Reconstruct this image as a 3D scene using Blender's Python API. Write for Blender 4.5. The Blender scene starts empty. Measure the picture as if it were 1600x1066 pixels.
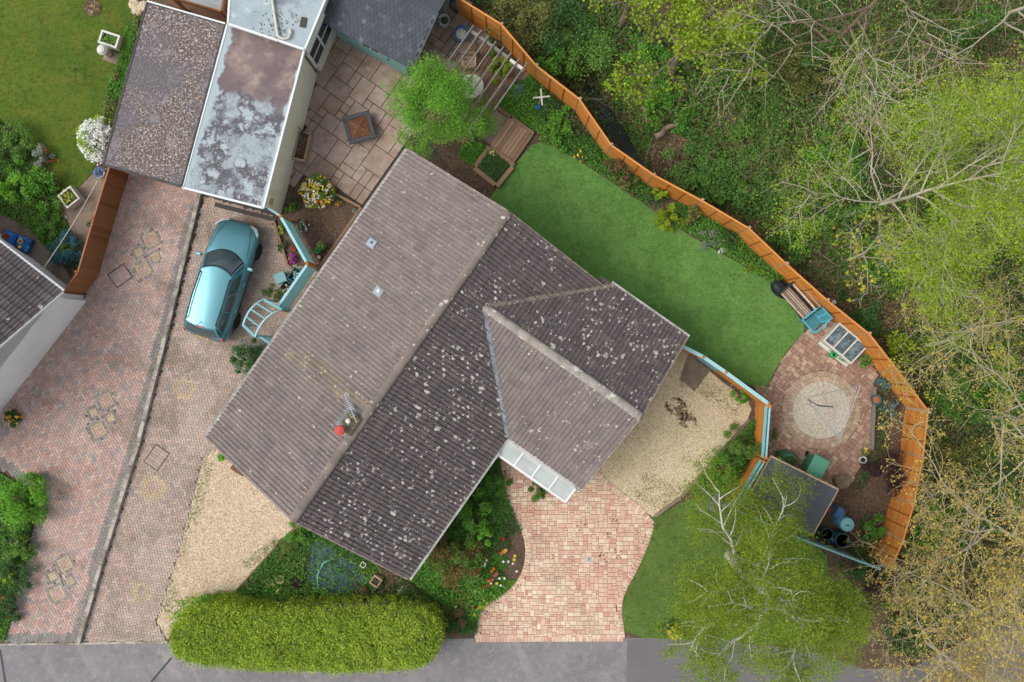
import bpy, bmesh, math, random
import numpy as np
from mathutils import Vector, Matrix
from mathutils.geometry import tessellate_polygon

R = math.radians
random.seed(11)
rng = np.random.default_rng(11)
scene = bpy.context.scene
COL = scene.collection

# ------------------------------------------------------------------ camera, sky, sun, exposure
CAM_H = 31.0            # metres above the ground
FPX = 1300.0            # focal length measured on the 1600-pixel-wide photograph
cam = bpy.data.cameras.new('camera')
cam.sensor_width = 36.0
cam.lens = 36.0 * FPX / 1600.0
cam.clip_start = 0.5
cam.clip_end = 2000.0
cam_ob = bpy.data.objects.new('camera', cam)
cam_ob.location = (0, 0, CAM_H)
COL.objects.link(cam_ob)
scene.camera = cam_ob

SUN_EL = R(52)
SUN_AZ = R(188)         # direction the light comes from, measured from +X anticlockwise
world = bpy.data.worlds.new('World')
scene.world = world
world.use_nodes = True
wn = world.node_tree
wn.nodes.clear()
w_out = wn.nodes.new('ShaderNodeOutputWorld')
w_bg = wn.nodes.new('ShaderNodeBackground')
w_sky = wn.nodes.new('ShaderNodeTexSky')
w_sky.sky_type = 'NISHITA'
w_sky.sun_disc = False
w_sky.sun_elevation = SUN_EL
w_sky.sun_rotation = R(90) - SUN_AZ
w_sky.air_density = 1.0
w_sky.dust_density = 3.0
w_sky.ozone_density = 0.6
w_bg.inputs['Strength'].default_value = 0.15
w_hsv = wn.nodes.new('ShaderNodeHueSaturation')      # overcast: the blue washed out
w_hsv.inputs['Saturation'].default_value = 0.35
wn.links.new(w_sky.outputs[0], w_hsv.inputs['Color'])
wn.links.new(w_hsv.outputs[0], w_bg.inputs['Color'])
wn.links.new(w_bg.outputs[0], w_out.inputs['Surface'])

sun = bpy.data.lights.new('sun', 'SUN')
sun.energy = 1.0
sun.angle = R(38)
sun.color = (1.0, 0.955, 0.89)
sun_ob = bpy.data.objects.new('sun', sun)
d_ = Vector((math.cos(SUN_AZ) * math.cos(SUN_EL), math.sin(SUN_AZ) * math.cos(SUN_EL), math.sin(SUN_EL)))
sun_ob.rotation_euler = d_.to_track_quat('Z', 'Y').to_euler()
sun_ob.location = d_ * 60
COL.objects.link(sun_ob)

scene.view_settings.view_transform = 'Standard'
scene.view_settings.look = 'None'
scene.view_settings.exposure = 0.62
scene.view_settings.gamma = 1.0
scene.view_settings.use_curve_mapping = False
scene.cycles.max_bounces = 6
scene.cycles.diffuse_bounces = 3
scene.cycles.transparent_max_bounces = 8

# ------------------------------------------------------------------ survey helper
def at(px, py, z=0.0):
    """Ground plan read off the photograph: a photo point known to lie z metres up, in world metres."""
    return Vector(((px - 800.0) / FPX * (CAM_H - z), (533.0 - py) / FPX * (CAM_H - z), z))

def xy(px, py, z=0.0):
    p = at(px, py, z)
    return (p.x, p.y)

# ------------------------------------------------------------------ scene-graph helpers
IDENT = Matrix.Identity(4)
def basis(o):
    return Matrix.LocRotScale(o.location, o.rotation_euler, o.scale)

def tag(o, label=None, cat=None, group=None, kind=None):
    if label: o['label'] = label
    if cat: o['category'] = cat
    if group: o['group'] = group
    if kind: o['kind'] = kind
    return o

def thing(name, label, cat, loc=(0, 0, 0), rz=0.0, group=None):
    o = bpy.data.objects.new(name, None)
    o.empty_display_size = 0.2
    o.location = (loc[0], loc[1], loc[2] if len(loc) > 2 else 0.0)
    o.rotation_euler = (0, 0, rz)
    COL.objects.link(o)
    return tag(o, label, cat, group)

def link(name, me, parent=None, world=False):
    o = bpy.data.objects.new(name, me)
    COL.objects.link(o)
    if parent is not None:
        o.parent = parent
        if world and parent.type == 'EMPTY':
            o.matrix_parent_inverse = basis(parent).inverted()
    return o

def copy_tree(o, parent=None):
    c = o.copy()
    COL.objects.link(c)
    if parent is not None:
        inv = c.matrix_parent_inverse.copy()
        c.parent = parent
        c.matrix_parent_inverse = inv
    for ch in [x for x in o.children]:
        copy_tree(ch, c)
    return c

class MB:
    """Collects faces; build() links them as one mesh object."""
    def __init__(self):
        self.v = []; self.f = []; self.tint = []; self.cur = 0.0
    def add(self, vs, fs):
        n = len(self.v)
        self.v.extend([tuple(p) for p in vs])
        self.f.extend([tuple(i + n for i in f) for f in fs])
        self.tint.extend([self.cur] * len(fs))
        return self
    def box(self, c, s, rz=0.0, M=None):
        hx, hy, hz = s[0] / 2, s[1] / 2, s[2] / 2
        pts = [Vector((x, y, z)) for z in (-hz, hz) for x, y in ((-hx, -hy), (hx, -hy), (hx, hy), (-hx, hy))]
        m = Matrix.Translation(Vector(c)) @ Matrix.Rotation(rz, 4, 'Z')
        if M is not None: m = M @ m
        pts = [m @ p for p in pts]
        return self.add(pts, [(3, 2, 1, 0), (4, 5, 6, 7), (0, 1, 5, 4), (1, 2, 6, 5), (2, 3, 7, 6), (3, 0, 4, 7)])
    def cbox(self, c, s, rz=0.0, b=0.01, M=None):
        """box with chamfered top edges"""
        hx, hy, hz = s[0] / 2, s[1] / 2, s[2] / 2
        def ring(x, y, z): return [Vector((-x, -y, z)), Vector((x, -y, z)), Vector((x, y, z)), Vector((-x, y, z))]
        pts = ring(hx, hy, -hz) + ring(hx, hy, hz - b) + ring(hx - b, hy - b, hz)
        m = Matrix.Translation(Vector(c)) @ Matrix.Rotation(rz, 4, 'Z')
        if M is not None: m = M @ m
        pts = [m @ p for p in pts]
        fs = [(3, 2, 1, 0), (8, 9, 10, 11)]
        for k in (0, 4):
            for i in range(4):
                j = (i + 1) % 4
                fs.append((k + i, k + j, k + 4 + j, k + 4 + i))
        return self.add(pts, fs)
    def bar(self, a, b, w, h, up=(0, 0, 1)):
        """rectangular bar from a to b: w across, h along up"""
        a = Vector(a); b = Vector(b); d = (b - a).normalized(); up = Vector(up)
        s = d.cross(up)
        if s.length < 1e-5: s = d.cross(Vector((1, 0, 0)))
        s.normalize(); t = s.cross(d).normalized()
        pts = []
        for p in (a, b):
            for i, j in ((-1, -1), (1, -1), (1, 1), (-1, 1)):
                pts.append(p + s * (w / 2 * i) + t * (h / 2 * j))
        return self.add(pts, [(3, 2, 1, 0), (4, 5, 6, 7), (0, 1, 5, 4), (1, 2, 6, 5), (2, 3, 7, 6), (3, 0, 4, 7)])
    def prism(self, poly, z0, z1):
        n = len(poly)
        if sum(poly[i][0] * poly[(i + 1) % n][1] - poly[(i + 1) % n][0] * poly[i][1] for i in range(n)) < 0:
            poly = list(reversed(poly))
        vs = [(p[0], p[1], z0) for p in poly] + [(p[0], p[1], z1) for p in poly]
        fs = [(i, (i + 1) % n, n + (i + 1) % n, n + i) for i in range(n)]
        tri = tessellate_polygon([[Vector((p[0], p[1], 0)) for p in poly]])
        for t in tri:
            a, b, c = t
            A, B, C_ = poly[a], poly[b], poly[c]
            if (B[0] - A[0]) * (C_[1] - A[1]) - (B[1] - A[1]) * (C_[0] - A[0]) < 0: a, c = c, a
            fs.append((n + a, n + b, n + c)); fs.append((c, b, a))
        return self.add(vs, fs)
    def tube(self, pts, rads, n=6, caps=True):
        pts = [Vector(p) for p in pts]
        if not hasattr(rads, '__len__'): rads = [rads] * len(pts)
        vs = []; fs = []
        ref = Vector((0.31, 0.17, 0.93))
        for i, p in enumerate(pts):
            d = (pts[min(i + 1, len(pts) - 1)] - pts[max(i - 1, 0)])
            if d.length < 1e-9: d = Vector((0, 0, 1))
            d.normalize()
            a = d.cross(ref)
            if a.length < 1e-3: a = d.cross(Vector((1, 0, 0)))
            a.normalize(); b = d.cross(a)
            for k in range(n):
                t = 2 * math.pi * k / n
                vs.append(p + (a * math.cos(t) + b * math.sin(t)) * rads[i])
        for i in range(len(pts) - 1):
            for k in range(n):
                k2 = (k + 1) % n
                fs.append((i * n + k, i * n + k2, (i + 1) * n + k2, (i + 1) * n + k))
        if caps:
            fs.append(tuple(range(n - 1, -1, -1)))
            fs.append(tuple((len(pts) - 1) * n + k for k in range(n)))
        return self.add(vs, fs)
    def lathe(self, prof, c=(0, 0, 0), n=20, M=None):
        vs = []; fs = []
        for r, z in prof:
            for k in range(n):
                t = 2 * math.pi * k / n
                p = Vector((c[0] + r * math.cos(t), c[1] + r * math.sin(t), c[2] + z))
                vs.append(M @ p if M is not None else p)
        for i in range(len(prof) - 1):
            for k in range(n):
                k2 = (k + 1) % n
                fs.append((i * n + k, i * n + k2, (i + 1) * n + k2, (i + 1) * n + k))
        if prof[0][0] > 1e-4: fs.append(tuple(range(n - 1, -1, -1)))
        if prof[-1][0] > 1e-4: fs.append(tuple((len(prof) - 1) * n + k for k in range(n)))
        return self.add(vs, fs)
    def mesh(self, name, m, smooth=False):
        me = bpy.data.meshes.new(name)
        me.from_pydata([tuple(p) for p in self.v], [], self.f)
        if smooth: me.polygons.foreach_set('use_smooth', [True] * len(me.polygons))
        if any(self.tint):
            at_ = me.attributes.new('tint', 'FLOAT', 'FACE')
            at_.data.foreach_set('value', self.tint)
        if m is not None: me.materials.append(MAT[m] if isinstance(m, str) else m)
        me.update()
        return me
    def build(self, name, m, parent=None, world=False, smooth=False):
        return link(name, self.mesh(name, m, smooth), parent, world)

def quads_mesh(name, V, tint, m):
    """V: (N,4,3) array of quads -> one mesh with a per-face tint attribute"""
    N = len(V)
    me = bpy.data.meshes.new(name)
    me.vertices.add(N * 4)
    me.vertices.foreach_set('co', np.ascontiguousarray(V, dtype=np.float32).ravel())
    me.loops.add(N * 4)
    me.loops.foreach_set('vertex_index', np.arange(N * 4, dtype=np.int32))
    me.polygons.add(N)
    me.polygons.foreach_set('loop_start', np.arange(0, N * 4, 4, dtype=np.int32))
    me.polygons.foreach_set('loop_total', np.full(N, 4, dtype=np.int32))
    a = me.attributes.new('tint', 'FLOAT', 'FACE')
    a.data.foreach_set('value', np.asarray(tint, dtype=np.float32))
    me.materials.append(MAT[m] if isinstance(m, str) else m)
    me.update(calc_edges=True)
    return me

def leaves(pts, size, aspect=0.55, flat=0.5, dirs=None, tint=None, jitter=0.35):
    """leaf-shaped quads (kite) at pts; flat 1 = horizontal blades, 0 = any tilt"""
    pts = np.asarray(pts, dtype=np.float64)
    N = len(pts)
    s = size * (1 + jitter * (rng.random(N) * 2 - 1))
    if dirs is None:
        d = rng.normal(size=(N, 3)); d[:, 2] *= (1 - flat)
    else:
        d = np.asarray(dirs) + rng.normal(size=(N, 3)) * 0.35
    d /= np.linalg.norm(d, axis=1)[:, None] + 1e-9
    up = rng.normal(size=(N, 3)) * (1 - flat) * 1.1
    up[:, 2] += 1.0
    side = np.cross(d, up); side /= np.linalg.norm(side, axis=1)[:, None] + 1e-9
    nrm = np.cross(side, d)
    L = (d * s[:, None]); W = side * (s * aspect * 0.5)[:, None]
    base = pts - L * 0.5
    mid = pts + nrm * (s * 0.10)[:, None]
    V = np.stack([base, mid - W, pts + L * 0.5, mid + W], axis=1)
    t = rng.random(N) if tint is None else np.asarray(tint)
    return V, t

def inside(poly, x, y):
    c = False; n = len(poly); j = n - 1
    for i in range(n):
        xi, yi = poly[i][0], poly[i][1]; xj, yj = poly[j][0], poly[j][1]
        if (yi > y) != (yj > y) and x < (xj - xi) * (y - yi) / (yj - yi + 1e-12) + xi: c = not c
        j = i
    return c

def inside_np(poly, X, Y):
    c = np.zeros(len(X), bool); n = len(poly); j = n - 1
    for i in range(n):
        xi, yi = poly[i][0], poly[i][1]; xj, yj = poly[j][0], poly[j][1]
        m = ((yi > Y) != (yj > Y)) & (X < (xj - xi) * (Y - yi) / (yj - yi + 1e-12) + xi)
        c ^= m
        j = i
    return c

def edge_dist(poly, x, y):
    best = 1e9; n = len(poly)
    for i in range(n):
        ax, ay = poly[i][0], poly[i][1]; bx, by = poly[(i + 1) % n][0], poly[(i + 1) % n][1]
        dx, dy = bx - ax, by - ay
        t = max(0, min(1, ((x - ax) * dx + (y - ay) * dy) / (dx * dx + dy * dy + 1e-12)))
        best = min(best, math.hypot(x - ax - t * dx, y - ay - t * dy))
    return best

def smooth_poly(pts, it=2):
    """Chaikin corner cutting of a closed outline"""
    for _ in range(it):
        o = []
        for i in range(len(pts)):
            a, b = pts[i], pts[(i + 1) % len(pts)]
            o.append((a[0] * .75 + b[0] * .25, a[1] * .75 + b[1] * .25))
            o.append((a[0] * .25 + b[0] * .75, a[1] * .25 + b[1] * .75))
        pts = o
    return pts

def outline(*pp, z=0.0):
    return [xy(p[0], p[1], z) for p in pp]

def scatter(poly, n):
    xs = [p[0] for p in poly]; ys = [p[1] for p in poly]
    X = rng.uniform(min(xs), max(xs), n * 3); Y = rng.uniform(min(ys), max(ys), n * 3)
    k = inside_np(poly, X, Y)
    return X[k][:n], Y[k][:n]

# ------------------------------------------------------------------ materials
MAT = {}
def hexc(h, k=1.0):
    h = h.lstrip('#')
    o = []
    for i in (0, 2, 4):
        c = int(h[i:i + 2], 16) / 255.0
        c = c / 12.92 if c <= 0.04045 else ((c + 0.055) / 1.055) ** 2.4
        o.append(min(1.0, c * k))
    return (o[0], o[1], o[2], 1.0)

ALB = 0.80     # photo colour -> surface colour (keeps whites below 0.85)
def mat(name, base, rough=0.85, piece=None, layers=(), bump=None, spec=0.25, metal=0.0, tint=None, trans=0.0, glass=False, coat=0.0, alpha=1.0):
    """piece: colours picked per piece (brick, tile ...); tint: colours picked by the per-face tint attribute;
    layers: (kind, scale, lo, hi, colour, amount) masks laid over the base colour"""
    m = bpy.data.materials.new(name)
    m.use_nodes = True
    nt = m.node_tree; N = nt.nodes; L = nt.links
    N.clear()
    out = N.new('ShaderNodeOutputMaterial')
    geo = N.new('ShaderNodeNewGeometry')
    pos = geo.outputs['Position']
    def C(c): return hexc(c, ALB) if isinstance(c, str) else c
    def ramp(cols, fac, interp='LINEAR'):
        r = N.new('ShaderNodeValToRGB'); r.color_ramp.interpolation = interp
        el = r.color_ramp.elements
        n = len(cols)
        while len(el) < n: el.new(0.5)
        for i, c in enumerate(cols):
            el[i].position = (i / n) if interp == 'CONSTANT' else (i / max(1, n - 1))
            el[i].color = C(c)
        L.new(fac, r.inputs[0])
        return r.outputs[0]
    if piece:
        oi = N.new('ShaderNodeObjectInfo')
        ad = N.new('ShaderNodeMath'); ad.operation = 'ADD'
        L.new(oi.outputs['Random'], ad.inputs[0]); L.new(geo.outputs['Random Per Island'], ad.inputs[1])
        fr = N.new('ShaderNodeMath'); fr.operation = 'FRACT'; L.new(ad.outputs[0], fr.inputs[0])
        col = ramp(piece, fr.outputs[0])
    elif tint:
        a = N.new('ShaderNodeAttribute'); a.attribute_name = 'tint'
        col = ramp(tint, a.outputs['Fac'])
    else:
        rgb = N.new('ShaderNodeRGB'); rgb.outputs[0].default_value = C(base); col = rgb.outputs[0]
    for lay in layers:
        kind, sc, lo, hi, c, amt = lay[:6]
        if kind == 'noise' or kind == 'fine':
            t = N.new('ShaderNodeTexNoise'); t.inputs['Scale'].default_value = sc
            t.inputs['Detail'].default_value = 6.0 if kind == 'noise' else 2.0
            t.inputs['Roughness'].default_value = 0.62
            L.new(pos, t.inputs['Vector']); f = t.outputs['Fac']
        elif kind == 'wave':     # stretched grain: sc = (sx, sy, sz, angle about z)
            mp = N.new('ShaderNodeMapping'); mp.inputs['Rotation'].default_value = (0, 0, -sc[3])
            mp.vector_type = 'POINT'
            mp2 = N.new('ShaderNodeMapping'); mp2.inputs['Scale'].default_value = sc[:3]
            L.new(pos, mp.inputs['Vector']); L.new(mp.outputs[0], mp2.inputs['Vector'])
            t = N.new('ShaderNodeTexNoise'); t.inputs['Scale'].default_value = 1.0; t.inputs['Detail'].default_value = 4.0
            L.new(mp2.outputs[0], t.inputs['Vector']); f = t.outputs['Fac']
        elif kind == 'spots':    # round blotches of uneven size (lichen, pebbles): lo = share of cells, hi = radius
            t = N.new('ShaderNodeTexVoronoi'); t.voronoi_dimensions = '2D'; t.inputs['Scale'].default_value = sc
            nz = N.new('ShaderNodeTexNoise'); nz.inputs['Scale'].default_value = sc * 1.8; nz.inputs['Detail'].default_value = 2.0
            L.new(pos, nz.inputs['Vector'])
            mx = N.new('ShaderNodeVectorMath'); mx.operation = 'MULTIPLY_ADD'
            L.new(nz.outputs['Color'], mx.inputs[0]); mx.inputs[1].default_value = (0.8 / sc,) * 3; L.new(pos, mx.inputs[2])
            L.new(mx.outputs[0], t.inputs['Vector'])
            sp = N.new('ShaderNodeSeparateColor'); L.new(t.outputs['Color'], sp.inputs[0])
            a1 = N.new('ShaderNodeMapRange'); a1.inputs['From Min'].default_value = 1 - lo; a1.inputs['From Max'].default_value = 1.0
            a1.inputs['To Min'].default_value = 0.0; a1.inputs['To Max'].default_value = hi
            L.new(sp.outputs[0], a1.inputs['Value'])
            if len(lay) > 6:   # patchy: thinned by a broad noise
                pn = N.new('ShaderNodeTexNoise'); pn.inputs['Scale'].default_value = lay[6]; pn.inputs['Detail'].default_value = 2.0
                L.new(pos, pn.inputs['Vector'])
                pr = N.new('ShaderNodeMapRange'); pr.inputs['From Min'].default_value = 0.40; pr.inputs['From Max'].default_value = 0.60
                pr.inputs['To Min'].default_value = 0.15
                L.new(pn.outputs['Fac'], pr.inputs['Value'])
                mm = N.new('ShaderNodeMath'); mm.operation = 'MULTIPLY'
                L.new(a1.outputs[0], mm.inputs[0]); L.new(pr.outputs[0], mm.inputs[1]); a1o = mm.outputs[0]
            else: a1o = a1.outputs[0]
            sb = N.new('ShaderNodeMath'); sb.operation = 'SUBTRACT'
            L.new(a1o, sb.inputs[0]); L.new(t.outputs['Distance'], sb.inputs[1])
            f = sb.outputs[0]; lo, hi = 0.0, 0.06
        elif kind == 'cells':    # random value per small cell
            t = N.new('ShaderNodeTexVoronoi'); t.voronoi_dimensions = '2D'; t.inputs['Scale'].default_value = sc
            L.new(pos, t.inputs['Vector'])
            sp = N.new('ShaderNodeSeparateColor'); L.new(t.outputs['Color'], sp.inputs[0]); f = sp.outputs[1]
        mr = N.new('ShaderNodeMapRange'); mr.inputs['From Min'].default_value = lo; mr.inputs['From Max'].default_value = hi
        mr.inputs['To Max'].default_value = amt
        L.new(f, mr.inputs['Value'])
        mix = N.new('ShaderNodeMix'); mix.data_type = 'RGBA'
        L.new(mr.outputs[0], mix.inputs['Factor']); L.new(col, mix.inputs['A']); mix.inputs['B'].default_value = C(c)
        col = mix.outputs['Result']
    b = N.new('ShaderNodeBsdfPrincipled')
    L.new(col, b.inputs['Base Color'])
    b.inputs['Roughness'].default_value = rough
    b.inputs['Specular IOR Level'].default_value = spec
    b.inputs['Metallic'].default_value = metal
    b.inputs['Coat Weight'].default_value = coat
    b.inputs['Coat Roughness'].default_value = 0.08
    if alpha < 1: b.inputs['Alpha'].default_value = alpha
    if bump:
        bn = N.new('ShaderNodeTexNoise'); bn.inputs['Scale'].default_value = bump[0]; bn.inputs['Detail'].default_value = 5.0
        L.new(pos, bn.inputs['Vector'])
        bp = N.new('ShaderNodeBump'); bp.inputs['Strength'].default_value = bump[1]; bp.inputs['Distance'].default_value = bump[2] if len(bump) > 2 else 0.03
        L.new(bn.outputs['Fac'], bp.inputs['Height']); L.new(bp.outputs[0], b.inputs['Normal'])
    sh = b.outputs[0]
    if trans > 0:
        tr = N.new('ShaderNodeBsdfTranslucent'); L.new(col, tr.inputs['Color'])
        ms = N.new('ShaderNodeMixShader'); ms.inputs[0].default_value = trans
        L.new(sh, ms.inputs[1]); L.new(tr.outputs[0], ms.inputs[2]); sh = ms.outputs[0]
    L.new(sh, out.inputs['Surface'])
    MAT[name] = m
    return m
# ------------------------------------------------------------------ material library
mat('clod', '#99846a', layers=[('noise', 9, .5, .7, '#6c5a46', .7)])
mat('soil', '#5b4a3c', layers=[('noise', 1.3, .4, .65, '#6f5a49', .8), ('noise', 9, .5, .7, '#3d3129', .7), ('cells', 30, .86, .9, '#8a7562', .8)], bump=(12, .8, .05))
mat('ground', '#4f4a30', layers=[('noise', .5, .4, .6, '#54602c', .9), ('noise', 3, .5, .7, '#3f3424', .8), ('cells', 18, .8, .9, '#7a6a4c', .5)], bump=(6, 1, .08))
mat('leaf_litter', '#66533f', layers=[('noise', 2, .4, .6, '#4c4030', .9), ('cells', 16, .55, .75, '#8b7355', .8), ('cells', 22, .86, .92, '#b09a78', .9), ('noise', 1.1, .52, .66, '#3f4d22', .8)], bump=(16, 1, .05))
mat('asphalt', '#908d8e', layers=[('noise', .7, .35, .65, '#7d797b', .9), ('noise', 3.5, .5, .7, '#aaa4a0', .6), ('fine', 60, .45, .7, '#6a686b', .7), ('cells', 45, .84, .92, '#a9a4a1', .45), ('wave', (1.4, .35, 1, .5), .55, .72, '#a8a29d', .6), ('noise', 1.8, .58, .64, '#716d70', .5)], bump=(70, .5, .015))
mat('asphalt_old', '#757174', layers=[('noise', .9, .35, .65, '#6b686b', .9), ('fine', 60, .45, .7, '#878385', .5)], bump=(70, .35, .01))
mat('tar', '#3f464c', rough=.6)
mat('sand_joint', '#7b6f65', layers=[('noise', 2, .45, .65, '#4d4a38', .7)], bump=(40, .4, .01))
DIRT = ('noise', .8, .48, .68, '#6b5f50', .55)
mat('block_red', '', piece=['#bd9d92', '#c39b8c', '#a29694', '#d0ab9c', '#c6a092', '#948f8f', '#cbb4a7', '#b88d80', '#d6b7a9'], layers=[('noise', .35, .42, .62, '#d6c2b7', .35), ('noise', .8, .52, .68, '#7d6e60', .55), ('noise', 5, .5, .7, '#8f8277', .3), ('fine', 40, .4, .7, '#9d8c82', .3)], bump=(60, .3, .006))
mat('block_brown', '', piece=['#b39a8a', '#a09289', '#bca293', '#a8978d', '#c8ae9c', '#928b87', '#b79a88', '#c4b2a6', '#bd9a8a'], layers=[('noise', .4, .45, .62, '#d2c0b2', .45), ('noise', .9, .5, .66, '#7d705d', .55), ('noise', 6, .5, .7, '#8a7a68', .3), ('fine', 40, .4, .7, '#9a8c80', .3)], bump=(60, .3, .006))
mat('block_grey', '', piece=['#8d8883', '#9a948f', '#837f7b', '#a49c95', '#918a85'], layers=[DIRT, ('noise', 4, .55, .68, '#b9b3aa', .5), ('fine', 40, .4, .7, '#7a746e', .35)], bump=(60, .3, .006))
mat('block_yellow', '', piece=['#c9b290', '#bca686', '#d2bb98', '#b6a48a'], layers=[('noise', 2.2, .45, .65, '#a59683', .7), ('noise', 5, .5, .66, '#b29a88', .5), ('fine', 40, .4, .7, '#a89a82', .4)], bump=(60, .3, .006))
mat('tegula', '', piece=['#ecd2b4', '#dcae9b', '#f0dabb', '#cf9484', '#e6c6a9', '#f1e0c6', '#d3a08f', '#e8cfb0', '#d8a894', '#dfc7ae', '#ecd6b8'], layers=[('noise', .5, .5, .66, '#ad9681', .45), ('noise', 3, .55, .72, '#a08b78', .4), ('noise', .3, .52, .62, '#d09a8c', .35), ('fine', 25, .4, .7, '#c8ac94', .35)], bump=(40, .35, .008))
mat('tegula_dark', '', piece=['#c0a089', '#a87f70', '#b18a77', '#cbb095', '#a07a6c', '#b69480', '#d0b89d', '#967466', '#b28e7c', '#a58072'], layers=[('noise', .6, .5, .66, '#8a7563', .5), ('noise', 3, .55, .72, '#85705f', .4), ('fine', 25, .4, .7, '#9c8270', .35)], bump=(40, .35, .008))
mat('flagstone', '', piece=['#a58e7d', '#9c8474', '#b09a88', '#a08b7e', '#b39d8e', '#988375', '#ab9180'], layers=[('noise', 1.1, .42, .64, '#c2b2a6', .55), ('noise', 4.5, .5, .7, '#86715f', .6), ('noise', .6, .5, .65, '#7f6f5f', .6), ('fine', 30, .45, .7, '#8f7d70', .4), ('noise', 2.3, .62, .7, '#cfc4bb', .6)], bump=(14, .4, .012))
mat('mortar', '#4d4137', layers=[('noise', 3, .45, .65, '#3c382a', .8)])
mat('path_slab', '', piece=['#8d7b6d', '#968474', '#857468'], layers=[('noise', 1.4, .42, .64, '#62574a', .7), ('noise', 7, .5, .7, '#93826f', .4)], bump=(20, .3, .01))
mat('concrete', '#bdb5a6', layers=[('noise', 1.2, .42, .60, '#857b6c', .95), ('noise', 6, .5, .66, '#6f675b', .7), ('noise', 2.5, .6, .72, '#dcd8d0', .7)], bump=(25, .4, .01))
mat('gravel_pale', '#d3bb9c', layers=[('cells', 26, .3, .45, '#e6d3b5', .9), ('cells', 31, .7, .8, '#bb9c7a', .9), ('cells', 37, .85, .9, '#f3e9d6', .9), ('cells', 21, .9, .93, '#9b856e', .8), ('noise', .7, .55, .7, '#b79d7a', .4)], bump=(24, 1, .04))
mat('gravel_old', '#d6c3a0', layers=[('cells', 26, .3, .45, '#e6d6b6', .9), ('cells', 31, .7, .8, '#bfa883', .9), ('cells', 21, .9, .93, '#9a8767', .8), ('noise', .55, .52, .66, '#b0a36c', .55), ('noise', 2.5, .6, .7, '#908c50', .35), ('cells', 40, .9, .92, '#f3e8d0', .9)], bump=(24, 1, .04))
mat('stone', '', piece=['#f2dfc2', '#e2c8a7', '#f8eeda', '#cfb192', '#ecd5b5', '#bca58c', '#fbf5e8', '#e0bf9c'], rough=.8)
mat('stone_old', '', piece=['#efdfbd', '#dec8a0', '#f6ebd0', '#cbb48d', '#e6d3ae', '#b3a17e', '#f8f0da', '#d6c59b'], rough=.8)
mat('gravel_grey', '#c4bba9', layers=[('cells', 26, .3, .45, '#d6cfbf', .9), ('cells', 31, .7, .8, '#a89c86', .9), ('cells', 37, .85, .9, '#ece7db', .9), ('noise', 1.2, .55, .7, '#a4956f', .5)], bump=(24, 1, .04))
mat('ring_stone', '', piece=['#c4ad93', '#b39a83', '#cfbba2', '#a88e7a', '#bda58c'], layers=[('noise', 3, .5, .68, '#8f7b68', .5), ('fine', 25, .4, .7, '#a08a76', .35)])
mat('stone_grey', '', piece=['#e6decd', '#d2c8b2', '#f2ecdf', '#bbb09a', '#dfd5c0', '#aba08d'], rough=.8)
mat('turf', '#648d44', layers=[('noise', .5, .42, .6, '#77a255', .8), ('noise', 1.6, .46, .6, '#567d3a', .75), ('noise', 6, .5, .62, '#7ca95c', .5), ('noise', .35, .54, .64, '#80994c', .5), ('fine', 35, .4, .65, '#6d9b50', .5), ('fine', 55, .55, .7, '#476c31', .6)], bump=(60, .6, .02), rough=.95, spec=.1)
mat('grass_blade', '', tint=['#41591f', '#576f27', '#62782a', '#4c6422', '#77803a'], rough=.8, trans=.3)
mat('grass_dark', '', tint=['#4f6b30', '#637f3d', '#587436', '#768f4a'], rough=.8, trans=.25)
mat('turf_blade', '', tint=['#527a36', '#6b9a4d', '#5e8c42', '#7aa858'], rough=.85, trans=.2)
mat('lawn', '#51692a', layers=[('noise', .45, .42, .6, '#647a2b', .8), ('noise', 1.2, .5, .64, '#7a7434', .65), ('noise', 5, .48, .62, '#40571d', .7), ('noise', .25, .5, .6, '#6d7c30', .5), ('fine', 45, .4, .65, '#64792b', .5)], bump=(50, .7, .03), rough=.95, spec=.1)
mat('lawn_front', '#61793a', layers=[('noise', .5, .42, .6, '#718b44', .8), ('noise', 1.4, .5, .64, '#747a3c', .5), ('noise', 4, .5, .64, '#435c28', .7), ('fine', 45, .4, .65, '#668243', .5)], bump=(50, .7, .03), rough=.95, spec=.1)
mat('water', '#26303a', rough=.08, spec=.5)
mat('pond_net', '#3f5f66', layers=[('noise', 2, .45, .6, '#4d6b52', .8), ('noise', 6, .5, .65, '#2f4654', .7), ('noise', 3.2, .56, .62, '#5a7d4c', .8)], rough=.35, alpha=.85)
mat('stream', '#2a2c33', rough=.12, spec=.5, layers=[('noise', 5, .5, .65, '#3c3a35', .7)])

# roofs and walls
LICH = '#cfc8be'
TILE = ['#7d7370', '#867b77', '#736b6a', '#8e827c', '#7f7672', '#776f6d', '#887d76']
mat('roof_tile_clean', '', piece=TILE, layers=[('noise', .45, .45, .64, '#958a82', .45), ('noise', 2.6, .52, .68, '#645a59', .5), ('fine', 26, .45, .7, '#a4958b', .38), ('noise', 13, .54, .66, '#a8998e', .5), ('noise', 19, .56, .68, '#5d5352', .5), ('spots', 5, .04, .26, '#d2cabf', .9), ('spots', 11, .09, .36, '#c3b8ac', .8)], bump=(30, .3, .01))
mat('roof_tile_lichen_shade', '', piece=['#5f5656', '#696060', '#575052', '#706561', '#635a5a', '#5c5455', '#6c625e'], layers=[('noise', .45, .45, .64, '#5d5453', .5), ('noise', 2.6, .52, .68, '#524a4a', .5), ('fine', 26, .45, .7, '#8a7e76', .35), ('spots', 3.4, .42, .34, LICH, .92, .6), ('spots', 6.5, .55, .42, '#d3ccc3', .95, .8), ('spots', 12, .22, .38, '#c0b8ae', .8, .9), ('noise', 17, .62, .68, '#b5aba1', .5)], bump=(30, .3, .01))  # lichen spots over a darker base that paints in the slopes' shade
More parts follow.
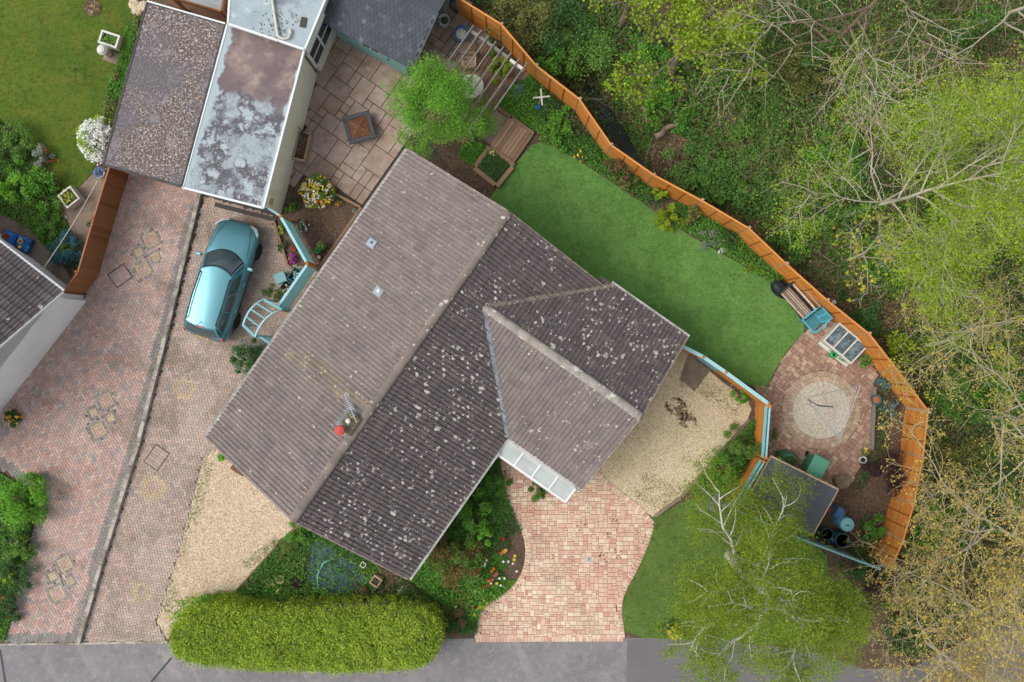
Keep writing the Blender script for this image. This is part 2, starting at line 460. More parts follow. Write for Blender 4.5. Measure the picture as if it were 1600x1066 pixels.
mat('roof_tile_mixed', '', piece=TILE, layers=[('noise', .45, .45, .64, '#6f6562', .5), ('noise', 2.6, .52, .68, '#5f5756', .5), ('fine', 26, .45, .7, '#a09389', .38), ('noise', 13, .54, .66, '#9c9087', .5), ('noise', 19, .56, .68, '#5a5150', .5), ('spots', 4, .14, .30, LICH, .9, .6), ('spots', 8, .22, .36, '#cfc8be', .9, .8)], bump=(30, .3, .01))
mat('roof_tile_moss', '', piece=['#82766c', '#8b7f72', '#7b7067', '#968878'], layers=[('noise', 1.6, .5, .64, '#7e735e', .6), ('noise', 5, .56, .66, '#736c50', .5), ('spots', 8, .5, .4, '#c9bda8', .85)], bump=(20, .4, .015))
mat('ridge_tile', '', piece=['#84796f', '#8f837a', '#79706a'], layers=[('spots', 5, .6, .34, '#cdc7bd', .95, 1.1), ('noise', 3, .5, .66, '#6b6256', .6), ('noise', 1.3, .55, .68, '#73693f', .6)], bump=(20, .5, .015))
mat('ridge_pale', '', piece=['#9d968c', '#aaa398', '#8f887f'], layers=[('spots', 5, .9, .55, '#d6d3cd', .97, 1.1), ('noise', 3, .5, .66, '#756d66', .6)], bump=(20, .5, .015))
mat('roof_under', '#4b4341', layers=[('noise', 2, .4, .6, '#5a504c', .7)])
mat('neigh_tile', '', piece=['#635b5b', '#6f6665', '#5a5456', '#787070'], layers=[('spots', 3.4, .30, .30, '#d5d0ca', .95, .9), ('noise', 2.6, .52, .68, '#504949', .5)], bump=(30, .3, .01))
mat('lead', '#8d959b', rough=.55, layers=[('noise', 3, .42, .62, '#6c7276', .8), ('noise', 8, .55, .68, '#b8bcbd', .6)])
mat('verge_mortar', '#9a8a80', layers=[('noise', 3, .42, .62, '#7d6f69', .8), ('noise', 7, .55, .68, '#c3b8ac', .7)])
mat('upvc', '#e9e9e6', rough=.35, layers=[('noise', 1.8, .5, .7, '#c9c8c0', .5), ('noise', 7, .56, .7, '#a6a397', .35)])
mat('gutter', '#dedcd7', rough=.45, layers=[('noise', 2.2, .48, .66, '#a9a59b', .8), ('noise', 7, .5, .68, '#7c786f', .5)])
mat('canopy_panel', '#b9bfbb', rough=.35, spec=.4, layers=[('noise', 1.4, .45, .68, '#a3a79f', .7), ('wave', (1.2, 9, 1, R(-35)), .55, .72, '#94968c', .5)])
mat('render_white', '#f6f4f1', layers=[('noise', 1.0, .45, .66, '#e6e3dd', .7), ('noise', 5, .55, .7, '#d2cec7', .3)], bump=(40, .5, .01))
mat('render_cream', '#f6f2da', layers=[('noise', 1.0, .45, .66, '#ebe6cc', .7), ('wave', (3, 3, .5, 0), .56, .72, '#d8d2b6', .45)], bump=(40, .4, .01))
mat('brick_wall', '#9a6f57', layers=[('noise', 2, .4, .65, '#85604c', .7)], bump=(30, .4, .01))
mat('window_glass', '#33393a', rough=.06, spec=.6)
mat('door_brown', '#6a4a35', rough=.5)
mat('garage_door', '#55585c', rough=.5)
mat('felt_grit', '#625856', layers=[('noise', 11, .46, .58, '#7d6a5c', .8), ('noise', 14, .545, .60, '#cdc2bc', .85), ('noise', 23, .57, .63, '#d9d0cc', .8), ('noise', 17, .55, .62, '#3d3634', .75), ('noise', .5, .50, .60, '#6a666d', .75), ('noise', 2.0, .56, .66, '#a39a98', .45)], bump=(14, 1, .03))
mat('felt_edge', '#4c4a4b', layers=[('noise', 3, .45, .66, '#635f5d', .8)])
mat('membrane', '#aebabd', layers=[('noise', .75, .465, .50, '#6d6970', .92), ('noise', 1.1, .54, .585, '#bcc9cb', .85), ('noise', 2.2, .5, .62, '#8b8d92', .6), ('noise', .3, .55, .58, '#8b6a62', .0), ('noise', 9, .52, .68, '#cdd6d7', .5), ('noise', 14, .6, .7, '#5b5756', .5)], bump=(8, .3, .02), rough=.6)
mat('membrane_rust', '#8a7069', layers=[('noise', 1.0, .45, .62, '#8d6259', .85), ('noise', 1.6, .55, .66, '#b5a093', .7), ('noise', 3, .55, .68, '#6a646a', .6), ('spots', 6, .22, .3, '#c99066', .9, .8), ('noise', 9, .55, .7, '#5f4b40', .6)], bump=(8, .3, .02), rough=.65)
mat('membrane_blue', '#a9b8bc', layers=[('noise', 1.0, .45, .62, '#97a8ae', .8), ('noise', .6, .5, .56, '#767b81', .85), ('noise', 8, .55, .7, '#8b9193', .5), ('noise', 3, .6, .7, '#d5dfe1', .6)], rough=.6)
mat('white_trim', '#e8ebeb', rough=.45, layers=[('noise', 5, .55, .7, '#c3c6c4', .5)])
mat('shingle', '', piece=['#51555c', '#4a4e55', '#595d65', '#454950', '#4f535b', '#50545b', '#4c5057', '#6f757f'], layers=[('noise', 1.0, .45, .65, '#43464b', .6), ('fine', 40, .45, .7, '#5f646b', .4)], bump=(50, .4, .006))
mat('shed_felt', '#53565a', layers=[('noise', .9, .42, .62, '#606468', .8), ('wave', (1.6, .45, 1, R(-30)), .5, .7, '#4d5056', .6), ('fine', 60, .5, .7, '#777b80', .3)], bump=(60, .4, .006))
mat('shed_teal', '#7ea6a1', rough=.65, layers=[('noise', 2, .5, .7, '#6b918c', .5)])
mat('roof_tin', '#9aa1a3', rough=.5, layers=[('wave', (1, 8, 1, R(-17)), .5, .7, '#838a8c', .6)])

# timber, metal, plastic
def wood(name, a, b, c, ang=0.0, rough=.8):
    mat(name, '', piece=[a, b, c, a, b], layers=[('wave', (1.2, 26, 26, ang), .48, .72, c, .55), ('noise', 3, .55, .72, b, .4)], rough=rough)
mat('fence_orange', '', piece=['#c97d34', '#dc9040', '#bd7630', '#cf8030', '#d68c44', '#b9783c', '#d28436'], layers=[('noise', 1.2, .5, .66, '#b8722e', .5), ('noise', 5, .56, .68, '#e0a05a', .4), ('noise', .5, .52, .64, '#b58a58', .6), ('noise', .9, .58, .68, '#9a7a4a', .5), ('wave', (2, 2, 30, 0), .52, .72, '#b46a24', .5), ('noise', 18, .64, .7, '#8c5c30', .5)], rough=.8)
mat('fence_orange_cap', '#dd9450', rough=.7, layers=[('noise', 4, .5, .7, '#c77f3c', .6)])
mat('fence_batten', '#96581c', rough=.8)  # darkened so that the colour carries the battens' shadow lines
wood('fence_brown', '#9a6741', '#a6714a', '#865632')
mat('fence_brown_cap', '#a97050', rough=.7)
mat('paint_teal', '#7fb9bb', rough=.6, layers=[('noise', 3, .5, .7, '#6ba3a6', .6), ('noise', 11, .58, .7, '#9dd0d2', .4)])
mat('paint_teal_light', '#a6d6da', rough=.55, layers=[('noise', 3, .5, .7, '#8fc2c8', .6)])
mat('paint_teal_grey', '#87a9ab', rough=.6, layers=[('noise', 3, .5, .7, '#7595a0', .5)])
mat('post_orange', '#c9813c', rough=.75, layers=[('noise', 6, .5, .7, '#a8672c', .6)])
wood('deck', '#8a6f59', '#9c826b', '#6e5644', R(55))
wood('deck_step', '#a4866b', '#b0937a', '#846a53', R(55))
wood('sleeper', '#94775c', '#a18568', '#7a6049', R(20))
wood('pale_timber', '#b79b80', '#c4ab92', '#9d8268')
mat('timber_grey', '#7d7b74', layers=[('noise', 4, .45, .66, '#959289', .7), ('noise', 12, .5, .7, '#6f6c65', .5)])
mat('timber_white', '#d9d5c9', layers=[('noise', 6, .5, .68, '#a8a294', .6)])
wood('bench_slat', '#a5917c', '#c4b7a5', '#836a55')
mat('black_metal', '#2d3034', rough=.5, spec=.4)
mat('dark_iron', '#3d4346', rough=.55, spec=.4, layers=[('noise', 5, .5, .7, '#565d60', .6)])
mat('rust', '#75492f', rough=.85, layers=[('noise', 6, .45, .65, '#6c3f28', .8), ('noise', 11, .55, .7, '#b07a4f', .6)])
mat('terracotta', '#b5694a', rough=.85, layers=[('noise', 5, .5, .7, '#9a5840', .6)])
mat('pot_white', '#dcdad2', rough=.5, layers=[('noise', 6, .5, .7, '#b7b4a8', .6)])
mat('pot_blue', '#4a6f9c', rough=.3, spec=.5, layers=[('noise', 5, .5, .7, '#385a86', .7)])
mat('pot_dark', '#3a3f46', rough=.4)
mat('pot_green', '#3f6b5f', rough=.4)
mat('pot_tan', '#b8a878', rough=.7)
mat('plastic_green', '#18a05a', rough=.35, spec=.5)
mat('plastic_green_dark', '#3a7a5c', rough=.45, layers=[('noise', 4, .5, .7, '#4f8f70', .6)])
mat('bin_lid', '#5fa283', rough=.5, layers=[('noise', 3, .5, .7, '#4f9074', .6)])
mat('plastic_cyan', '#55b4c8', rough=.4, layers=[('noise', 4, .5, .7, '#479fb5', .5)])
mat('plastic_seat', '#4f8a92', rough=.5)
mat('barrel_blue', '#6aa3b8', rough=.45, layers=[('noise', 6, .5, .7, '#5a8da0', .6)])
mat('barrel_dark', '#35555e', rough=.45)
mat('recycle_teal', '#3f7274', rough=.5)
mat('recycle_lid', '#7fa9ab', rough=.5)
mat('galvanised', '#a9adae', rough=.45, metal=.4)
mat('aluminium', '#c9cbca', rough=.4, metal=.3)
mat('rope', '#cfcbc2', rough=.8)
mat('steel_line', '#b9b7b8', rough=.5)
mat('glass_frame', '#52616a', rough=.08, spec=.6, layers=[('noise', 4, .46, .58, '#8a9aa2', .7), ('noise', 9, .52, .62, '#35443a', .8)])
mat('vent_grey', '#9fadb5', rough=.6, layers=[('noise', 6, .5, .7, '#8895a0', .6)])
mat('chimney_top', '#6d6650', layers=[('noise', 3, .42, .6, '#5b5a34', .8), ('noise', 8, .5, .66, '#8d8678', .7), ('spots', 7, .3, .3, '#b9b3a5', .8)], bump=(12, .8, .03))
mat('flue_red', '#c9504a', rough=.6, layers=[('noise', 9, .52, .68, '#b2443f', .6)])
mat('manhole', '#a99890', layers=[('noise', 3, .45, .66, '#77706c', .7)], bump=(30, .3, .01))
mat('frame_dark', '#4b4641', rough=.7)
mat('vinyl_blue', '#2468b8', rough=.4, layers=[('noise', 3, .5, .55, '#1b2c49', .8), ('noise', 5, .56, .6, '#57b0d6', .9)])
mat('vinyl_yellow', '#d9b13a', rough=.5)
mat('statue', '#cfc8c0', layers=[('noise', 6, .5, .7, '#9a8f86', .6)])

# car
mat('car_paint', '#5f98a3', rough=.28, metal=.5, spec=.4, coat=.4)
mat('car_glass', '#48565a', rough=.1, spec=.6, coat=.3)
mat('car_black', '#23282b', rough=.5)
mat('tyre', '#26282a', rough=.8)
mat('rim', '#aeb4b6', rough=.35, metal=.6)
mat('headlight', '#d8dee0', rough=.15, spec=.6)
mat('tail_light', '#c02a35', rough=.25, spec=.5)
mat('car_interior', '#5a6264', rough=.8)
mat('mirror_shell', '#7fb3bf', rough=.3, metal=.4, coat=.6)

# bark and foliage
mat('bark_brown', '#8a7a66', layers=[('noise', 5, .45, .66, '#5c5042', .8), ('noise', 2, .5, .66, '#958670', .6)], bump=(20, .6, .02))
mat('bark_pale', '#c3bba6', layers=[('noise', 4, .45, .66, '#a39a84', .8), ('noise', 2, .55, .68, '#a3a585', .5)], bump=(20, .4, .01))
mat('bark_birch', '#d9d3c8', layers=[('noise', 5, .52, .66, '#a89f92', .7), ('noise', 14, .62, .7, '#5d564e', .8)])
mat('twig_tan', '#c2b68e', layers=[('noise', 2, .45, .66, '#a1946c', .8)])
mat('twig_green', '#8d8f5a', layers=[('noise', 2, .45, .66, '#a39c78', .8)])
mat('twig_grey', '#8b8271', layers=[('noise', 2, .45, .66, '#6e6352', .8)])
mat('bramble', '', tint=['#6b5a45', '#8b7861', '#a08d74', '#5b4d3a', '#7a684f'])
def leafmat(name, cols, trans=.35, rough=.6, k=.95):
    c_ = [hexc(c, k) for c in cols]
    mat(name, '', tint=c_, trans=trans, rough=rough, spec=.2, layers=[('noise', .8, .45, .65, c_[0], .3), ('noise', 3, .55, .68, c_[-1], .25)])
leafmat('leaf_lime', ['#748f1c', '#8fab26', '#a6c034', '#80991f', '#b4c848'], k=.9)
leafmat('leaf_spring', ['#70901f', '#94b22c', '#aecb38', '#809f24', '#c2d64c'], k=.92)
leafmat('leaf_birch', ['#67841f', '#7d9826', '#94ae32', '#86a02a', '#a6bc44'], k=.8)
leafmat('leaf_golden', ['#b0a04e', '#d0b65e', '#dcc26c', '#b09a48', '#9fa050', '#d6ab5c', '#c8bc66'], k=1.0)
leafmat('leaf_yellow', ['#a9ab30', '#c4bf3c', '#9aa02c', '#d2c956'], k=1.0)
leafmat('leaf_green', k=1.1, cols=['#47732a', '#598a32', '#6b9e3e', '#4e7c2b', '#7bad49'])
leafmat('leaf_mid', k=1.1, cols=['#4d6e2d', '#5f8336', '#709443', '#557833', '#80a052'])
leafmat('leaf_dark', k=1.15, cols=['#35532a', '#426432', '#4f733b', '#385829', '#5e8349'])
leafmat('leaf_ivy', k=1.15, cols=['#395a28', '#496e31', '#5a823b', '#688f40', '#3f5a2c', '#7c9f4e'])
leafmat('leaf_olive', k=1.05, cols=['#646a34', '#767c3e', '#888b4b', '#5b6031', '#979458'])
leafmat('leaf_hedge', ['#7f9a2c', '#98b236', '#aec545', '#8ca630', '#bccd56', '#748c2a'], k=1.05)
leafmat('leaf_bright', ['#589329', '#6faa34', '#84bc41', '#639d2d', '#96c853'])
leafmat('leaf_blue', ['#4a6a6a', '#5f8286', '#6f9296', '#54756a', '#86a5a8'])
leafmat('leaf_silver', ['#7c8a78', '#93a08e', '#a9b3a4', '#6b7a66', '#b9c0b4'])
leafmat('leaf_bronze', ['#65503e', '#7a6148', '#88744d', '#735543', '#67743b'])
leafmat('leaf_plum', ['#3f2d31', '#4e363a', '#5b4043', '#46393a', '#553a34'])
leafmat('leaf_red', ['#7f5238', '#8d6442', '#76703a', '#976e45', '#7d6a3e'])
leafmat('petal_white', ['#eef0ea', '#f8f9f5', '#e2e6da', '#fdfdfb'], trans=.2)
leafmat('petal_yellow', ['#e6cf3e', '#f0dc55', '#e0c234', '#f5e98c'], trans=.2)
leafmat('petal_orange', ['#dd7a2a', '#e2902f', '#d26a26', '#ebab5a'], trans=.2)
leafmat('petal_red', ['#c9342a', '#d8452f', '#b82c28', '#e05a3c'], trans=.2)
leafmat('petal_pink', ['#d84a74', '#e0638a', '#c93f68', '#ea86a4'], trans=.2)
leafmat('petal_magenta', ['#b8329a', '#c94bab', '#a82c88', '#d668bd'], trans=.2)
leafmat('petal_blue', ['#5a7fb0', '#7391c0', '#4d6fa4', '#8fa9d0'], trans=.2)
leafmat('petal_purple', ['#5a3a72', '#6d4a86', '#4c3062', '#7d5c94'], trans=.2)
leafmat('heath_blue', ['#3f6f78', '#4a808c', '#5b93a2', '#3f6a58', '#6aa3b5'])
# ------------------------------------------------------------------ special roof material: rust-stained membrane
def membrane_material():
    m = mat('membrane_garage', '#aebabd', rough=.6)
    nt = m.node_tree; N = nt.nodes; L = nt.links
    bs = [n for n in N if n.type == 'BSDF_PRINCIPLED'][0]
    geo = [n for n in N if n.type == 'NEW_GEOMETRY'][0]
    def noise(sc, det=6.0):
        t = N.new('ShaderNodeTexNoise'); t.inputs['Scale'].default_value = sc; t.inputs['Detail'].default_value = det
        t.inputs['Roughness'].default_value = .6
        L.new(geo.outputs['Position'], t.inputs['Vector']); return t.outputs['Fac']
    def rng_(f, a, b, lo=0.0, hi=1.0):
        r = N.new('ShaderNodeMapRange'); r.inputs['From Min'].default_value = a; r.inputs['From Max'].default_value = b
        r.inputs['To Min'].default_value = lo; r.inputs['To Max'].default_value = hi
        L.new(f, r.inputs['Value']); return r.outputs[0]
    def math_(op, a, b):
        n = N.new('ShaderNodeMath'); n.operation = op
        for i, x in enumerate((a, b)):
            if isinstance(x, (int, float)): n.inputs[i].default_value = x
            else: L.new(x, n.inputs[i])
        return n.outputs[0]
    def mix(f, a, b):
        x = N.new('ShaderNodeMix'); x.data_type = 'RGBA'
        L.new(f, x.inputs['Factor'])
        for k, c in (('A', a), ('B', b)):
            if isinstance(c, str): x.inputs[k].default_value = hexc(c, ALB)
            else: L.new(c, x.inputs[k])
        return x.outputs['Result']
    def along(p0, p1):
        d = Vector(p1) - Vector(p0); l2 = d.length_squared
        s = N.new('ShaderNodeVectorMath'); s.operation = 'SUBTRACT'; L.new(geo.outputs['Position'], s.inputs[0]); s.inputs[1].default_value = (p0[0], p0[1], 0)
        t = N.new('ShaderNodeVectorMath'); t.operation = 'DOT_PRODUCT'; L.new(s.outputs[0], t.inputs[0]); t.inputs[1].default_value = (d[0] / l2, d[1] / l2, 0)
        return t.outputs['Value']
    top0, top1 = xy(415, 60, 2.45), xy(350, 300, 2.45)
    lng = along((top0[0], top0[1], 0), (top1[0], top1[1], 0))
    l0, l1 = xy(322, 180, 2.45), xy(440, 213, 2.45)
    crs = along((l0[0], l0[1], 0), (l1[0], l1[1], 0))
    # grey blotches left by standing water, pale coating elsewhere
    grey = rng_(math_('ADD', noise(.85), rng_(noise(3.0), 0, 1, -.12, .12)), .44, .485)
    col = mix(grey, '#9fadb0', '#5d5a61')
    col = mix(rng_(noise(2.6), .50, .62), col, '#8c9398')
    col = mix(rng_(noise(1.7), .56, .61), col, '#aebabc')
    col = mix(rng_(noise(12.0), .56, .68), col, '#bcc5c6')
    col = mix(rng_(noise(22.0), .58, .66), col, '#55525a')
    # rusty silt over the upper end
    edge = math_('ADD', lng, math_('MULTIPLY', math_('SUBTRACT', noise(1.1), .5), .55))
    rust = mix(rng_(noise(1.5), .46, .62), '#82716d', '#a39389')
    rust = mix(rng_(noise(5.0), .60, .68), rust, '#a88268')
    rust = mix(rng_(noise(1.0), .42, .56), rust, '#716264')
    col = mix(rng_(edge, .34, .42, 1.0, 0.0), col, rust)
    # pale painted border
    e2 = math_('ABSOLUTE', math_('SUBTRACT', math_('ADD', crs, math_('MULTIPLY', math_('SUBTRACT', noise(2.4), .5), .22)), .5), 0)
    col = mix(rng_(e2, .45, .475), col, '#a9babd')
    L.new(col, bs.inputs['Base Color'])
    bp = N.new('ShaderNodeBump'); bp.inputs['Strength'].default_value = .3; bp.inputs['Distance'].default_value = .02
    L.new(noise(7), bp.inputs['Height']); L.new(bp.outputs[0], bs.inputs['Normal'])
membrane_material()

# ------------------------------------------------------------------ ground sheets
def sheet(name, poly, z, m, label, cat, kind='structure', parent=None, thick=0.0):
    b = MB()
    if thick: b.prism(poly, z - thick, z)
    else:
        b.prism(poly, z - .002, z)
    o = b.build(name, m, parent)
    if parent is None: tag(o, label, cat, kind=kind)
    return o

sheet('ground', [(-160, -160), (160, -160), (160, 160), (-160, 160)], -1.9, 'ground', 'dark earth ground under the gardens and the wood', 'ground')
GARDEN = outline((-900, -700), (560, -700), (690, -40), (838, 118), (905, 170), (955, 242), (1022, 290), (1098, 330), (1170, 372), (1228, 428), (1293, 482), (1360, 532), (1430, 640), (1424, 700), (1408, 800), (1380, 905), (1420, 1040), (1900, 1200), (1900, 1800), (-900, 1800))
sheet('plot_ground', GARDEN, -0.006, 'soil', 'brown earth under the house plot and its flower beds', 'soil', thick=1.9)
ROAD = outline((-900, 1008), (0, 1008), (125, 1006), (262, 1003), (740, 998), (975, 997), (1100, 999), (1250, 1014), (1350, 1046), (1425, 1044), (1600, 962), (2300, 640), (2300, 1900), (-900, 1900))
sheet('road', ROAD, 0.0, 'asphalt', 'grey asphalt road along the foot of the gardens', 'road', thick=1.9)
sheet('road_patch', outline((980, 998.5), (1100, 1000.5), (1250, 1016), (1350, 1048), (1425, 1046), (1520, 1002), (1560, 1300), (975, 1300)), 0.005, 'asphalt_old', 'darker older strip of asphalt right of the drive mouth', 'road')
for pts_, lab_ in (([(268, 1028), (236, 1066), (190, 1130)], 'dark tar line on the road near the hedge'), ([(0, 1015), (8, 1066), (12, 1120)], 'dark tar line on the road at the far left')):
    b = MB(); w = [at(*p, 0.006) for p in pts_]
    for a_, c_ in zip(w[:-1], w[1:]): b.bar(a_, c_, .07, .004)
    tag(b.build('tar_line', 'tar'), lab_, 'tar line')

# neighbour's lawn and paths
LAWN_N = smooth_poly(outline((-300, -300), (230, -300), (212, 20), (185, 95), (165, 150), (160, 215), (150, 262), (118, 300), (98, 308), (82, 268), (58, 236), (30, 205), (-2, 188), (-300, 150)), 2)
sheet('lawn', LAWN_N, 0.012, 'lawn', "neighbour's mossy green lawn in the top left corner", 'lawn')
sheet('garden_path', outline((-200, 290), (0, 330), (40, 352), (80, 385), (120, 450), (100, 470), (60, 440), (-200, 330)), 0.008, 'path_slab', 'brown earth path along the neighbouring house', 'path')
sheet('garden_terrace', outline((80, 326), (118, 298), (150, 268), (170, 262), (150, 400), (118, 450), (108, 380), (94, 345)), 0.010, 'path_slab', 'small paved corner beside the brown fence', 'path')
sheet('border_bed', outline((-300, 160), (0, 195), (60, 240), (85, 285), (95, 320), (120, 400), (80, 390), (40, 352), (0, 330), (-300, 270)), 0.004, 'soil', 'planted border between lawn and path', 'flower bed')

# lawns of the house
TURF = smooth_poly(outline((840, 216), (800, 262), (772, 300), (760, 320), (800, 350), (940, 460), (1060, 545), (1190, 613), (1200, 600), (1215, 570), (1236, 538), (1262, 515), (1240, 484), (1205, 440), (1130, 398), (1060, 358), (980, 300), (920, 262), (880, 236)), 1)
sheet('artificial_lawn', TURF, 0.03, 'turf', 'smooth artificial green lawn behind the house', 'lawn', thick=.03)
LAWN_F = smooth_poly(outline((1016, 806), (1060, 790), (1110, 760), (1150, 775), (1290, 850), (1300, 930), (1252, 1010), (1100, 999), (976, 997), (967, 950), (972, 925), (995, 885), (1012, 838)), 1)
sheet('front_lawn', LAWN_F, 0.012, 'lawn_front', 'dark green front lawn under the birch', 'lawn')

# gravel
GRAVEL_A = outline((318, 716), (345, 690), (520, 800), (462, 822), (440, 842), (368, 922), (330, 938), (290, 948), (262, 1000), (245, 972), (275, 880))
sheet('gravel_strip', GRAVEL_A, 0.010, 'gravel_pale', 'pale golden gravel strip beside the long drive', 'gravel')
GRAVEL_B = outline((1060, 540), (1092, 566), (1130, 598), (1168, 625), (1174, 640), (1166, 660), (1112, 720), (1062, 778), (1020, 808), (925, 742), (900, 700))
sheet('gravel_yard', GRAVEL_B, 0.010, 'gravel_old', 'weathered gravel yard beside the wing', 'gravel')

def gravel(name, poly, n, m, parent):
    X, Y = scatter(poly, n)
    sp_ = rng.random(len(X)) < .06          # a few stones kicked over the edge
    X = X + np.where(sp_, rng.normal(size=len(X)) * .10, 0); Y = Y + np.where(sp_, rng.normal(size=len(X)) * .10, 0)
    s = rng.uniform(.012, .03, len(X))
    a = rng.uniform(0, 6.28, len(X))
    tet = np.array([[1, 0, 0], [-.5, .8, 0], [-.6, -.7, 0], [.05, .05, .8]])
    vs = []; fs = []
    for i in range(len(X)):
        c, q = math.cos(a[i]) * s[i], math.sin(a[i]) * s[i]
        k = len(vs)
        for t in tet: vs.append((X[i] + t[0] * c - t[1] * q, Y[i] + t[0] * q + t[1] * c, .008 + t[2] * s[i]))
        fs += [(k, k + 1, k + 3), (k + 1, k + 2, k + 3), (k + 2, k, k + 3)]
    b = MB(); b.v = vs; b.f = fs; b.tint = [0.0] * len(fs)
    o = b.build(name, m, parent); o['kind'] = 'stuff'
    return o
gravel('loose_stones', GRAVEL_A, 16000, 'stone', bpy.data.objects['gravel_strip'])
gravel('loose_stones', GRAVEL_B, 20000, 'stone_old', bpy.data.objects['gravel_yard'])
sheet('step_slab', outline((1075, 553), (1110, 578), (1085, 612), (1062, 592)), 0.03, 'path_slab', 'brown worn slab at the corner of the wing', 'paving slab', kind='thing', thick=.03)
EARTH = smooth_poly(outline((1034, 628), (1060, 618), (1080, 640), (1092, 664), (1070, 672), (1052, 652)), 2)
X_, Y_ = scatter(EARTH, 620)
k_ = (np.sin(X_ * 9 + 1) + np.sin(Y_ * 11 + X_ * 4) + rng.normal(size=len(X_)) * .6) > .1
b = MB()
for x_, y_ in zip(X_[k_], Y_[k_]): b.cbox((x_, y_, .02), (random.uniform(.03, .1), random.uniform(.03, .08), .03), random.uniform(0, 3), b=.01)
tag(b.build('earth_clods', 'clod'), 'dark bare earth clods scattered over the gravel yard', 'earth', kind='stuff')

# ------------------------------------------------------------------ herringbone drives
def herringbone(poly, ang, z, squares=(), rings=(), grey_edge=0.0, grey_fn=None):
    """lists of blocks (x, y, horizontal?) sorted by colour class"""
    xs = [p[0] for p in poly]; ys = [p[1] for p in poly]
    cx, cy = (min(xs) + max(xs)) / 2, (min(ys) + max(ys)) / 2
    rad = math.hypot(max(xs) - min(xs), max(ys) - min(ys)) / 2 + .5
    ca, sa = math.cos(ang), math.sin(ang)
    n = int(rad / .1) + 2
    out = {'main': [], 'grey': [], 'yellow': []}
    for i in range(-n, n):
        for j in range(-n // 2, n // 2):
            x0 = (i + 2 * j); y0 = (i - 2 * j)
            for hz in (True, False):
                lx, ly = ((x0 + 1) * .1, (y0 + .5) * .1) if hz else ((x0 + .5) * .1, (y0 + 2) * .1)
                if abs(lx) > rad or abs(ly) > rad: continue
                wx = cx + lx * ca - ly * sa; wy = cy + lx * sa + ly * ca
                if not inside(poly, wx, wy): continue
                skip = False
                for (sx, sy, half) in squares:
                    dx, dy = wx - sx, wy - sy
                    if abs(dx * ca + dy * sa) < half and abs(-dx * sa + dy * ca) < half: skip = True; break
                if skip: continue
                cls = 'main'
                if grey_edge and grey_fn and grey_fn(wx, wy): cls = 'grey'
                for (rx, ry, r0, r1) in rings:
                    d = math.hypot(wx - rx, wy - ry)
                    if r0 < d < r1: cls = 'yellow'
                out[cls].append((wx, wy, ang if hz else ang + math.pi / 2))
    return out

def lay(lists, z, mats, parent, names):
    for k, nm in names.items():
        if not lists.get(k): continue
        b = MB()
        for (x, y, a) in lists[k]:
            b.cbox((x, y, z + random.uniform(-.0025, .0025)), (.195, .095, .03), a + random.uniform(-.012, .012), b=.006)
        b.f = [f for i, f in enumerate(b.f) if i % 10 != 0]; b.tint = [0.0] * len(b.f)
        o = b.build(nm, mats[k], parent); o['kind'] = 'stuff'

def motif(c, ang):
    """interlaced squares of yellow blocks with a grey surround, set into the herringbone"""
    ca, sa = math.cos(ang), math.sin(ang)
    sq = []; lists = {'yellow': [], 'grey': [], 'main': []}
    for (lx, ly, half) in ((.38, .43, .35), (-.38, -.43, .35), (-.24, .22, .25), (.24, -.22, .25)):
        x, y = c[0] + lx * ca - ly * sa, c[1] + lx * sa + ly * ca
        sq.append((x, y, half - .03))
        def put(k, px_, py_, r):
            lists[k].append((x + px_ * ca - py_ * sa, y + px_ * sa + py_ * ca, ang + r))
        h_ = half; ks = ['grey', 'yellow'] + (['main'] * 3 if half > .3 else ['yellow'])
        for k in ks:
            r = h_ - .05
            if r < .03: put(k, 0, 0, 0); break
            m_ = int(round((2 * h_ - .1) / .2))
            for t in range(m_):
                o = -h_ + .1 + t * .2
                put(k, o, r, 0); put(k, r, -o, math.pi / 2); put(k, -o, -r, 0); put(k, -r, o, math.pi / 2)
            h_ -= .1
    return sq, lists

DRIVE_N = outline((198, 268), (318, 300), (310, 330), (262, 520), (218, 690), (160, 880), (123, 1004), (6, 1005), (20, 960), (64, 774), (0, 730), (-260, 600), (-260, 560), (0, 632), (132, 466), (165, 390))
dn = sheet('neighbour_drive', DRIVE_N, 0.004, 'sand_joint', "neighbour's pink herringbone block drive with yellow diamond motifs", 'driveway', thick=.2)
ANG_A = R(27)
squares = []; extra = {'yellow': [], 'grey': [], 'main': []}
for c_ in ((230, 398), (160, 649), (96, 904)):
    s_, l_ = motif(xy(*c_), ANG_A)
    squares += s_
    for k in extra: extra[k] += l_[k]
border_lines = [[xy(310, 330), xy(262, 520), xy(218, 690), xy(160, 880), xy(123, 1004)], [xy(123, 1004), xy(6, 1005)], [xy(20, 960), xy(64, 774), xy(0, 730)]]
def near_line(lines, x, y, d):
    for ln in lines:
        for a_, c_ in zip(ln[:-1], ln[1:]):
            dx, dy = c_[0] - a_[0], c_[1] - a_[1]
            t = max(0, min(1, ((x - a_[0]) * dx + (y - a_[1]) * dy) / (dx * dx + dy * dy)))
            if math.hypot(x - a_[0] - t * dx, y - a_[1] - t * dy) < d: return True
    return False
hb = herringbone(DRIVE_N, ANG_A, 0.02, squares, (), .2, lambda x, y: near_line(border_lines, x, y, .36))
for k in extra: hb[k] += extra[k]
BN = {'main': 'paving_block', 'grey': 'border_block', 'yellow': 'motif_block'}
lay(hb, 0.014, {'main': 'block_red', 'grey': 'block_grey', 'yellow': 'block_yellow'}, dn, BN)

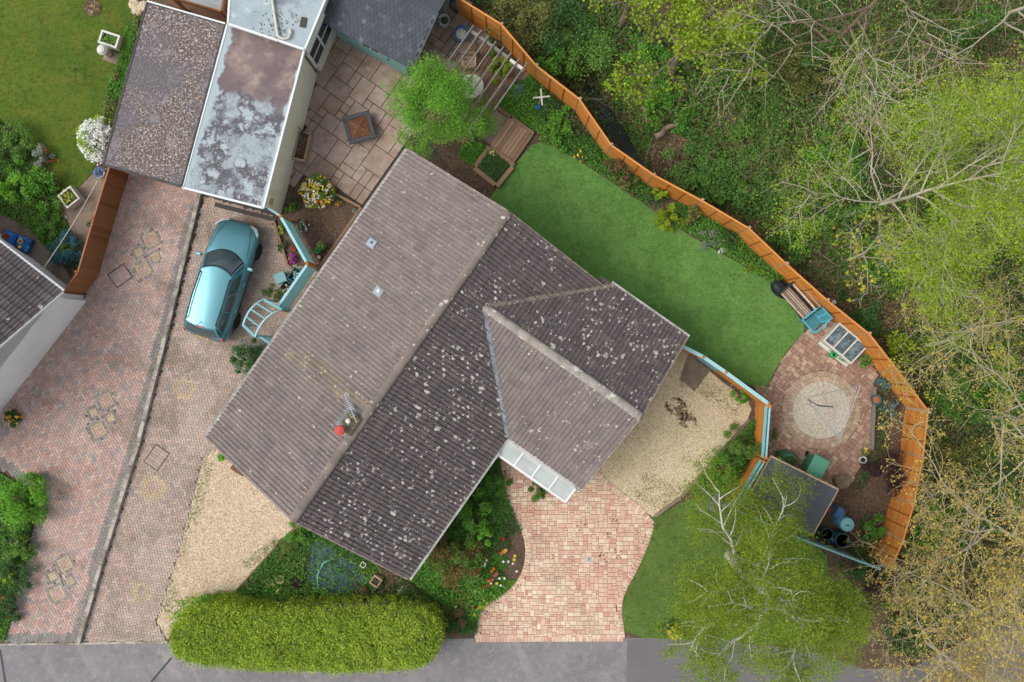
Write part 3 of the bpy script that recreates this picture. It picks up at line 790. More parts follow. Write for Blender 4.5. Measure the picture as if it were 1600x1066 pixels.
DRIVE_H = outline((320, 306), (425, 336), (447, 412), (500, 425), (440, 520), (470, 560), (400, 660), (318, 714), (275, 880), (245, 972), (262, 1003), (128, 1004), (165, 880), (223, 690), (267, 520), (314, 330))
dh = sheet('house_drive', DRIVE_H, 0.006, 'sand_joint', 'long brown block drive with the teal car parked on it', 'driveway', thick=.2)
rings = [(*xy(287, 607), .22, .42), (*xy(240, 762), .2, .5), (*xy(222, 925), .2, .4)]
hb = herringbone(DRIVE_H, R(12), 0.02, (), rings)
lay(hb, 0.016, {'main': 'block_brown', 'grey': 'block_grey', 'yellow': 'block_yellow'}, dh, BN)

# pale edging where the drives meet the road
b = MB()
for a_, c_ in (((0, 1007), (125, 1005.5)), ((125, 1005.5), (262, 1003))):
    b.bar(at(*a_, .02), at(*c_, .02), .07, .05)
tag(b.build('drive_edging', 'concrete'), 'thin pale concrete edging between drives and road', 'edging', kind='structure')

# low wall between the drives: coping stones
line = [xy(315, 300), xy(304, 345), xy(262, 520), xy(219, 690), xy(161, 880), xy(125, 1003)]
dw = thing('dividing_wall', 'low weathered concrete wall between the two block drives', 'wall', xy(219, 690))
b = MB()
for a_, c_ in zip(line[:-1], line[1:]):
    b.bar((a_[0], a_[1], .07), (c_[0], c_[1], .07), .17, .14)
b.build('wall_core', 'block_grey', dw, world=True)
for a_, c_ in zip(line[:-1], line[1:]):
    A_, B_ = Vector((*a_, .16)), Vector((*c_, .16)); L_ = (B_ - A_).length; n_ = max(1, round(L_ / .9)); d = (B_ - A_) / n_
    for i in range(n_):
        p = A_ + d * i; q = p + d * .985
        s = d.normalized().cross(Vector((0, 0, 1)))
        MB().bar(p + s * random.uniform(-.012, .012), q + s * random.uniform(-.012, .012), .14, .05 + random.uniform(-.01, .01)).build('coping_stone', 'concrete', dw, world=True)

def manhole(px, py, w, h, rz, label, rec='manhole'):
    c = at(px, py, .03)
    t = thing('manhole_cover', label, 'manhole cover', (c.x, c.y, .03), rz)
    b = MB(); b.cbox((0, 0, .002), (w - .05, h - .05, .010), b=.003); ld = b.build('lid', 'sand_joint', t)
    ni, nj = max(1, int((w - .06) / .2)), max(1, int((h - .06) / .1)); bw, bh = (w - .06) / ni, (h - .06) / nj
    bme = MB().cbox((0, 0, 0), (bw - .006, bh - .006, .016), b=.004).mesh('inset_block', rec)
    for i_ in range(ni):
        for j_ in range(nj):
            o = bpy.data.objects.new('inset_block', bme); COL.objects.link(o); o.parent = ld
            o.location = (-(w - .06) / 2 + (i_ + .5) * bw, -(h - .06) / 2 + (j_ + .5) * bh, .008)
    b = MB()
    for s in (-1, 1):
        b.box((0, s * h / 2, .003), (w + .04, .022, .012)); b.box((s * w / 2, 0, .003), (.022, h - .036, .012))
    b.build('rim', 'frame_dark', t)
manhole(188, 431, .72, .60, R(35), 'square recessed cover in the pink drive near the brown fence', 'block_red')
manhole(245, 715, .62, .80, R(-35), 'square recessed cover in the brown drive beside the dividing wall', 'block_brown')

# ------------------------------------------------------------------ pieces with shared meshes, nearest 300 as parts
def piece_part(parent, items, meshes, name, m, limit=300, rest='stuff'):
    """items: (key, x, y, z, rz); the pieces that show largest become objects, the others one joined part"""
    items = sorted(items, key=lambda i: i[1] ** 2 + i[2] ** 2 + (CAM_H - i[3]) ** 2)
    for (k, x, y, z, rz) in items[:limit]:
        o = bpy.data.objects.new(name, meshes[k])
        COL.objects.link(o)
        o.parent = parent
        if parent.type == 'EMPTY': o.matrix_parent_inverse = basis(parent).inverted()
        o.location = (x, y, z); o.rotation_euler = (random.uniform(-.01, .01), random.uniform(-.01, .01), rz)
    if len(items) > limit:
        b = MB()
        for (k, x, y, z, rz) in items[limit:]:
            M_ = Matrix.Translation((x, y, z)) @ Matrix.Rotation(rz, 4, 'Z')
            me = meshes[k]
            b.add([M_ @ v.co for v in me.vertices], [tuple(p.vertices) for p in me.polygons])
        o = b.build(name, m, parent, world=True); o['kind'] = 'stuff'

def block_mesh(w, h, m, t=.05, bv=.010):
    b = MB(); b.cbox((0, 0, 0), (w, h, t), b=bv); del b.f[0]; del b.tint[0]
    return b.mesh('paving_block', m)

def tegula(poly, ang, m, row=.165, z=.02, holes=()):
    """random rectangular cobbles packed on a small grid"""
    cw = row / 2
    xs = [p[0] for p in poly]; ys = [p[1] for p in poly]
    cx, cy = (min(xs) + max(xs)) / 2, (min(ys) + max(ys)) / 2
    rad = int(math.hypot(max(xs) - min(xs), max(ys) - min(ys)) / 2 / cw) + 2
    ca, sa = math.cos(ang), math.sin(ang); free = set()
    for i in range(-rad, rad):
        for j in range(-rad, rad):
            lx, ly = i * cw, j * cw
            wx, wy = cx + lx * ca - ly * sa, cy + lx * sa + ly * ca
            if inside(poly, wx, wy) and not any(math.hypot(wx - h[0], wy - h[1]) < h[2] for h in holes): free.add((i, j))
    items = []; meshes = {}
    rr = random.Random(3)
    for (i, j) in sorted(free, key=lambda t: (t[1] // 2, t[0], t[1])):
        if (i, j) not in free: continue
        op = [(3, 2), (2, 2), (2, 2), (2, 3), (3, 2), (1, 2), (2, 1)]; rr.shuffle(op)
        for (a_, c_) in op + [(2, 1), (1, 2), (1, 1)]:
            blk = [(i + x, j + y) for x in range(a_) for y in range(c_)]
            if all(k in free for k in blk): break
        free.difference_update(blk)
        if (a_, c_) not in meshes: meshes[(a_, c_)] = block_mesh(a_ * cw - .008, c_ * cw - .008, m)
        lx, ly = (i + (a_ - 1) / 2) * cw, (j + (c_ - 1) / 2) * cw
        items.append(((a_, c_), cx + lx * ca - ly * sa, cy + lx * sa + ly * ca, z - .025 + rr.uniform(-.003, .003), ang + rr.uniform(-.012, .012)))
    return items, meshes

def soldier(pts, w, l, off=0.0):
    """blocks set side by side across a polyline: (x, y, rz)"""
    out = []; carry = 0.0
    for a_, c_ in zip(pts[:-1], pts[1:]):
        A_, B_ = Vector(a_), Vector(c_); L_ = (B_ - A_).length; d = (B_ - A_).normalized(); s = carry
        nrm = Vector((-d.y, d.x))
        while s < L_:
            p = A_ + d * s + nrm * off
            out.append((p.x, p.y, math.atan2(d.y, d.x))); s += w
        carry = s - L_
    return out

DRIVE_F = smooth_poly(outline((772, 705), (786, 740), (790, 775), (806, 806), (822, 835), (826, 870), (816, 905), (792, 928), (764, 944), (750, 962), (745, 999), (745, 999), (973, 998), (973, 998), (967, 950), (972, 925), (995, 885), (1014, 838), (1020, 810), (930, 742), (900, 690), (800, 660)), 1)
df = sheet('front_drive', DRIVE_F, 0.006, 'sand_joint', 'pink and cream cobbled front drive with curved edges', 'driveway', thick=.2)
items, meshes = tegula(DRIVE_F, R(0), 'tegula', z=.04)
items = [i for i in items if edge_dist(DRIVE_F, i[1], i[2]) > .06]
piece_part(df, items, meshes, 'paving_block', 'tegula')
edge_pts = [p for p in DRIVE_F] + [DRIVE_F[0]]
em = {'e': block_mesh(.118, .185, 'tegula')}
sd = [('e', x, y, .016 + random.uniform(-.003, .003), a) for (x, y, a) in soldier(edge_pts, .128, .19, 0.0)]
sd = [s for s in sd if not (s[2] > xy(0, 730)[1] and s[1] < xy(945, 0)[0])]
for s in sd:
    o = bpy.data.objects.new('edge_block', em['e']); COL.objects.link(o); o.parent = df
    o.location = s[1:4]; o.rotation_euler = (0, 0, s[4])

# circular patio behind the lower fence
PATIO_C = (outline((1180, 600), (1200, 604), (1216, 572), (1238, 538), (1262, 514), (1300, 500), (1345, 545), (1372, 585), (1362, 606), (1362, 700), (1350, 722), (1325, 760), (1300, 770), (1180, 745)))
pc = sheet('circle_patio', PATIO_C, 0.008, 'sand_joint', 'brown red cobbled patio with a round gravel centre', 'patio', thick=.2)
CC = xy(1283, 641)
items, meshes = tegula(PATIO_C, R(-38), 'tegula_dark', row=.165, z=.04, holes=[(CC[0], CC[1], 1.46)])
piece_part(pc, items, meshes, 'paving_block', 'tegula_dark')
rm = {k: block_mesh(.118, .185, 'ring_stone') for k in ('tegula_dark',)}
for rr, n_ in ((1.17, 60), (1.36, 70)):
    for i in range(n_):
        a = 2 * math.pi * i / n_
        o = bpy.data.objects.new('ring_block', rm['tegula_dark']); COL.objects.link(o); o.parent = pc
        o.location = (CC[0] + rr * math.cos(a), CC[1] + rr * math.sin(a), .016 + random.uniform(-.003, .003)); o.rotation_euler = (0, 0, a + math.pi / 2)
circ = [(CC[0] + 1.07 * math.cos(t * math.pi / 20), CC[1] + 1.07 * math.sin(t * math.pi / 20)) for t in range(40)]
gc = sheet('gravel_circle', circ, 0.012, 'gravel_grey', 'round gravel centre of the cobbled patio', 'gravel')
gravel('loose_stones', circ, 6000, 'stone_grey', gc)

# flagstone patio, random rectangular slabs in house direction
HU = R(55.0)
U = Vector((math.cos(HU), math.sin(HU))); V = Vector((math.sin(HU), -math.cos(HU)))
FLAGS = outline((470, 20), (560, -60), (700, -60), (735, 15), (772, 62), (745, 75), (640, 215), (625, 235), (566, 322), (478, 276), (448, 294), (455, 262), (505, 80))
fp = sheet('flagstone_patio', FLAGS, 0.006, 'mortar', 'brown sandstone flag patio between garage and house', 'patio', thick=.2)
cell = .305
g0 = Vector(xy(600, 150)); occ = set(); cells = {}
for i in range(-22, 22):
    for j in range(-22, 22):
        p = g0 + U * (i * cell) + V * (j * cell)
        if inside(FLAGS, p.x, p.y): cells[(i, j)] = True
slab_meshes = {}
order = sorted(cells)
rs = random.Random(5)
opts = [(3, 2), (2, 3), (2, 2), (2, 1), (1, 2), (3, 3), (2, 2), (3, 2), (1, 1)]
for (i, j) in order:
    if (i, j) in occ: continue
    o_ = opts[:]; rs.shuffle(o_)
    for (a_, c_) in o_ + [(1, 1)]:
        blk = [(i + x, j + y) for x in range(a_) for y in range(c_)]
        if all(k in cells and k not in occ for k in blk): break
    occ.update(blk)
    if (a_, c_) not in slab_meshes:
        b = MB(); b.cbox((0, 0, 0), (a_ * cell - .022, c_ * cell - .022, .05), b=.008); slab_meshes[(a_, c_)] = b.mesh('flagstone', 'flagstone')
    p = g0 + U * ((i + (a_ - 1) / 2) * cell) + V * ((j + (c_ - 1) / 2) * cell)
    o = bpy.data.objects.new('flagstone', slab_meshes[(a_, c_)]); COL.objects.link(o); o.parent = fp
    o.location = (p.x, p.y, .012 + rs.uniform(-.004, .004)); o.rotation_euler = (rs.uniform(-.006, .006), rs.uniform(-.006, .006), HU)

# path of slabs between the patio and the house wall
PATH_H = outline((660, 205), (622, 232), (566, 322), (497, 422), (430, 522), (440, 560), (480, 545), (560, 440), (700, 260))
ph = sheet('side_path', PATH_H, 0.004, 'mortar', 'narrow brown slab path along the house wall', 'path', thick=.15)
b = MB(); b.cbox((0, 0, 0), (.58, .42, .05), b=.008); me_ = b.mesh('path_slab', 'path_slab')
p0 = Vector(xy(628, 240)); p1 = Vector(xy(436, 530)); n_ = int((p1 - p0).length / .6)
dirn = (p1 - p0).normalized()
for i in range(n_ + 1):
    for r_ in range(2):
        p = p0 + dirn * (i * .6) + V * (.28 + r_ * .44)
        o = bpy.data.objects.new('path_slab', me_); COL.objects.link(o); o.parent = ph
        o.location = (p.x, p.y, .006); o.rotation_euler = (0, 0, HU)

b = MB()
for (px, py, n_, r_) in ((961, 816, 16, 7), (950, 842, 10, 5), (939, 873, 26, 10), (965, 868, 9, 6), (908, 828, 8, 8)):
    for k in range(n_):
        q = at(px + random.gauss(0, r_ * .6), py + random.gauss(0, r_), .045); a = random.uniform(0, 6.28); s_ = random.uniform(.02, .05)
        b.add([(q.x + s_ * math.cos(a + t), q.y + s_ * .6 * math.sin(a + t), .046 + .004 * (t > 2)) for t in (0, 1.57, 3.14, 4.71)], [(0, 1, 2, 3)])
tag(b.build('stain_flakes', 'rust'), 'rust brown leaf litter lying on the cobbled front drive', 'leaf litter', kind='stuff')  # small brown flakes added to stand in for rust stains on the cobbles
# ------------------------------------------------------------------ the bungalow
U3 = Vector((U.x, U.y, 0)); V3 = Vector((V.x, V.y, 0))
def uv(u, v, z=0.0): return U3 * u + V3 * v + Vector((0, 0, z))
EAVE, SLOPE = 2.40, 0.452
MU0, MU1, MV0, MV1 = -8.74, 3.32, -6.70, 1.76
MVR = (MV0 + MV1) / 2
RIDGE = EAVE + SLOPE * (MV1 - MVR)
WU0, WU1, WV1 = -2.78, 3.56, 4.86
WUR = (WU0 + WU1) / 2
WRIDGE = EAVE + SLOPE * (WU1 - WUR)
house = thing('bungalow', 'brown tiled L-shaped bungalow in the middle of the plot', 'house', uv(-2.7, -2.4), HU)

b = MB(); b.prism([tuple(uv(u, v)[:2]) for u, v in ((MU0 + .3, MV0 + .42), (MU1 - .3, MV0 + .42), (MU1 - .3, 1.3), (WU1 - .42, 1.3), (WU1 - .42, WV1 - .3), (WU0 + .42, WV1 - .3), (WU0 + .42, MV1 - .42), (MU0 + .3, MV1 - .42))], -.02, EAVE - .06)
walls = b.build('wall', 'render_white', house, world=True)
def gable(b, p0, p1, apex):
    b.add([p0, p1, apex], [(0, 1, 2), (2, 1, 0)])
for u in (MU0 + .3, MU1 - .3):
    MB().add([uv(u, MV0 + .42, EAVE - .06), uv(u, MV1 - .42, EAVE - .06), uv(u, MVR, RIDGE - .25)], [(0, 1, 2)]).build('gable', 'render_white', house, world=True)
MB().add([uv(WU0 + .42, WV1 - .3, EAVE - .06), uv(WU1 - .42, WV1 - .3, EAVE - .06), uv(WUR, WV1 - .3, WRIDGE - .25)], [(0, 1, 2)]).build('gable', 'render_white', house, world=True)
# windows and front door on the walls
def wall_opening(name, c, d, n, w, z0, z1, m, fr='upvc'):
    """opening centred at c on a wall running along d, facing n"""
    d = Vector(d).normalized(); n = Vector(n).normalized(); c = Vector(c)
    b = MB()
    for s in (-1, 1): b.bar(c + d * (s * w / 2) + n * .02 + Vector((0, 0, z0)), c + d * (s * w / 2) + n * .02 + Vector((0, 0, z1)), .07, .07, up=n)
    for z in (z0 - .035, z1 + .035): b.bar(c - d * (w / 2 + .035) + n * .02 + Vector((0, 0, z)), c + d * (w / 2 + .035) + n * .02 + Vector((0, 0, z)), .07, .07)
    f = b.build(name, fr, house, world=True)
    b = MB(); b.bar(c - d * (w / 2 - .036) + n * .012 + Vector((0, 0, (z0 + z1) / 2)), c + d * (w / 2 - .036) + n * .012 + Vector((0, 0, (z0 + z1) / 2)), .03, z1 - z0 - .004)
    b.build('pane' if name == 'window' else 'panel', m, f)
for u in (-7.2, -4.8, -4.0 + 1.0):
    wall_opening('window', uv(u, MV1 - .42), U3, V3, 1.3, 1.0, 2.05, 'window_glass')
for u in (-6.5, -3.0, .5):
    wall_opening('window', uv(u, MV0 + .42), U3, -V3, 1.2, 1.0, 2.05, 'window_glass')
wall_opening('door', uv(WU0 + .42, 2.6), V3, -U3, .95, .05, 2.05, 'door_brown')
wall_opening('window', uv(WU0 + .42, 4.0), V3, -U3, .7, 1.0, 2.05, 'window_glass')
wall_opening('window', uv(WU1 - .42, 3.0), V3, U3, 1.8, .9, 2.05, 'window_glass')

# roof: solid under-roof, then tiles as single pieces
b = MB()
def slab(pts, t=.12):
    n = len(pts)
    lo = [p - Vector((0, 0, t)) for p in pts]
    fs = [tuple(range(n)), tuple(range(2 * n - 1, n - 1, -1))] + [(i, n + i, n + (i + 1) % n, (i + 1) % n) for i in range(n)]
    b.add(list(pts) + lo, fs)
dz = -.035
slab([uv(MU0, MV0, EAVE + dz), uv(MU1, MV0, EAVE + dz), uv(MU1, MVR, RIDGE + dz), uv(MU0, MVR, RIDGE + dz)])
slab([uv(MU0, MVR, RIDGE + dz), uv(MU1, MVR, RIDGE + dz), uv(MU1, MV1, EAVE + dz), uv(MU0, MV1, EAVE + dz)])
vs_ = MVR + (RIDGE - WRIDGE) / SLOPE
slab([uv(WUR, vs_ - .3, WRIDGE + dz), uv(WUR, WV1, WRIDGE + dz), uv(WU0, WV1, EAVE + dz), uv(WU0, MV1 - .2, EAVE + dz)])
slab([uv(WU1, MV1 - .2, EAVE + dz), uv(WU1, WV1, EAVE + dz), uv(WUR, WV1, WRIDGE + dz), uv(WUR, vs_ - .3, WRIDGE + dz)])
roof = b.build('roof', 'roof_under', house, world=True)

cosS = 1 / math.sqrt(1 + SLOPE ** 2)
def tile_mesh(w, ln, m):
    """double-roman tile: local x across, y up the slope, z out of the roof; origin at the middle of its lower edge"""
    xs = []
    for h in (0, 1):
        o = -w / 2 + h * w / 2
        q = w / 2
        xs += [(o + .002, 0), (o + q * .50, 0), (o + q * .60, .026), (o + q * .75, .038), (o + q * .90, .026)]
    xs.append((w / 2 - .002, 0))
    t0, t1 = .052, .016
    vs = []; fs = []
    for (x, h) in xs: vs += [(x, -.005, .0), (x, -.005, t0 + h - .004), (x, .004, t0 + h), (x, ln + .03, t1 + h)]
    for i in range(len(xs) - 1):
        a, c = i * 4, (i + 1) * 4
        fs += [(a, c, c + 1, a + 1), (a + 1, c + 1, c + 2, a + 2), (a + 2, c + 2, c + 3, a + 3)]
    me = bpy.data.meshes.new('roof_tile'); me.from_pydata(vs, [], fs); me.materials.append(MAT[m])
    return me
def slope_tiles(e0, along, up2d, length, run, ok, matfn, store, ncol=None):
    """e0: lower corner on the eave; along: unit vector along the eave; up2d: plan vector up the slope"""
    nc = ncol or round(length / .30); tw = length / nc
    sl = run / cosS; nr = round(sl / .345); ln = sl / nr
    up = Vector((up2d.x * cosS, up2d.y * cosS, SLOPE * cosS))
    nrm = along.cross(up)
    if nrm.z < 0: along_ = -along; nrm = -nrm
    else: along_ = along
    rot = Matrix((along_, up, nrm)).transposed().to_4x4()
    for r in range(nr):
        for c in range(nc):
            p = e0 + along * ((c + .5) * tw) + up * (r * ln) - Vector((0, 0, .02))
            cen = p + up * (ln / 2)
            if not ok(cen): continue
            store.append((matfn(cen), tw, ln, Matrix.Translation(p) @ rot, cen))
def uvof(p): return (p.x * U.x + p.y * U.y, p.x * V.x + p.y * V.y)
tiles = []
chim_u, chim_v = -5.12, -2.72
def left_mat(p):
    u, v = uvof(p)
    # mossy streak running down the slope from the chimney
    if -4.75 < u < -4.1 and v > -6.2 and random.random() < .75 - .16 * abs(v + 3): return 'roof_tile_moss'
    return 'roof_tile_clean'
def near_chim(p):
    u, v = uvof(p); return abs(u - chim_u) < .42 and abs(v - chim_v) < .34
slope_tiles(uv(MU0, MV0, EAVE), U3, V3, MU1 - MU0, MVR - MV0, lambda p: not near_chim(p), left_mat, tiles)
def wing_z(u): return EAVE + SLOPE * ((WU1 - WUR) - abs(u - WUR))
def main_ok(p):
    u, v = uvof(p)
    if near_chim(p): return False
    return not (WU0 < u < WU1 and wing_z(u) > p.z + .16)
slope_tiles(uv(MU0, MV1, EAVE), U3, -V3, MU1 - MU0, MV1 - MVR, main_ok, lambda p: 'roof_tile_lichen_shade', tiles)
def main_z(v): return RIDGE - SLOPE * abs(v - MVR)
def wing_ok(p):
    u, v = uvof(p)
    return v > MV1 or main_z(v) < p.z + .13
WV0 = vs_ - .4
def low_mat(p): return 'roof_tile_mixed'
slope_tiles(uv(WU0, WV0, EAVE), V3, U3, WV1 - WV0, WUR - WU0, wing_ok, low_mat, tiles)
slope_tiles(uv(WU1, WV0, EAVE), V3, -U3, WV1 - WV0, WU1 - WUR, wing_ok, lambda p: 'roof_tile_lichen_shade', tiles)
tiles.sort(key=lambda t: (t[4] - Vector((0, 0, CAM_H))).length)
tm = {}
joined = {}
for i, (m, tw, ln, M_, cen) in enumerate(tiles):
    k = (m, round(tw, 4), round(ln, 4))
    if k not in tm: tm[k] = tile_mesh(tw, ln, m)
    M_ = M_ @ Matrix.Rotation(random.uniform(-.008, .008), 4, 'X') @ Matrix.Translation((random.uniform(-.003, .003), 0, random.uniform(-.002, .003)))
    if i < 300:
        o = bpy.data.objects.new('roof_tile', tm[k]); COL.objects.link(o); o.parent = roof; o.matrix_basis = M_
    else:
        jb = joined.setdefault(m, MB()); me = tm[k]
        jb.add([M_ @ v.co for v in me.vertices], [tuple(p.vertices) for p in me.polygons])
for m, jb in joined.items():
    o = jb.build('roof_tile', m, roof); o['kind'] = 'stuff'

def ridge(p0, p1, m, r=.155):
    d = (p1 - p0); n = round(d.length / .45); d /= n
    dn_ = d.normalized(); s = dn_.cross(Vector((0, 0, 1))).normalized()
    for i in range(n):
        a = p0 + d * i; c = p0 + d * (i + .985)
        vs = []; fs = []; K = 8
        lift = random.uniform(-.006, .008)
        for q, rr in ((a, r), (c, r * .96)):
            for k in range(K + 1):
                t = math.pi * k / K
                vs.append(q + s * (math.cos(t) * rr) + Vector((0, 0, math.sin(t) * rr * .72 - .03 + lift)))
        for k in range(K): fs.append((k, k + 1, K + 2 + k, K + 1 + k))
        fs.append(tuple(range(K, -1, -1))); fs.append(tuple(range(K + 1, 2 * K + 2)))
        MB().add(vs, fs).build('ridge_tile', m, roof)
ridge(uv(MU0, MVR, RIDGE + .02), uv(MU1, MVR, RIDGE + .02), 'ridge_tile')
ridge(uv(WUR, vs_ + .05, WRIDGE + .02), uv(WUR, WV1, WRIDGE + .02), 'ridge_pale')
# lead valleys
for u_e, mm in ((WU1, 'roof_tile_moss'), (WU0, 'lead')):
    b = MB(); p0 = uv(WUR, vs_ + .02, WRIDGE + .045); p1 = uv(u_e, MV1 + .0, EAVE + .05)
    for i in range(12):
        a = p0.lerp(p1, i / 12); c = p0.lerp(p1, (i + 1) / 12)
        b.bar(a, c, .13 + random.uniform(-.02, .03), .03)
    b.build('valley_lining', mm, roof)
# verge mortar
for (u, v0, v1, z0, z1) in ((MU0, MV0, MVR, EAVE, RIDGE), (MU0, MV1, MVR, EAVE, RIDGE), (MU1, MV0, MVR, EAVE, RIDGE), (MU1, MV1, MVR, EAVE, RIDGE)):
    MB().bar(uv(u + (.02 if u > 0 else -.02), v0, z0 - .02), uv(u + (.02 if u > 0 else -.02), v1, z1 - .02), .05, .09).build('verge', 'verge_mortar', house, world=True)
for s in (WU0, WU1): MB().bar(uv(s, WV1 + .02, EAVE - .02), uv(WUR, WV1 + .02, WRIDGE - .02), .05, .09).build('verge', 'verge_mortar', house, world=True)
def gutter(p0, p1, out, name='gutter'):
    b = MB(); d = (p1 - p0); s = Vector(out).normalized()
    K = 6; prof = []
    for k in range(K + 1):
        t = math.pi + math.pi * k / K
        prof.append((math.cos(t) * .056, math.sin(t) * .056))
    for k in range(K, -1, -1):
        t = math.pi + math.pi * k / K
        prof.append((math.cos(t) * .046, math.sin(t) * .046))
    n = len(prof); vs = []
    for q in (p0, p1):
        for (a, c) in prof: vs.append(q + s * (a + .06) + Vector((0, 0, c)))
    fs = [(k, (k + 1) % n, n + (k + 1) % n, n + k) for k in range(n)]
    b.add(vs, fs)
    g = b.build(name, 'gutter', house, world=True)
    b = MB(); b.bar(p0 + s * -.01 - Vector((0, 0, .06)), p1 + s * -.01 - Vector((0, 0, .06)), .02, .16); b.build('fascia', 'upvc', g)
gutter(uv(MU0, MV0, EAVE - .02), uv(MU1, MV0, EAVE - .02), -V3)
gutter(uv(MU0, MV1, EAVE - .02), uv(WU0 - .62, MV1, EAVE - .02), V3)
gutter(uv(WU1, MV1 - .1, EAVE - .02), uv(WU1, WV1 + .05, EAVE - .02), U3)
gutter(uv(WU0, MV1 + .1, EAVE - .02), uv(WU0, WV1 + .05, EAVE - .02), -U3)

# white canopy over the front door
can = MB()
ci, co = WU0 - .10, WU0 - .72
za, zb = EAVE - .10, EAVE - .22
can.bar(uv(co, MV1 + .02, zb), uv(co, 4.72, zb), .09, .12); can.bar(uv(ci, MV1 + .02, za), uv(ci, 4.72, za), .07, .10)
cv = [MV1 + .04 + (4.70 - MV1 - .04) * i / 4 for i in range(5)]
canopy = can.build('porch_canopy', 'upvc', house, world=True)
for i, v in enumerate(cv):
    MB().bar(uv(co + .045, v, zb + .05), uv(ci - .035, v, za + .03), .06 if 0 < i < 4 else .075, .07).build('glazing_bar', 'upvc', canopy)
for i in range(4):
    b = MB(); p = [uv(co + .045, cv[i] + .03, zb + .04), uv(co + .045, cv[i + 1] - .03, zb + .04), uv(ci - .035, cv[i + 1] - .03, za + .02), uv(ci - .035, cv[i] + .03, za + .02)]
    b.add(p + [q - Vector((0, 0, .02)) for q in p], [(0, 1, 2, 3), (7, 6, 5, 4), (0, 4, 5, 1), (1, 5, 6, 2), (2, 6, 7, 3), (3, 7, 4, 0)])
    b.build('roof_pane', 'canopy_panel', canopy)
for v in (2.0, 4.6): MB().bar(uv(co, v, 0), uv(co, v, zb - .06), .08, .08, up=(1, 0, 0)).build('canopy_post', 'upvc', house, world=True)

# chimney stub with flue, caps, lead flashing and aerial
b = MB(); c_ = uv(chim_u, chim_v)
b.cbox((c_.x, c_.y, RIDGE - .25), (.66, .50, .90), HU, b=.05)
chim = b.build('chimney', 'chimney_top', house, world=True)
b = MB()
for (du, dv, su, sv) in ((.40, -.02, .13, .62), (-.40, .05, .13, .5), (0, -.36, .74, .14)):
    z = RIDGE - SLOPE * abs(chim_v + dv - MVR) + .055
    b.cbox(tuple(uv(chim_u + du, chim_v + dv, z)), (su, sv, .03), HU, b=.01)
b.build('flashing', 'lead', chim)
c2 = uv(-5.42, -2.83, RIDGE + .2)
b = MB(); b.lathe([(.10, 0), (.10, .2), (.155, .22), (.165, .27), (.14, .31), (.06, .335), (0, .34)], c2, 18); b.build('flue_cap', 'flue_red', chim, smooth=False)
c3 = uv(-5.05, -2.80, RIDGE + .2)
b = MB(); b.lathe([(.05, 0), (.05, .16), (.075, .17), (.075, .2), (.0, .22)], c3, 14); b.build('vent_cap', 'pot_white', chim)
b = MB(); p0 = at(538, 616, 5.1); p1 = at(557, 660, 5.1)
b.tube([at(553, 650, 4.4), at(553, 650, 5.2)], .018, 6)
ant = b.build('aerial', 'aluminium', house, world=True)
MB().tube([p0, p1], .012, 5).build('boom', 'aluminium', ant)
dd = (p1 - p0); s = Vector((-dd.y, dd.x, 0)).normalized()
for i in range(11):
    q = p0 + dd * (.02 + i * .075); w = .11 if i else .14
    MB().tube([q - s * w, q + s * w], .008, 4).build('element', 'aluminium', ant)

# ventilation tiles on the left slope
for (px, py, z) in ((578, 378, 0), (593, 456, 0)):
    p = at(px, py, 3.2); u, v = uvof(p); z = EAVE + SLOPE * (v - MV0) + .06
    M_ = Matrix.Translation(uv(u, v, z)) @ Matrix((V3 * cosS + Vector((0, 0, SLOPE * cosS)), U3, Vector((0, 0, 1)))).transposed().to_4x4()
    b = MB(); b.cbox((0, 0, 0), (.36, .30, .07), b=.03, M=M_)
    vt = b.build('vent_tile', 'vent_grey', house, world=True)
    b = MB(); b.lathe([(.07, .03), (.07, .09), (.05, .10), (0, .1)] if py > 400 else [(.045, .03), (.045, .05), (0, .05)], (.0, .02, 0), 14, M=M_)
    b.build('vent_cowl', 'pot_white' if py > 400 else 'car_black', vt)

# ------------------------------------------------------------------ neighbouring house on the left
nh = thing('white_house', 'white rendered house with dark tiled roof cut by the left edge', 'house', at(60, 560))
NE = Vector((-.79, .613, 0)); NG = Vector((-.613, -.79, 0))     # along the eave, along the gable
c0 = at(97, 456, 2.3); c0.z = 0                                  # eave corner in plan
wc = c0 + NE * .25 + NG * .3
NSL = .5
def npt(e, g, z): return c0 + NE * e + NG * g + Vector((0, 0, z))
GW = 8.0
b = MB(); b.prism([tuple(npt(e, g, 0)[:2]) for e, g in ((.12, .35), (9, .35), (9, GW - .3), (.12, GW - .3))], -.02, 2.2)
b.build('wall', 'render_white', nh, world=True)
b = MB(); b.add([npt(.12, .35, 2.2), npt(.12, GW - .3, 2.2), npt(.12, GW / 2, 2.2 + NSL * (GW / 2 - .45))], [(0, 1, 2), (2, 1, 0)])
b.build('gable', 'render_white', nh, world=True)
b = MB()
slab([npt(0, 0, 2.27), npt(9, 0, 2.27), npt(9, GW / 2, 2.27 + NSL * GW / 2), npt(0, GW / 2, 2.27 + NSL * GW / 2)])
slab([npt(0, GW, 2.27), npt(9, GW, 2.27), npt(9, GW / 2, 2.27 + NSL * GW / 2), npt(0, GW / 2, 2.27 + NSL * GW / 2)])
nroof = b.build('roof', 'roof_under', nh, world=True)
cs = 1 / math.sqrt(1 + NSL ** 2); ntm = tile_mesh(.30, .33, 'neigh_tile')
upn = Vector((NG.x * cs, NG.y * cs, NSL * cs)); al = NE.copy(); nr_ = al.cross(upn)
if nr_.z < 0: al = -al; nr_ = -nr_
rot = Matrix((al, upn, nr_)).transposed().to_4x4()
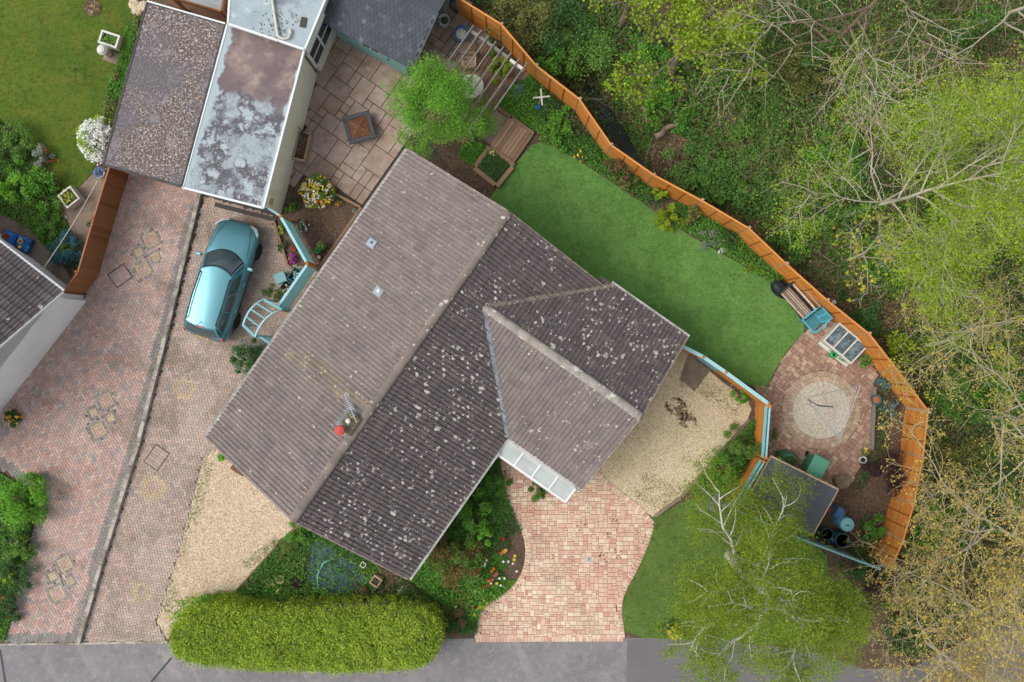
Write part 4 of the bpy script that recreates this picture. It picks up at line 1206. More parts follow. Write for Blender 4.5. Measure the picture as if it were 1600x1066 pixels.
for r in range(13):
    for c in range(14):
        p = npt((c + .5) * .30, 0, 2.3) + upn * (r * .33)
        s_ = CAM_H - p.z; px = 800 + p.x / s_ * FPX; py = 533 - p.y / s_ * FPX
        if px < -30: continue
        o = bpy.data.objects.new('roof_tile', ntm); COL.objects.link(o); o.parent = nroof; o.matrix_basis = Matrix.Translation(p) @ rot
b = MB(); b.bar(npt(0, -.05, 2.25), npt(9, -.05, 2.25), .1, .1); b.build('gutter', 'white_trim', nh, world=True)
b = MB(); b.bar(npt(-.02, 0, 2.24), npt(-.02, GW / 2, 2.24 + NSL * GW / 2), .05, .12); b.build('barge_board', 'white_trim', nh, world=True)
b = MB(); b.bar(npt(1.6, .33, 1.4), npt(3.2, .33, 1.4), .06, .9); wf = b.build('window', 'door_brown', nh, world=True)
b = MB(); b.bar(npt(1.7, .29, 1.4), npt(3.1, .29, 1.4), .02, .75); b.build('pane', 'window_glass', wf)

# ------------------------------------------------------------------ garages at the top left
def flat_roof_building(name, label, corners, ztop, wall_m, roof_m, trim_m, over=.12, trim_h=.14, trim_w=.07, cat='garage', wall_in=None):
    P_ = [at(*c, ztop) for c in corners]
    cen = sum(P_, Vector()) / len(P_)
    t = thing(name, label, cat, (cen.x, cen.y, 0))
    def inset(k):
        n = len(P_); out = []
        for i in range(n):
            a, p, c = P_[i - 1], P_[i], P_[(i + 1) % n]
            e1 = (p - a).normalized(); e2 = (c - p).normalized()
            n1 = Vector((-e1.y, e1.x, 0)); n2 = Vector((-e2.y, e2.x, 0))
            if (cen - p).dot(n1) < 0: n1 = -n1
            if (cen - p).dot(n2) < 0: n2 = -n2
            out.append(p + (n1 + n2) * (k / max(.2, 1 + n1.dot(n2))))
        return out
    w = inset(wall_in if wall_in is not None else over)
    b = MB(); b.prism([tuple(p[:2]) for p in w], -.02, ztop - .12); wl = b.build('wall', wall_m, t, world=True)
    b = MB(); b.prism([tuple(p[:2]) for p in inset(.015)], ztop - .11, ztop - .01); rf = b.build('roof', roof_m, t, world=True)
    for i in range(len(P_)):
        a, c = P_[i], P_[(i + 1) % len(P_)]
        MB().bar(a - Vector((0, 0, .06)), c - Vector((0, 0, .06)), trim_w, trim_h).build('roof_trim', trim_m, t, world=True)
    return t, wl, rf, P_
ga, _, _, _ = flat_roof_building('garage', 'neighbour garage with gritty brown lichen-covered flat roof', [(230, 3), (352, 38), (284, 291), (161, 257)], 2.45, 'brick_wall', 'felt_grit', 'felt_edge')
b = MB(); b.bar(at(230, 2, 2.47), at(352, 37, 2.47), .05, .05); b.build('white_edge', 'white_trim', ga, world=True)
gb, gw, gr_, GP = flat_roof_building('garage', 'cream garage with pale stained flat roof and white trim', [(355, 38), (475, 78), (411, 325), (285, 293)], 2.45, 'render_cream', 'membrane_garage', 'white_trim', over=.1)
# garage door and number plate on the walls
def on_wall(t, name, a, c, z0, z1, m, proud=.03, th=.04):
    b = MB(); a = Vector(a); c = Vector(c)
    b.bar(Vector((a.x, a.y, (z0 + z1) / 2)), Vector((c.x, c.y, (z0 + z1) / 2)), th, z1 - z0)
    return b.build(name, m, t, world=True)
fa = GP[3].lerp(GP[2], .10); fb = GP[3].lerp(GP[2], .93)
nrm = (GP[3] - GP[0]).normalized()
on_wall(gb, 'garage_door', fa - nrm * .09, fb - nrm * .09, .0, 2.05, 'garage_door')
b = MB(); b.bar((fa.x + nrm.x * .12, fa.y + nrm.y * .12, .02), (fb.x + nrm.x * .12, fb.y + nrm.y * .12, .02), .16, .05); b.build('threshold', 'frame_dark', gb, world=True)
sd_ = (GP[1] - GP[0]).normalized()
q0 = GP[2].lerp(GP[1], .045); q1 = GP[2].lerp(GP[1], .085)
on_wall(gb, 'wall_plaque', q0 - sd_ * .08, q1 - sd_ * .08, 1.35, 1.62, 'pot_tan', th=.03)

gc_, _, _, GE = flat_roof_building('house_extension', 'flat roofed extension with pale blue membrane behind the cream garage', [(362, -60), (520, -30), (476, 77), (356, 37)], 2.75, 'render_cream', 'membrane_blue', 'white_trim', over=.1, cat='extension')
# white window in the extension wall facing the patio
sw = (GE[1] - GE[0]).normalized()
wa, wb = GE[2].lerp(GE[1], .02), GE[2].lerp(GE[1], .62)
off = -sw * .085
b = MB()
wa_, wb_ = wa + off, wb + off
for z in (.75, 2.05): b.bar((wa_.x, wa_.y, z), (wb_.x, wb_.y, z), .07, .09)
for k in (0.0, .5, 1.0):
    p = wa_.lerp(wb_, k); b.bar((p.x, p.y, .75), (p.x, p.y, 2.05), .07, .09, up=tuple(wb_ - wa_))
p, q = wa_, wb_
b.bar((p.x, p.y, 1.4), (q.x, q.y, 1.4), .06, .06)
wnd = b.build('window', 'white_trim', gc_, world=True)
for k0, k1 in ((.03, .47), (.53, .97)):
    for z0, z1 in ((.80, 1.36), (1.44, 2.0)):
        a, c = wa_.lerp(wb_, k0), wa_.lerp(wb_, k1)
        MB().bar((a.x, a.y, (z0 + z1) / 2), (c.x, c.y, (z0 + z1) / 2), .03, z1 - z0).build('pane', 'window_glass', wnd)
# waste pipe, debris and a dark hatch lying on that roof
b = MB(); z = 2.83
b.tube([at(424, -10, z), at(430, 30, z), at(434, 56, z), at(441, 61, z), at(450, 60, z), at(454, 52, z), at(453, 45, z)], .045, 8)
tag(b.build('waste_pipe', 'timber_white', smooth=True), 'old cream pipe with a hooked end lying on the pale blue roof', 'pipe')
X = rng.normal(0, 1, 90) * 16 + 432; Y = rng.normal(0, 1, 90) * 16 + 45
b = MB()
for px, py in zip(X, Y):
    if 385 < px < 470 and 0 < py < 62 + (px - 400) * .2:
        q = at(px, py, 2.745); b.cbox(tuple(q), (random.uniform(.03, .07), random.uniform(.02, .05), .03), random.uniform(0, 3), b=.01)
tag(b.build('moss_debris', 'bark_brown'), 'dark moss crumbs scattered round the cream pipe', 'debris', kind='stuff')
b = MB(); c_ = at(474, 35, 2.76); b.cbox(tuple(c_), (.20, .34, .05), R(-10), b=.01)
tag(b.build('roof_vent', 'frame_dark'), 'small dark rectangular vent on the pale blue roof', 'vent')
# covered yard behind the brown garage
b = MB(); A4 = [at(268, -6, 1.9), at(345, 16, 1.9), at(352, -30, 1.9), at(270, -50, 1.9)]
b.prism([tuple(p[:2]) for p in A4], 1.86, 1.9)
lt = thing('lean_to', 'brown timber lean-to with grey sheet roof behind the gritty garage', 'lean-to', (A4[0].x, A4[0].y, 0))
b.build('roof', 'roof_tin', lt, world=True)
for a, c in ((A4[0], A4[1]), (A4[1], A4[2])):
    MB().bar(a - Vector((0, 0, .12)), c - Vector((0, 0, .12)), .1, .2).build('beam', 'fence_brown', lt, world=True)
for p in A4[:3]: MB().bar((p.x, p.y, 0), (p.x, p.y, 1.78), .1, .1, up=(1, 0, 0)).build('post', 'fence_brown', lt, world=True)
b = MB(); b.prism([tuple(at(px, py, .9)[:2]) for px, py in ((255, 0), (352, 34), (358, -40), (255, -60))], .5, .55)
b.build('floor', 'door_brown', lt, world=True)

# ------------------------------------------------------------------ top shed with shingled roof
def shed(name, label, A, B, depth, ridge_at, ez, rz_, wall_m, shing, over=.14, cat='shed'):
    pass
S0, S1 = at(503, 34, 2.0), at(644, 108, 2.0)         # front eave ends
e = (S1 - S0).normalized(); n = Vector((-e.y, e.x, 0))
if n.y < 0: n = -n
Ls = (S1 - S0).length
sh = thing('garden_shed', 'teal boarded shed with dark grey shingle roof at the top', 'shed', (S0.x, S0.y, 0))
def sp(a, d, z): return Vector((S0.x, S0.y, 0)) + e * a + n * d + Vector((0, 0, z))
DEP = 4.0; SS = .24; RZ = 2.0 + SS * DEP / 2
b = MB(); b.prism([tuple(sp(a, d, 0)[:2]) for a, d in ((.22, .2), (Ls - .52, .2), (Ls - .52, DEP - .28), (.22, DEP - .28))], 0, 2.02)
b.build('wall', 'shed_teal', sh, world=True)
for i in range(9):
    z = .16 + i * .2
    MB().bar(sp(.2, .182, z), sp(Ls - .51, .182, z), .03, .185).build('board', 'shed_teal', sh, world=True)
b = MB(); b.bar(sp(1.30, .17, 1.35), sp(2.05, .17, 1.35), .05, .5); wf = b.build('window', 'timber_white', sh, world=True)
for k in (0, 1): MB().bar(sp(1.35 + k * .36, .145, 1.35), sp(1.64 + k * .36, .145, 1.35), .02, .40).build('pane', 'window_glass', wf)
b = MB(); b.bar(sp(2.3, .165, 1.0), sp(3.1, .165, 1.0), .04, 1.9); dr = b.build('door', 'shed_teal', sh, world=True)
MB().bar(sp(2.38, .13, .95), sp(2.38, .13, 1.15), .03, .03, up=(1, 0, 0)).build('handle', 'dark_iron', dr)
b = MB()
slab([sp(0, 0, 1.98), sp(Ls, 0, 1.98), sp(Ls, DEP / 2, RZ - .02), sp(0, DEP / 2, RZ - .02)], .06)
slab([sp(0, DEP, 1.98), sp(Ls, DEP, 1.98), sp(Ls, DEP / 2, RZ - .02), sp(0, DEP / 2, RZ - .02)], .06)
srf = b.build('roof', 'shingle', sh, world=True)
cs = 1 / math.sqrt(1 + SS ** 2); up = Vector((n.x * cs, n.y * cs, SS * cs))
nr = (e.cross(up)); rot = Matrix((e, up, nr)).transposed().to_4x4()
w_ = .165; course = .15; k = 0
b0 = MB(); b0.cbox((0, course / 2, .006), (w_ - .006, course + .01, .012), b=.003); smesh = b0.mesh('shingle', 'shingle')
nrow = int(DEP / 2 / cs / course)
cand = []
for r in range(nrow):
    for c in range(int(Ls / w_) + 1):
        a = (c + .5 * (r % 2)) * w_ + .03
        if a > Ls: continue
        p = sp(a, 0, 2.0) + up * (r * course)
        s_ = CAM_H - p.z; py = 533 - p.y / s_ * FPX
        if py < -12: continue
        cand.append(p)
cand.sort(key=lambda p: p.length)
jb = MB()
for i, p in enumerate(cand):
    M_ = Matrix.Translation(p + nr * .002) @ rot
    if i < 300:
        o = bpy.data.objects.new('shingle', smesh); COL.objects.link(o); o.parent = srf; o.matrix_basis = M_
    else:
        jb.add([M_ @ v.co for v in smesh.vertices], [tuple(q.vertices) for q in smesh.polygons])
if jb.f:
    o = jb.build('shingle', 'shingle', srf); o['kind'] = 'stuff'
for x_ in (-.03, Ls + .03): MB().bar(sp(x_, 0, 1.98), sp(x_, DEP / 2, RZ - .02), .04, .08).build('barge_board', 'shed_felt', sh, world=True)

# ------------------------------------------------------------------ lower shed with flat felt roof
C4 = [at(1205, 713, 1.75), at(1310, 765, 1.75), at(1270, 836, 1.75), at(1161, 792, 1.75)]
cen = sum(C4, Vector()) / 4
s2 = thing('felt_shed', 'small shed with dark grey felt roof and pale timber edge beside the green bin', 'shed', (cen.x, cen.y, 0))
ins = [cen + (p - cen) * .80 + (cen - C4[0]).normalized() * .02 for p in C4]
b = MB(); b.prism([tuple(p[:2]) for p in ins], -.01, 1.65); b.build('wall', 'pale_timber', s2, world=True)
b = MB(); b.prism([tuple(p[:2]) for p in C4], 1.65, 1.75); b.build('roof', 'shed_felt', s2, world=True)
for i in range(4):
    a, c = C4[i], C4[(i + 1) % 4]
    MB().bar(a - Vector((0, 0, .03)), c - Vector((0, 0, .03)), .06 if i == 0 else .035, .09).build('roof_trim', 'pale_timber', s2, world=True)
# ------------------------------------------------------------------ fences
def lap_panel(A_, B_, z0, z1, face, m, parent, boards=12, battens=(1/3, 2/3), bat_m='fence_batten', name='panel', vertical=False):
    """overlapped board panel from A to B (plan points); face = unit vector of the visible side"""
    A_ = Vector((A_[0], A_[1], 0)); B_ = Vector((B_[0], B_[1], 0)); d = (B_ - A_).normalized()
    A_ = A_ + d * .03; B_ = B_ - d * .03
    b = MB(); h = (z1 - z0) / boards
    if vertical:
        L_ = (B_ - A_).length; n_ = max(1, round(L_ / .105)); w_ = L_ / n_
        for i in range(n_):
            p0 = A_ + d * (i * w_); p1 = A_ + d * ((i + 1) * w_ + .01); vs = []
            for z in (z0, z1): vs += [p0 + face * .004 + Vector((0, 0, z)), p1 + face * .022 + Vector((0, 0, z)), p1 - face * .01 + Vector((0, 0, z)), p0 - face * .01 + Vector((0, 0, z))]
            b.add(vs, [(0, 1, 5, 4), (1, 2, 6, 5), (2, 3, 7, 6), (3, 0, 4, 7), (4, 5, 6, 7)])
        boards = 0
    for i in range(boards):
        zl, zh = z0 + i * h, z0 + (i + 1) * h + .012
        jl = random.uniform(-.003, .003)
        vs = []
        for q in (A_, B_):
            vs += [q + face * (.018 + jl) + Vector((0, 0, zl)), q + face * .004 + Vector((0, 0, zh)), q - face * .012 + Vector((0, 0, zh)), q - face * .012 + Vector((0, 0, zl))]
        b.add(vs, [(0, 4, 5, 1), (1, 5, 6, 2), (2, 6, 7, 3), (3, 7, 4, 0), (0, 1, 2, 3), (7, 6, 5, 4)])
    p = b.build(name, m, parent, world=True)
    for k in battens:
        q = A_.lerp(B_, k) + face * .026
        MB().bar(q + Vector((0, 0, z0)), q + Vector((0, 0, z1)), .035, .02, up=face).build('batten', bat_m, p)
    return p

def run_fence(name, label, tops, h, faceref, m, cap_m, post_m, boards=12, battens=(1/3, 2/3), bat_m='fence_batten', cap_w=.06, post_out=.05, post_h=.04, cat='fence', bays=None, vertical=False):
    W = [at(p[0], p[1], h) for p in tops]
    t = thing(name, label, cat, (W[0].x, W[0].y, 0))
    ref = at(*faceref)
    for i in range(len(W) - 1):
        A_, B_ = W[i], W[i + 1]
        d = (B_ - A_); d.z = 0; d.normalize(); f = Vector((-d.y, d.x, 0))
        mid = (A_ + B_) / 2
        if (ref - mid).dot(f) < 0: f = -f
        mm = bays[i] if bays else m
        lap_panel(A_, B_, .03, h - .03, f, mm, t, boards, battens, bat_m, vertical=vertical)
        MB().bar(A_ - Vector((0, 0, .012)), B_ - Vector((0, 0, .012)), cap_w, .035).build('capping_rail', cap_m, t, world=True)
        W[i] = (A_, f)
    W[-1] = (W[-1], f)
    for (p, f) in W:
        q = p - f * post_out
        MB().cbox((q.x, q.y, (h + post_h) / 2), (.09, .09, h + post_h), math.atan2(f.y, f.x), b=.015).build('post', post_m, t, world=True)
    return t

run_fence('boundary_fence', 'long orange stained lap panel fence between garden and wood', [(712, -6), (783, 38), (838, 103), (905, 155), (955, 227), (1022, 274), (1097, 314), (1170, 357), (1229, 413), (1293, 470), (1358, 522), (1405, 582), (1449, 641)], 1.7, (1000, 450), 'fence_orange', 'fence_orange_cap', 'pale_timber')
run_fence('boundary_fence', 'orange stained lap panel fence running down to the road under bare twigs', [(1450, 644), (1442, 715), (1428, 788), (1411, 845), (1392, 889)], 1.7, (1200, 700), 'fence_orange', 'fence_orange_cap', 'pale_timber')
run_fence('brown_fence', 'brown lap panel fence between the pink drive and the neighbour garden', [(171, 260), (146, 341), (121, 426), (97, 458)], 1.5, (300, 380), 'fence_brown', 'fence_brown_cap', 'fence_brown', boards=16, battens=(), cap_w=.05, vertical=True)
bf = MB(); bf.bar(at(93, 459, 1.5) - Vector((0, 0, .75)), at(97, 461, 1.5) - Vector((0, 0, .75)), .12, 1.56)
tag(bf.build('gate_post', 'white_trim'), 'white post between the brown fence and the white gable', 'post')

# teal topped fence between gravel yard and back lawn
run_fence('teal_fence', 'teal capped fence with orange back between gravel yard and back lawn', [(1066, 541), (1099, 558), (1134, 582), (1201, 631)], 1.6, (1060, 640), 'fence_orange', 'paint_teal_light', 'post_orange', boards=10, battens=(), cap_w=.13, post_out=0, post_h=.05, bays=['fence_orange', 'paint_teal_grey', 'fence_orange'])
def trellis_fence(label, a, c, h, faceref, back_m, tw=.26, cat='fence', name='trellis_fence'):
    A_, B_ = at(*a, h), at(*c, h)
    t = thing(name, label, cat, (A_.x, A_.y, 0))
    d = (B_ - A_); d.z = 0; L_ = d.length; d.normalize(); f = Vector((-d.y, d.x, 0))
    if (at(*faceref) - A_).dot(f) < 0: f = -f
    lap_panel(A_, B_, .03, h - .34, f, back_m, t, 9, (), name='panel')
    for z in (h - .32, h):
        MB().bar(A_ + Vector((0, 0, z - A_.z)), B_ + Vector((0, 0, z - B_.z)), .05, .04).build('rail', 'paint_teal_light', t, world=True)
    n = int(L_ / .12)
    for i in range(n):
        for s in (-1, 1):
            p = A_ + d * ((i + .5) * L_ / n); q = p + d * (.14 * s)
            MB().bar(Vector((p.x, p.y, h - .30)) + f * .008 * s, Vector((q.x, q.y, h - .02)) + f * .008 * s, .012, .022, up=f).build('lattice_slat', 'paint_teal', t, world=True)
    # sloping shelf-like inner rail seen from above
    MB().bar(A_ + f * .10 - Vector((0, 0, .10)), B_ + f * .10 - Vector((0, 0, .10)), .10, .02).build('ledge', 'paint_teal', t, world=True)
    for p in (A_, B_):
        MB().cbox((p.x, p.y, (h + .05) / 2), (.10, .10, h + .05), math.atan2(d.y, d.x), b=.015).build('post', 'post_orange', t, world=True)
    return t
trellis_fence('teal trellis topped fence with orange boards beside the round patio', (1203, 635), (1197, 716), 1.65, (1050, 680), 'fence_orange')
trellis_fence('teal trellis topped fence running from the post to the felt shed corner', (1194, 722), (1152, 793), 1.65, (1050, 720), 'fence_orange')
run_fence('low_teal_fence', 'thin teal topped fence under the birch in front of the felt shed', [(1152, 797), (1190, 814), (1250, 842), (1318, 868), (1374, 889)], 1.55, (1150, 700), 'paint_teal_grey', 'paint_teal', 'paint_teal_grey', boards=9, battens=(), post_out=0)

# slatted teal screen between drive and patio bed
def slat_screen(label, a, c, h, faceref, n=8, h0=.25):
    A_, B_ = at(*a, h), at(*c, h)
    t = thing('slatted_screen', label, 'fence', (A_.x, A_.y, 0))
    d = (B_ - A_); d.z = 0; d.normalize(); f = Vector((-d.y, d.x, 0))
    if (at(*faceref) - A_).dot(f) < 0: f = -f
    for i in range(n):
        z = h0 + (h - h0 - .06) * i / (n - 1)
        MB().bar(Vector((A_.x, A_.y, z)) + f * .02, Vector((B_.x, B_.y, z)) + f * .02, .022, .12).build('slat', 'paint_teal', t, world=True)
    MB().bar(A_ - Vector((0, 0, .015)), B_ - Vector((0, 0, .015)), .09, .035).build('capping_rail', 'paint_teal_light', t, world=True)
    for p in (A_, B_):
        MB().cbox((p.x, p.y, (h + .04) / 2), (.09, .09, h + .04), math.atan2(d.y, d.x), b=.01).build('post', 'post_orange', t, world=True)
        MB().bar(Vector((p.x, p.y, h * .5)) + f * .05, Vector((p.x, p.y, h + .01)) + f * .05, .05, .05, up=f).build('brace', 'post_orange', t, world=True)
slat_screen('teal slatted screen along the soil bed in front of the garage', (438, 338), (479, 411), 1.55, (520, 360))
slat_screen('teal slatted screen behind the recycling boxes', (480, 413), (431, 483), 1.55, (520, 470))
b = MB(); b.bar(at(415, 323, 1.5), at(437, 337, 1.5), .07, .06); ts = b.build('handrail', 'paint_teal_light'); tag(ts, 'short teal rail joining the cream garage and the slatted screen', 'rail')
b = MB(); b.cbox(tuple(at(416, 324, 1.5)), (.12, .08, .1), R(-30), b=.01); b.build('bracket', 'rust', ts)

# teal rose arch
arch = thing('garden_arch', 'curved teal timber arch with cross slats beside the parked car', 'arch', at(410, 500))
def arc_pts(p0, p1, p2, n=9):
    return [p0 * (1 - t) ** 2 + p1 * 2 * t * (1 - t) + p2 * t * t for t in [i / (n - 1) for i in range(n)]]
o_in = arc_pts(at(440, 484, 1.75), at(410, 492, 2.2), at(399, 526, 1.75)); o_out = arc_pts(at(412, 468, 1.75), at(388, 478, 2.2), at(380, 508, 1.75))
for pts in (o_in, o_out):
    b = MB()
    for a, c in zip(pts[:-1], pts[1:]): b.bar(a, c + (c - a) * .03, .05, .09)
    b.build('arch_rail', 'paint_teal_light', arch, world=True)
for k in (0, 2, 4, 6, 8):
    b = MB(); b.bar(o_out[k] + Vector((0, 0, .03)), o_in[k] + Vector((0, 0, .03)), .05 if k not in (0, 8) else .09, .035); b.build('cross_slat', 'paint_teal', arch, world=True)
for p in (o_in[0], o_in[-1], o_out[0], o_out[-1]):
    MB().bar((p.x, p.y, 0), (p.x, p.y, 1.74), .06, .06, up=(1, 0, 0)).build('post', 'paint_teal', arch, world=True)
b = MB()
for i in range(6): b.bar(Vector((*at(402, 524, 1.5)[:2], .3 + i * .23)), Vector((*at(428, 541, 1.5)[:2], .3 + i * .23)), .03, .15)
b.bar(at(402, 524, 1.6), at(428, 541, 1.6), .07, .05)
gt = b.build('garden_gate', 'paint_teal'); tag(gt, 'teal slatted gate between the arch and the house wall', 'gate')
MB().bar(Vector((*at(404, 526, 1.5)[:2], .2)), Vector((*at(404, 526, 1.5)[:2], 1.55)), .05, .05, up=(1, 0, 0)).build('stile', 'paint_teal', gt)

# ------------------------------------------------------------------ deck, step, raised beds
DECK = outline((742, 66), (772, 70), (830, 120), (800, 140), (735, 232), (680, 200), (640, 215))
dk = sheet('deck', DECK, 0.05, 'frame_dark', 'brown timber deck under the pergola', 'deck', thick=.05)
bm_ = {}
b = MB(); 
def planks(poly, ang, w, z, m, parent, name='plank', gap=.008):
    """boards along ang, clipped to the outline"""
    ca, sa = math.cos(ang), math.sin(ang)
    loc = [(p[0] * ca + p[1] * sa, -p[0] * sa + p[1] * ca) for p in poly]
    y = min(p[1] for p in loc) + w / 2; top = max(p[1] for p in loc)
    while y < top:
        xs = []
        n = len(loc)
        for i in range(n):
            (x0, y0), (x1, y1) = loc[i], loc[(i + 1) % n]
            if (y0 > y) != (y1 > y): xs.append(x0 + (y - y0) / (y1 - y0) * (x1 - x0))
        xs.sort()
        for i in range(0, len(xs) - 1, 2):
            if xs[i + 1] - xs[i] < .15: continue
            cx, ln = (xs[i] + xs[i + 1]) / 2, xs[i + 1] - xs[i]
            MB().cbox((cx * ca - y * sa, cx * sa + y * ca, z), (ln, w - gap, .03), ang, b=.004).build(name, m, parent)
        y += w
planks(DECK, HU, .125, .065, 'deck', dk)
SLAB2 = outline((771, 170), (797, 187), (766, 226), (740, 206))
sheet('step_paving', SLAB2, .06, 'path_slab', 'worn stone landing between deck and timber step', 'paving slab', kind='thing', thick=.06)
STEP = outline((798, 186), (834, 212), (800, 258), (765, 228))
st = sheet('deck_step', STEP, .10, 'frame_dark', 'square timber step down to the artificial lawn', 'step', kind='thing', thick=.1)
planks(STEP, HU, .14, .115, 'deck_step', st)
def sleeper_run(pts, parent, m='sleeper', w=.16, h=.22, closed=False):
    q = [at(p[0], p[1], h) for p in pts]
    if closed: q.append(q[0])
    for a, c in zip(q[:-1], q[1:]):
        a2 = Vector((a.x, a.y, h / 2)); c2 = Vector((c.x, c.y, h / 2)); dd = (c2 - a2).normalized()
        MB().bar(a2, c2 - dd * w * .5, w, h).build('sleeper', m, parent, world=True)
rb = thing('raised_bed', 'square raised bed framed by timber sleepers next to the step', 'raised bed', at(770, 260))
sleeper_run([(741, 262), (776, 291), (803, 258), (765, 229)], rb, closed=True)
MB().prism(outline((744, 260), (776, 288), (799, 258), (765, 232)), .02, .14).build('soil', 'soil', rb, world=True)
tb = thing('timber_edging', 'weathered sleeper edging between deck step and wild border', 'edging', at(815, 190))
sleeper_run([(774, 166), (800, 184), (836, 210)], tb, w=.12, h=.16)
ct = MB(); 
for a, c in zip([(829, 118), (825, 138), (818, 155), (806, 170)][:-1], [(829, 118), (825, 138), (818, 155), (806, 170)][1:]): ct.bar(at(*a, .1), at(*c, .1), .07, .18)
tag(ct.build('curved_edging', 'sleeper'), 'curved timber edging strip in the wild border by the fence', 'edging')
# timber edge of the soil bed by the patio and sill stones
be = thing('bed_edging', 'brown timber edging round the soil bed under the azalea', 'edging', at(560, 325))
sleeper_run([(478, 279), (564, 324), (494, 424)], be, w=.09, h=.14)
sleeper_run([(427, 345), (449, 414), (470, 432)], be, w=.09, h=.12)
ge = thing('gravel_edging', 'thin timber edging between pale gravel and pond garden', 'edging', at(400, 880))
sleeper_run([(466, 822), (440, 843), (368, 924)], ge, w=.05, h=.1, m='sleeper')
ge2 = thing('gravel_edging', 'brick edging between gravel yard and shrub bed', 'edging', at(1110, 720))
sleeper_run([(1172, 655), (1113, 722), (1064, 778), (1022, 808)], ge2, w=.09, h=.08, m='path_slab')
MB().bar(at(1366, 604, .1), at(1362, 702, .1), .10, .18).build('x', 'timber_grey').name = 'patio_edging'
tag(bpy.data.objects['patio_edging'], 'grey timber sleeper edging the round patio on the right', 'edging')

# ------------------------------------------------------------------ pergola
pg = thing('pergola', 'open grey timber pergola over the deck', 'pergola', at(760, 120))
PZ = 2.15
tops = [(740, 40), (752, 48), (763, 57), (775, 65), (787, 73), (799, 82), (812, 91), (824, 98)]
for i, tp in enumerate(tops):
    a = at(*tp, PZ + .1); c = a - U3 * (3.1 if i < 7 else 1.95) - V3 * 0.0
    MB().bar(a, c, .04, .09).build('rafter', 'timber_grey', pg, world=True)
MB().bar(at(735, 48, PZ), at(793, 90, PZ), .10, .12).build('beam', 'timber_grey', pg, world=True)
MB().bar(at(797, 94, PZ), at(819, 110, PZ), .10, .12).build('beam', 'timber_white', pg, world=True)  # paler timber paints in the light falling on this beam
bq0 = at(739, 40, PZ) - U3 * 2.8; bq1 = at(812, 91, PZ) - U3 * 2.8
MB().bar(bq0, bq1, .08, .12).build('beam', 'timber_grey', pg, world=True)
for p in (at(744, 56, PZ), at(808, 102, PZ), bq0 + V3 * .3, bq1 - V3 * .1):
    MB().bar((p.x, p.y, 0), (p.x, p.y, PZ - .06), .10, .10, up=(1, 0, 0)).build('post', 'timber_grey', pg, world=True)

# ------------------------------------------------------------------ table and chairs
def slat_chair(label, px, py, rz):
    c = at(px, py, .45)
    t = thing('garden_chair', label, 'chair', (c.x, c.y, .08), rz, 'slatted chairs on the deck')
    for i in range(6):
        MB().cbox((-.18 + i * .072, 0, .42), (.055, .44, .022), b=.005).build('seat_slat', 'pale_timber', t)
    for sx in (-1, 1):
        for sy in (-1, 1):
            MB().bar((sx * .19, sy * .21, 0), (sx * .19, sy * .21, .41 if sx > 0 else .86), .04, .04, up=(1, 0, 0)).build('leg', 'pale_timber', t)
        MB().bar((-.19, sx * .24, .62), (.2, sx * .24, .62), .045, .03).build('armrest', 'pale_timber', t)
    for z in (.58, .68, .78, .86):
        MB().bar((-.2, -.2, z), (-.2, .2, z), .02, .06).build('back_slat', 'pale_timber', t)
slat_chair('pale slatted chair on the deck nearest the blue pot', 733, 98, R(-90))
slat_chair('pale slatted chair on the deck below the round table', 729, 160, R(88))
c = at(737, 134, .75)
tb_ = thing('garden_table', 'round pale table under the overhanging tree', 'table', (c.x, c.y, .08))
MB().lathe([(.02, .63), (.42, .63), (.44, .65), (.42, .67), (0, .67)], n=28).build('tabletop', 'statue', tb_)
MB().tube([(0, 0, 0), (0, 0, .64)], [.05, .05], 10).build('pedestal', 'pale_timber', tb_)
for k in range(4):
    a = k * math.pi / 2 + .4; MB().bar((0, 0, .05), (.3 * math.cos(a), .3 * math.sin(a), .02), .05, .04).build('foot', 'pale_timber', tb_)

# ------------------------------------------------------------------ pots
def pot(px, py, r, h, m, label, fill='soil', name='plant_pot', cat='pot', group=None, z=0.0, plant=None):
    c = at(px, py, h + z)
    t = thing(name, label, cat, (c.x, c.y, z), random.uniform(0, 3), group)
    MB().lathe([(r * .72, 0), (r * .9, h * .55), (r, h * .93), (r * 1.06, h * .94), (r * 1.06, h), (r * .9, h), (r * .86, h * .86)], n=22).build('body', m, t)
    MB().lathe([(r * .87, h * .84), (r * .4, h * .89), (0, h * .9)], n=16).build('fill', fill, t)
    if plant:
        n, sz, lm, hh = plant
        a = rng.uniform(0, 6.28, n); rr = r * 1.1 * np.sqrt(rng.random(n)); zz = h + rng.random(n) * hh
        Vq, tt = leaves(np.stack([rr * np.cos(a), rr * np.sin(a), zz], 1), sz, flat=.5)
        link('foliage', quads_mesh('foliage', Vq, tt, lm), t)
    return t
pot(642, 113, .19, .40, 'pot_white', 'round white rimmed tub at the teal shed corner', plant=(60, .06, 'leaf_dark', .05))
pot(694, 31, .21, .40, 'pot_white', 'white rimmed tub against the right side of the shingled shed', plant=(60, .06, 'leaf_dark', .05))
pot(713, 6, .26, .45, 'pot_dark', 'large dark glazed tub at the top edge by the orange fence')
t = pot(721, 52, .29, .42, 'pot_blue', 'big blue glazed pot under the pergola end', fill='pot_white', plant=(30, .05, 'leaf_bronze', .03))
pot(504, 385, .12, .24, 'terracotta', 'terracotta pot with a leafy plant in the soil bed', plant=(170, .11, 'leaf_mid', .4))
pot(497, 383, .075, .16, 'terracotta', 'small empty terracotta pot beside the green watering can')
pot(436, 462, .24, .36, 'pot_tan', 'large round planter beside the teal arch', plant=(120, .07, 'leaf_dark', .05))
pot(1370, 625, .19, .30, 'pot_green', 'green rimmed pot holding an orange terracotta liner beside the patio edging', fill='terracotta')
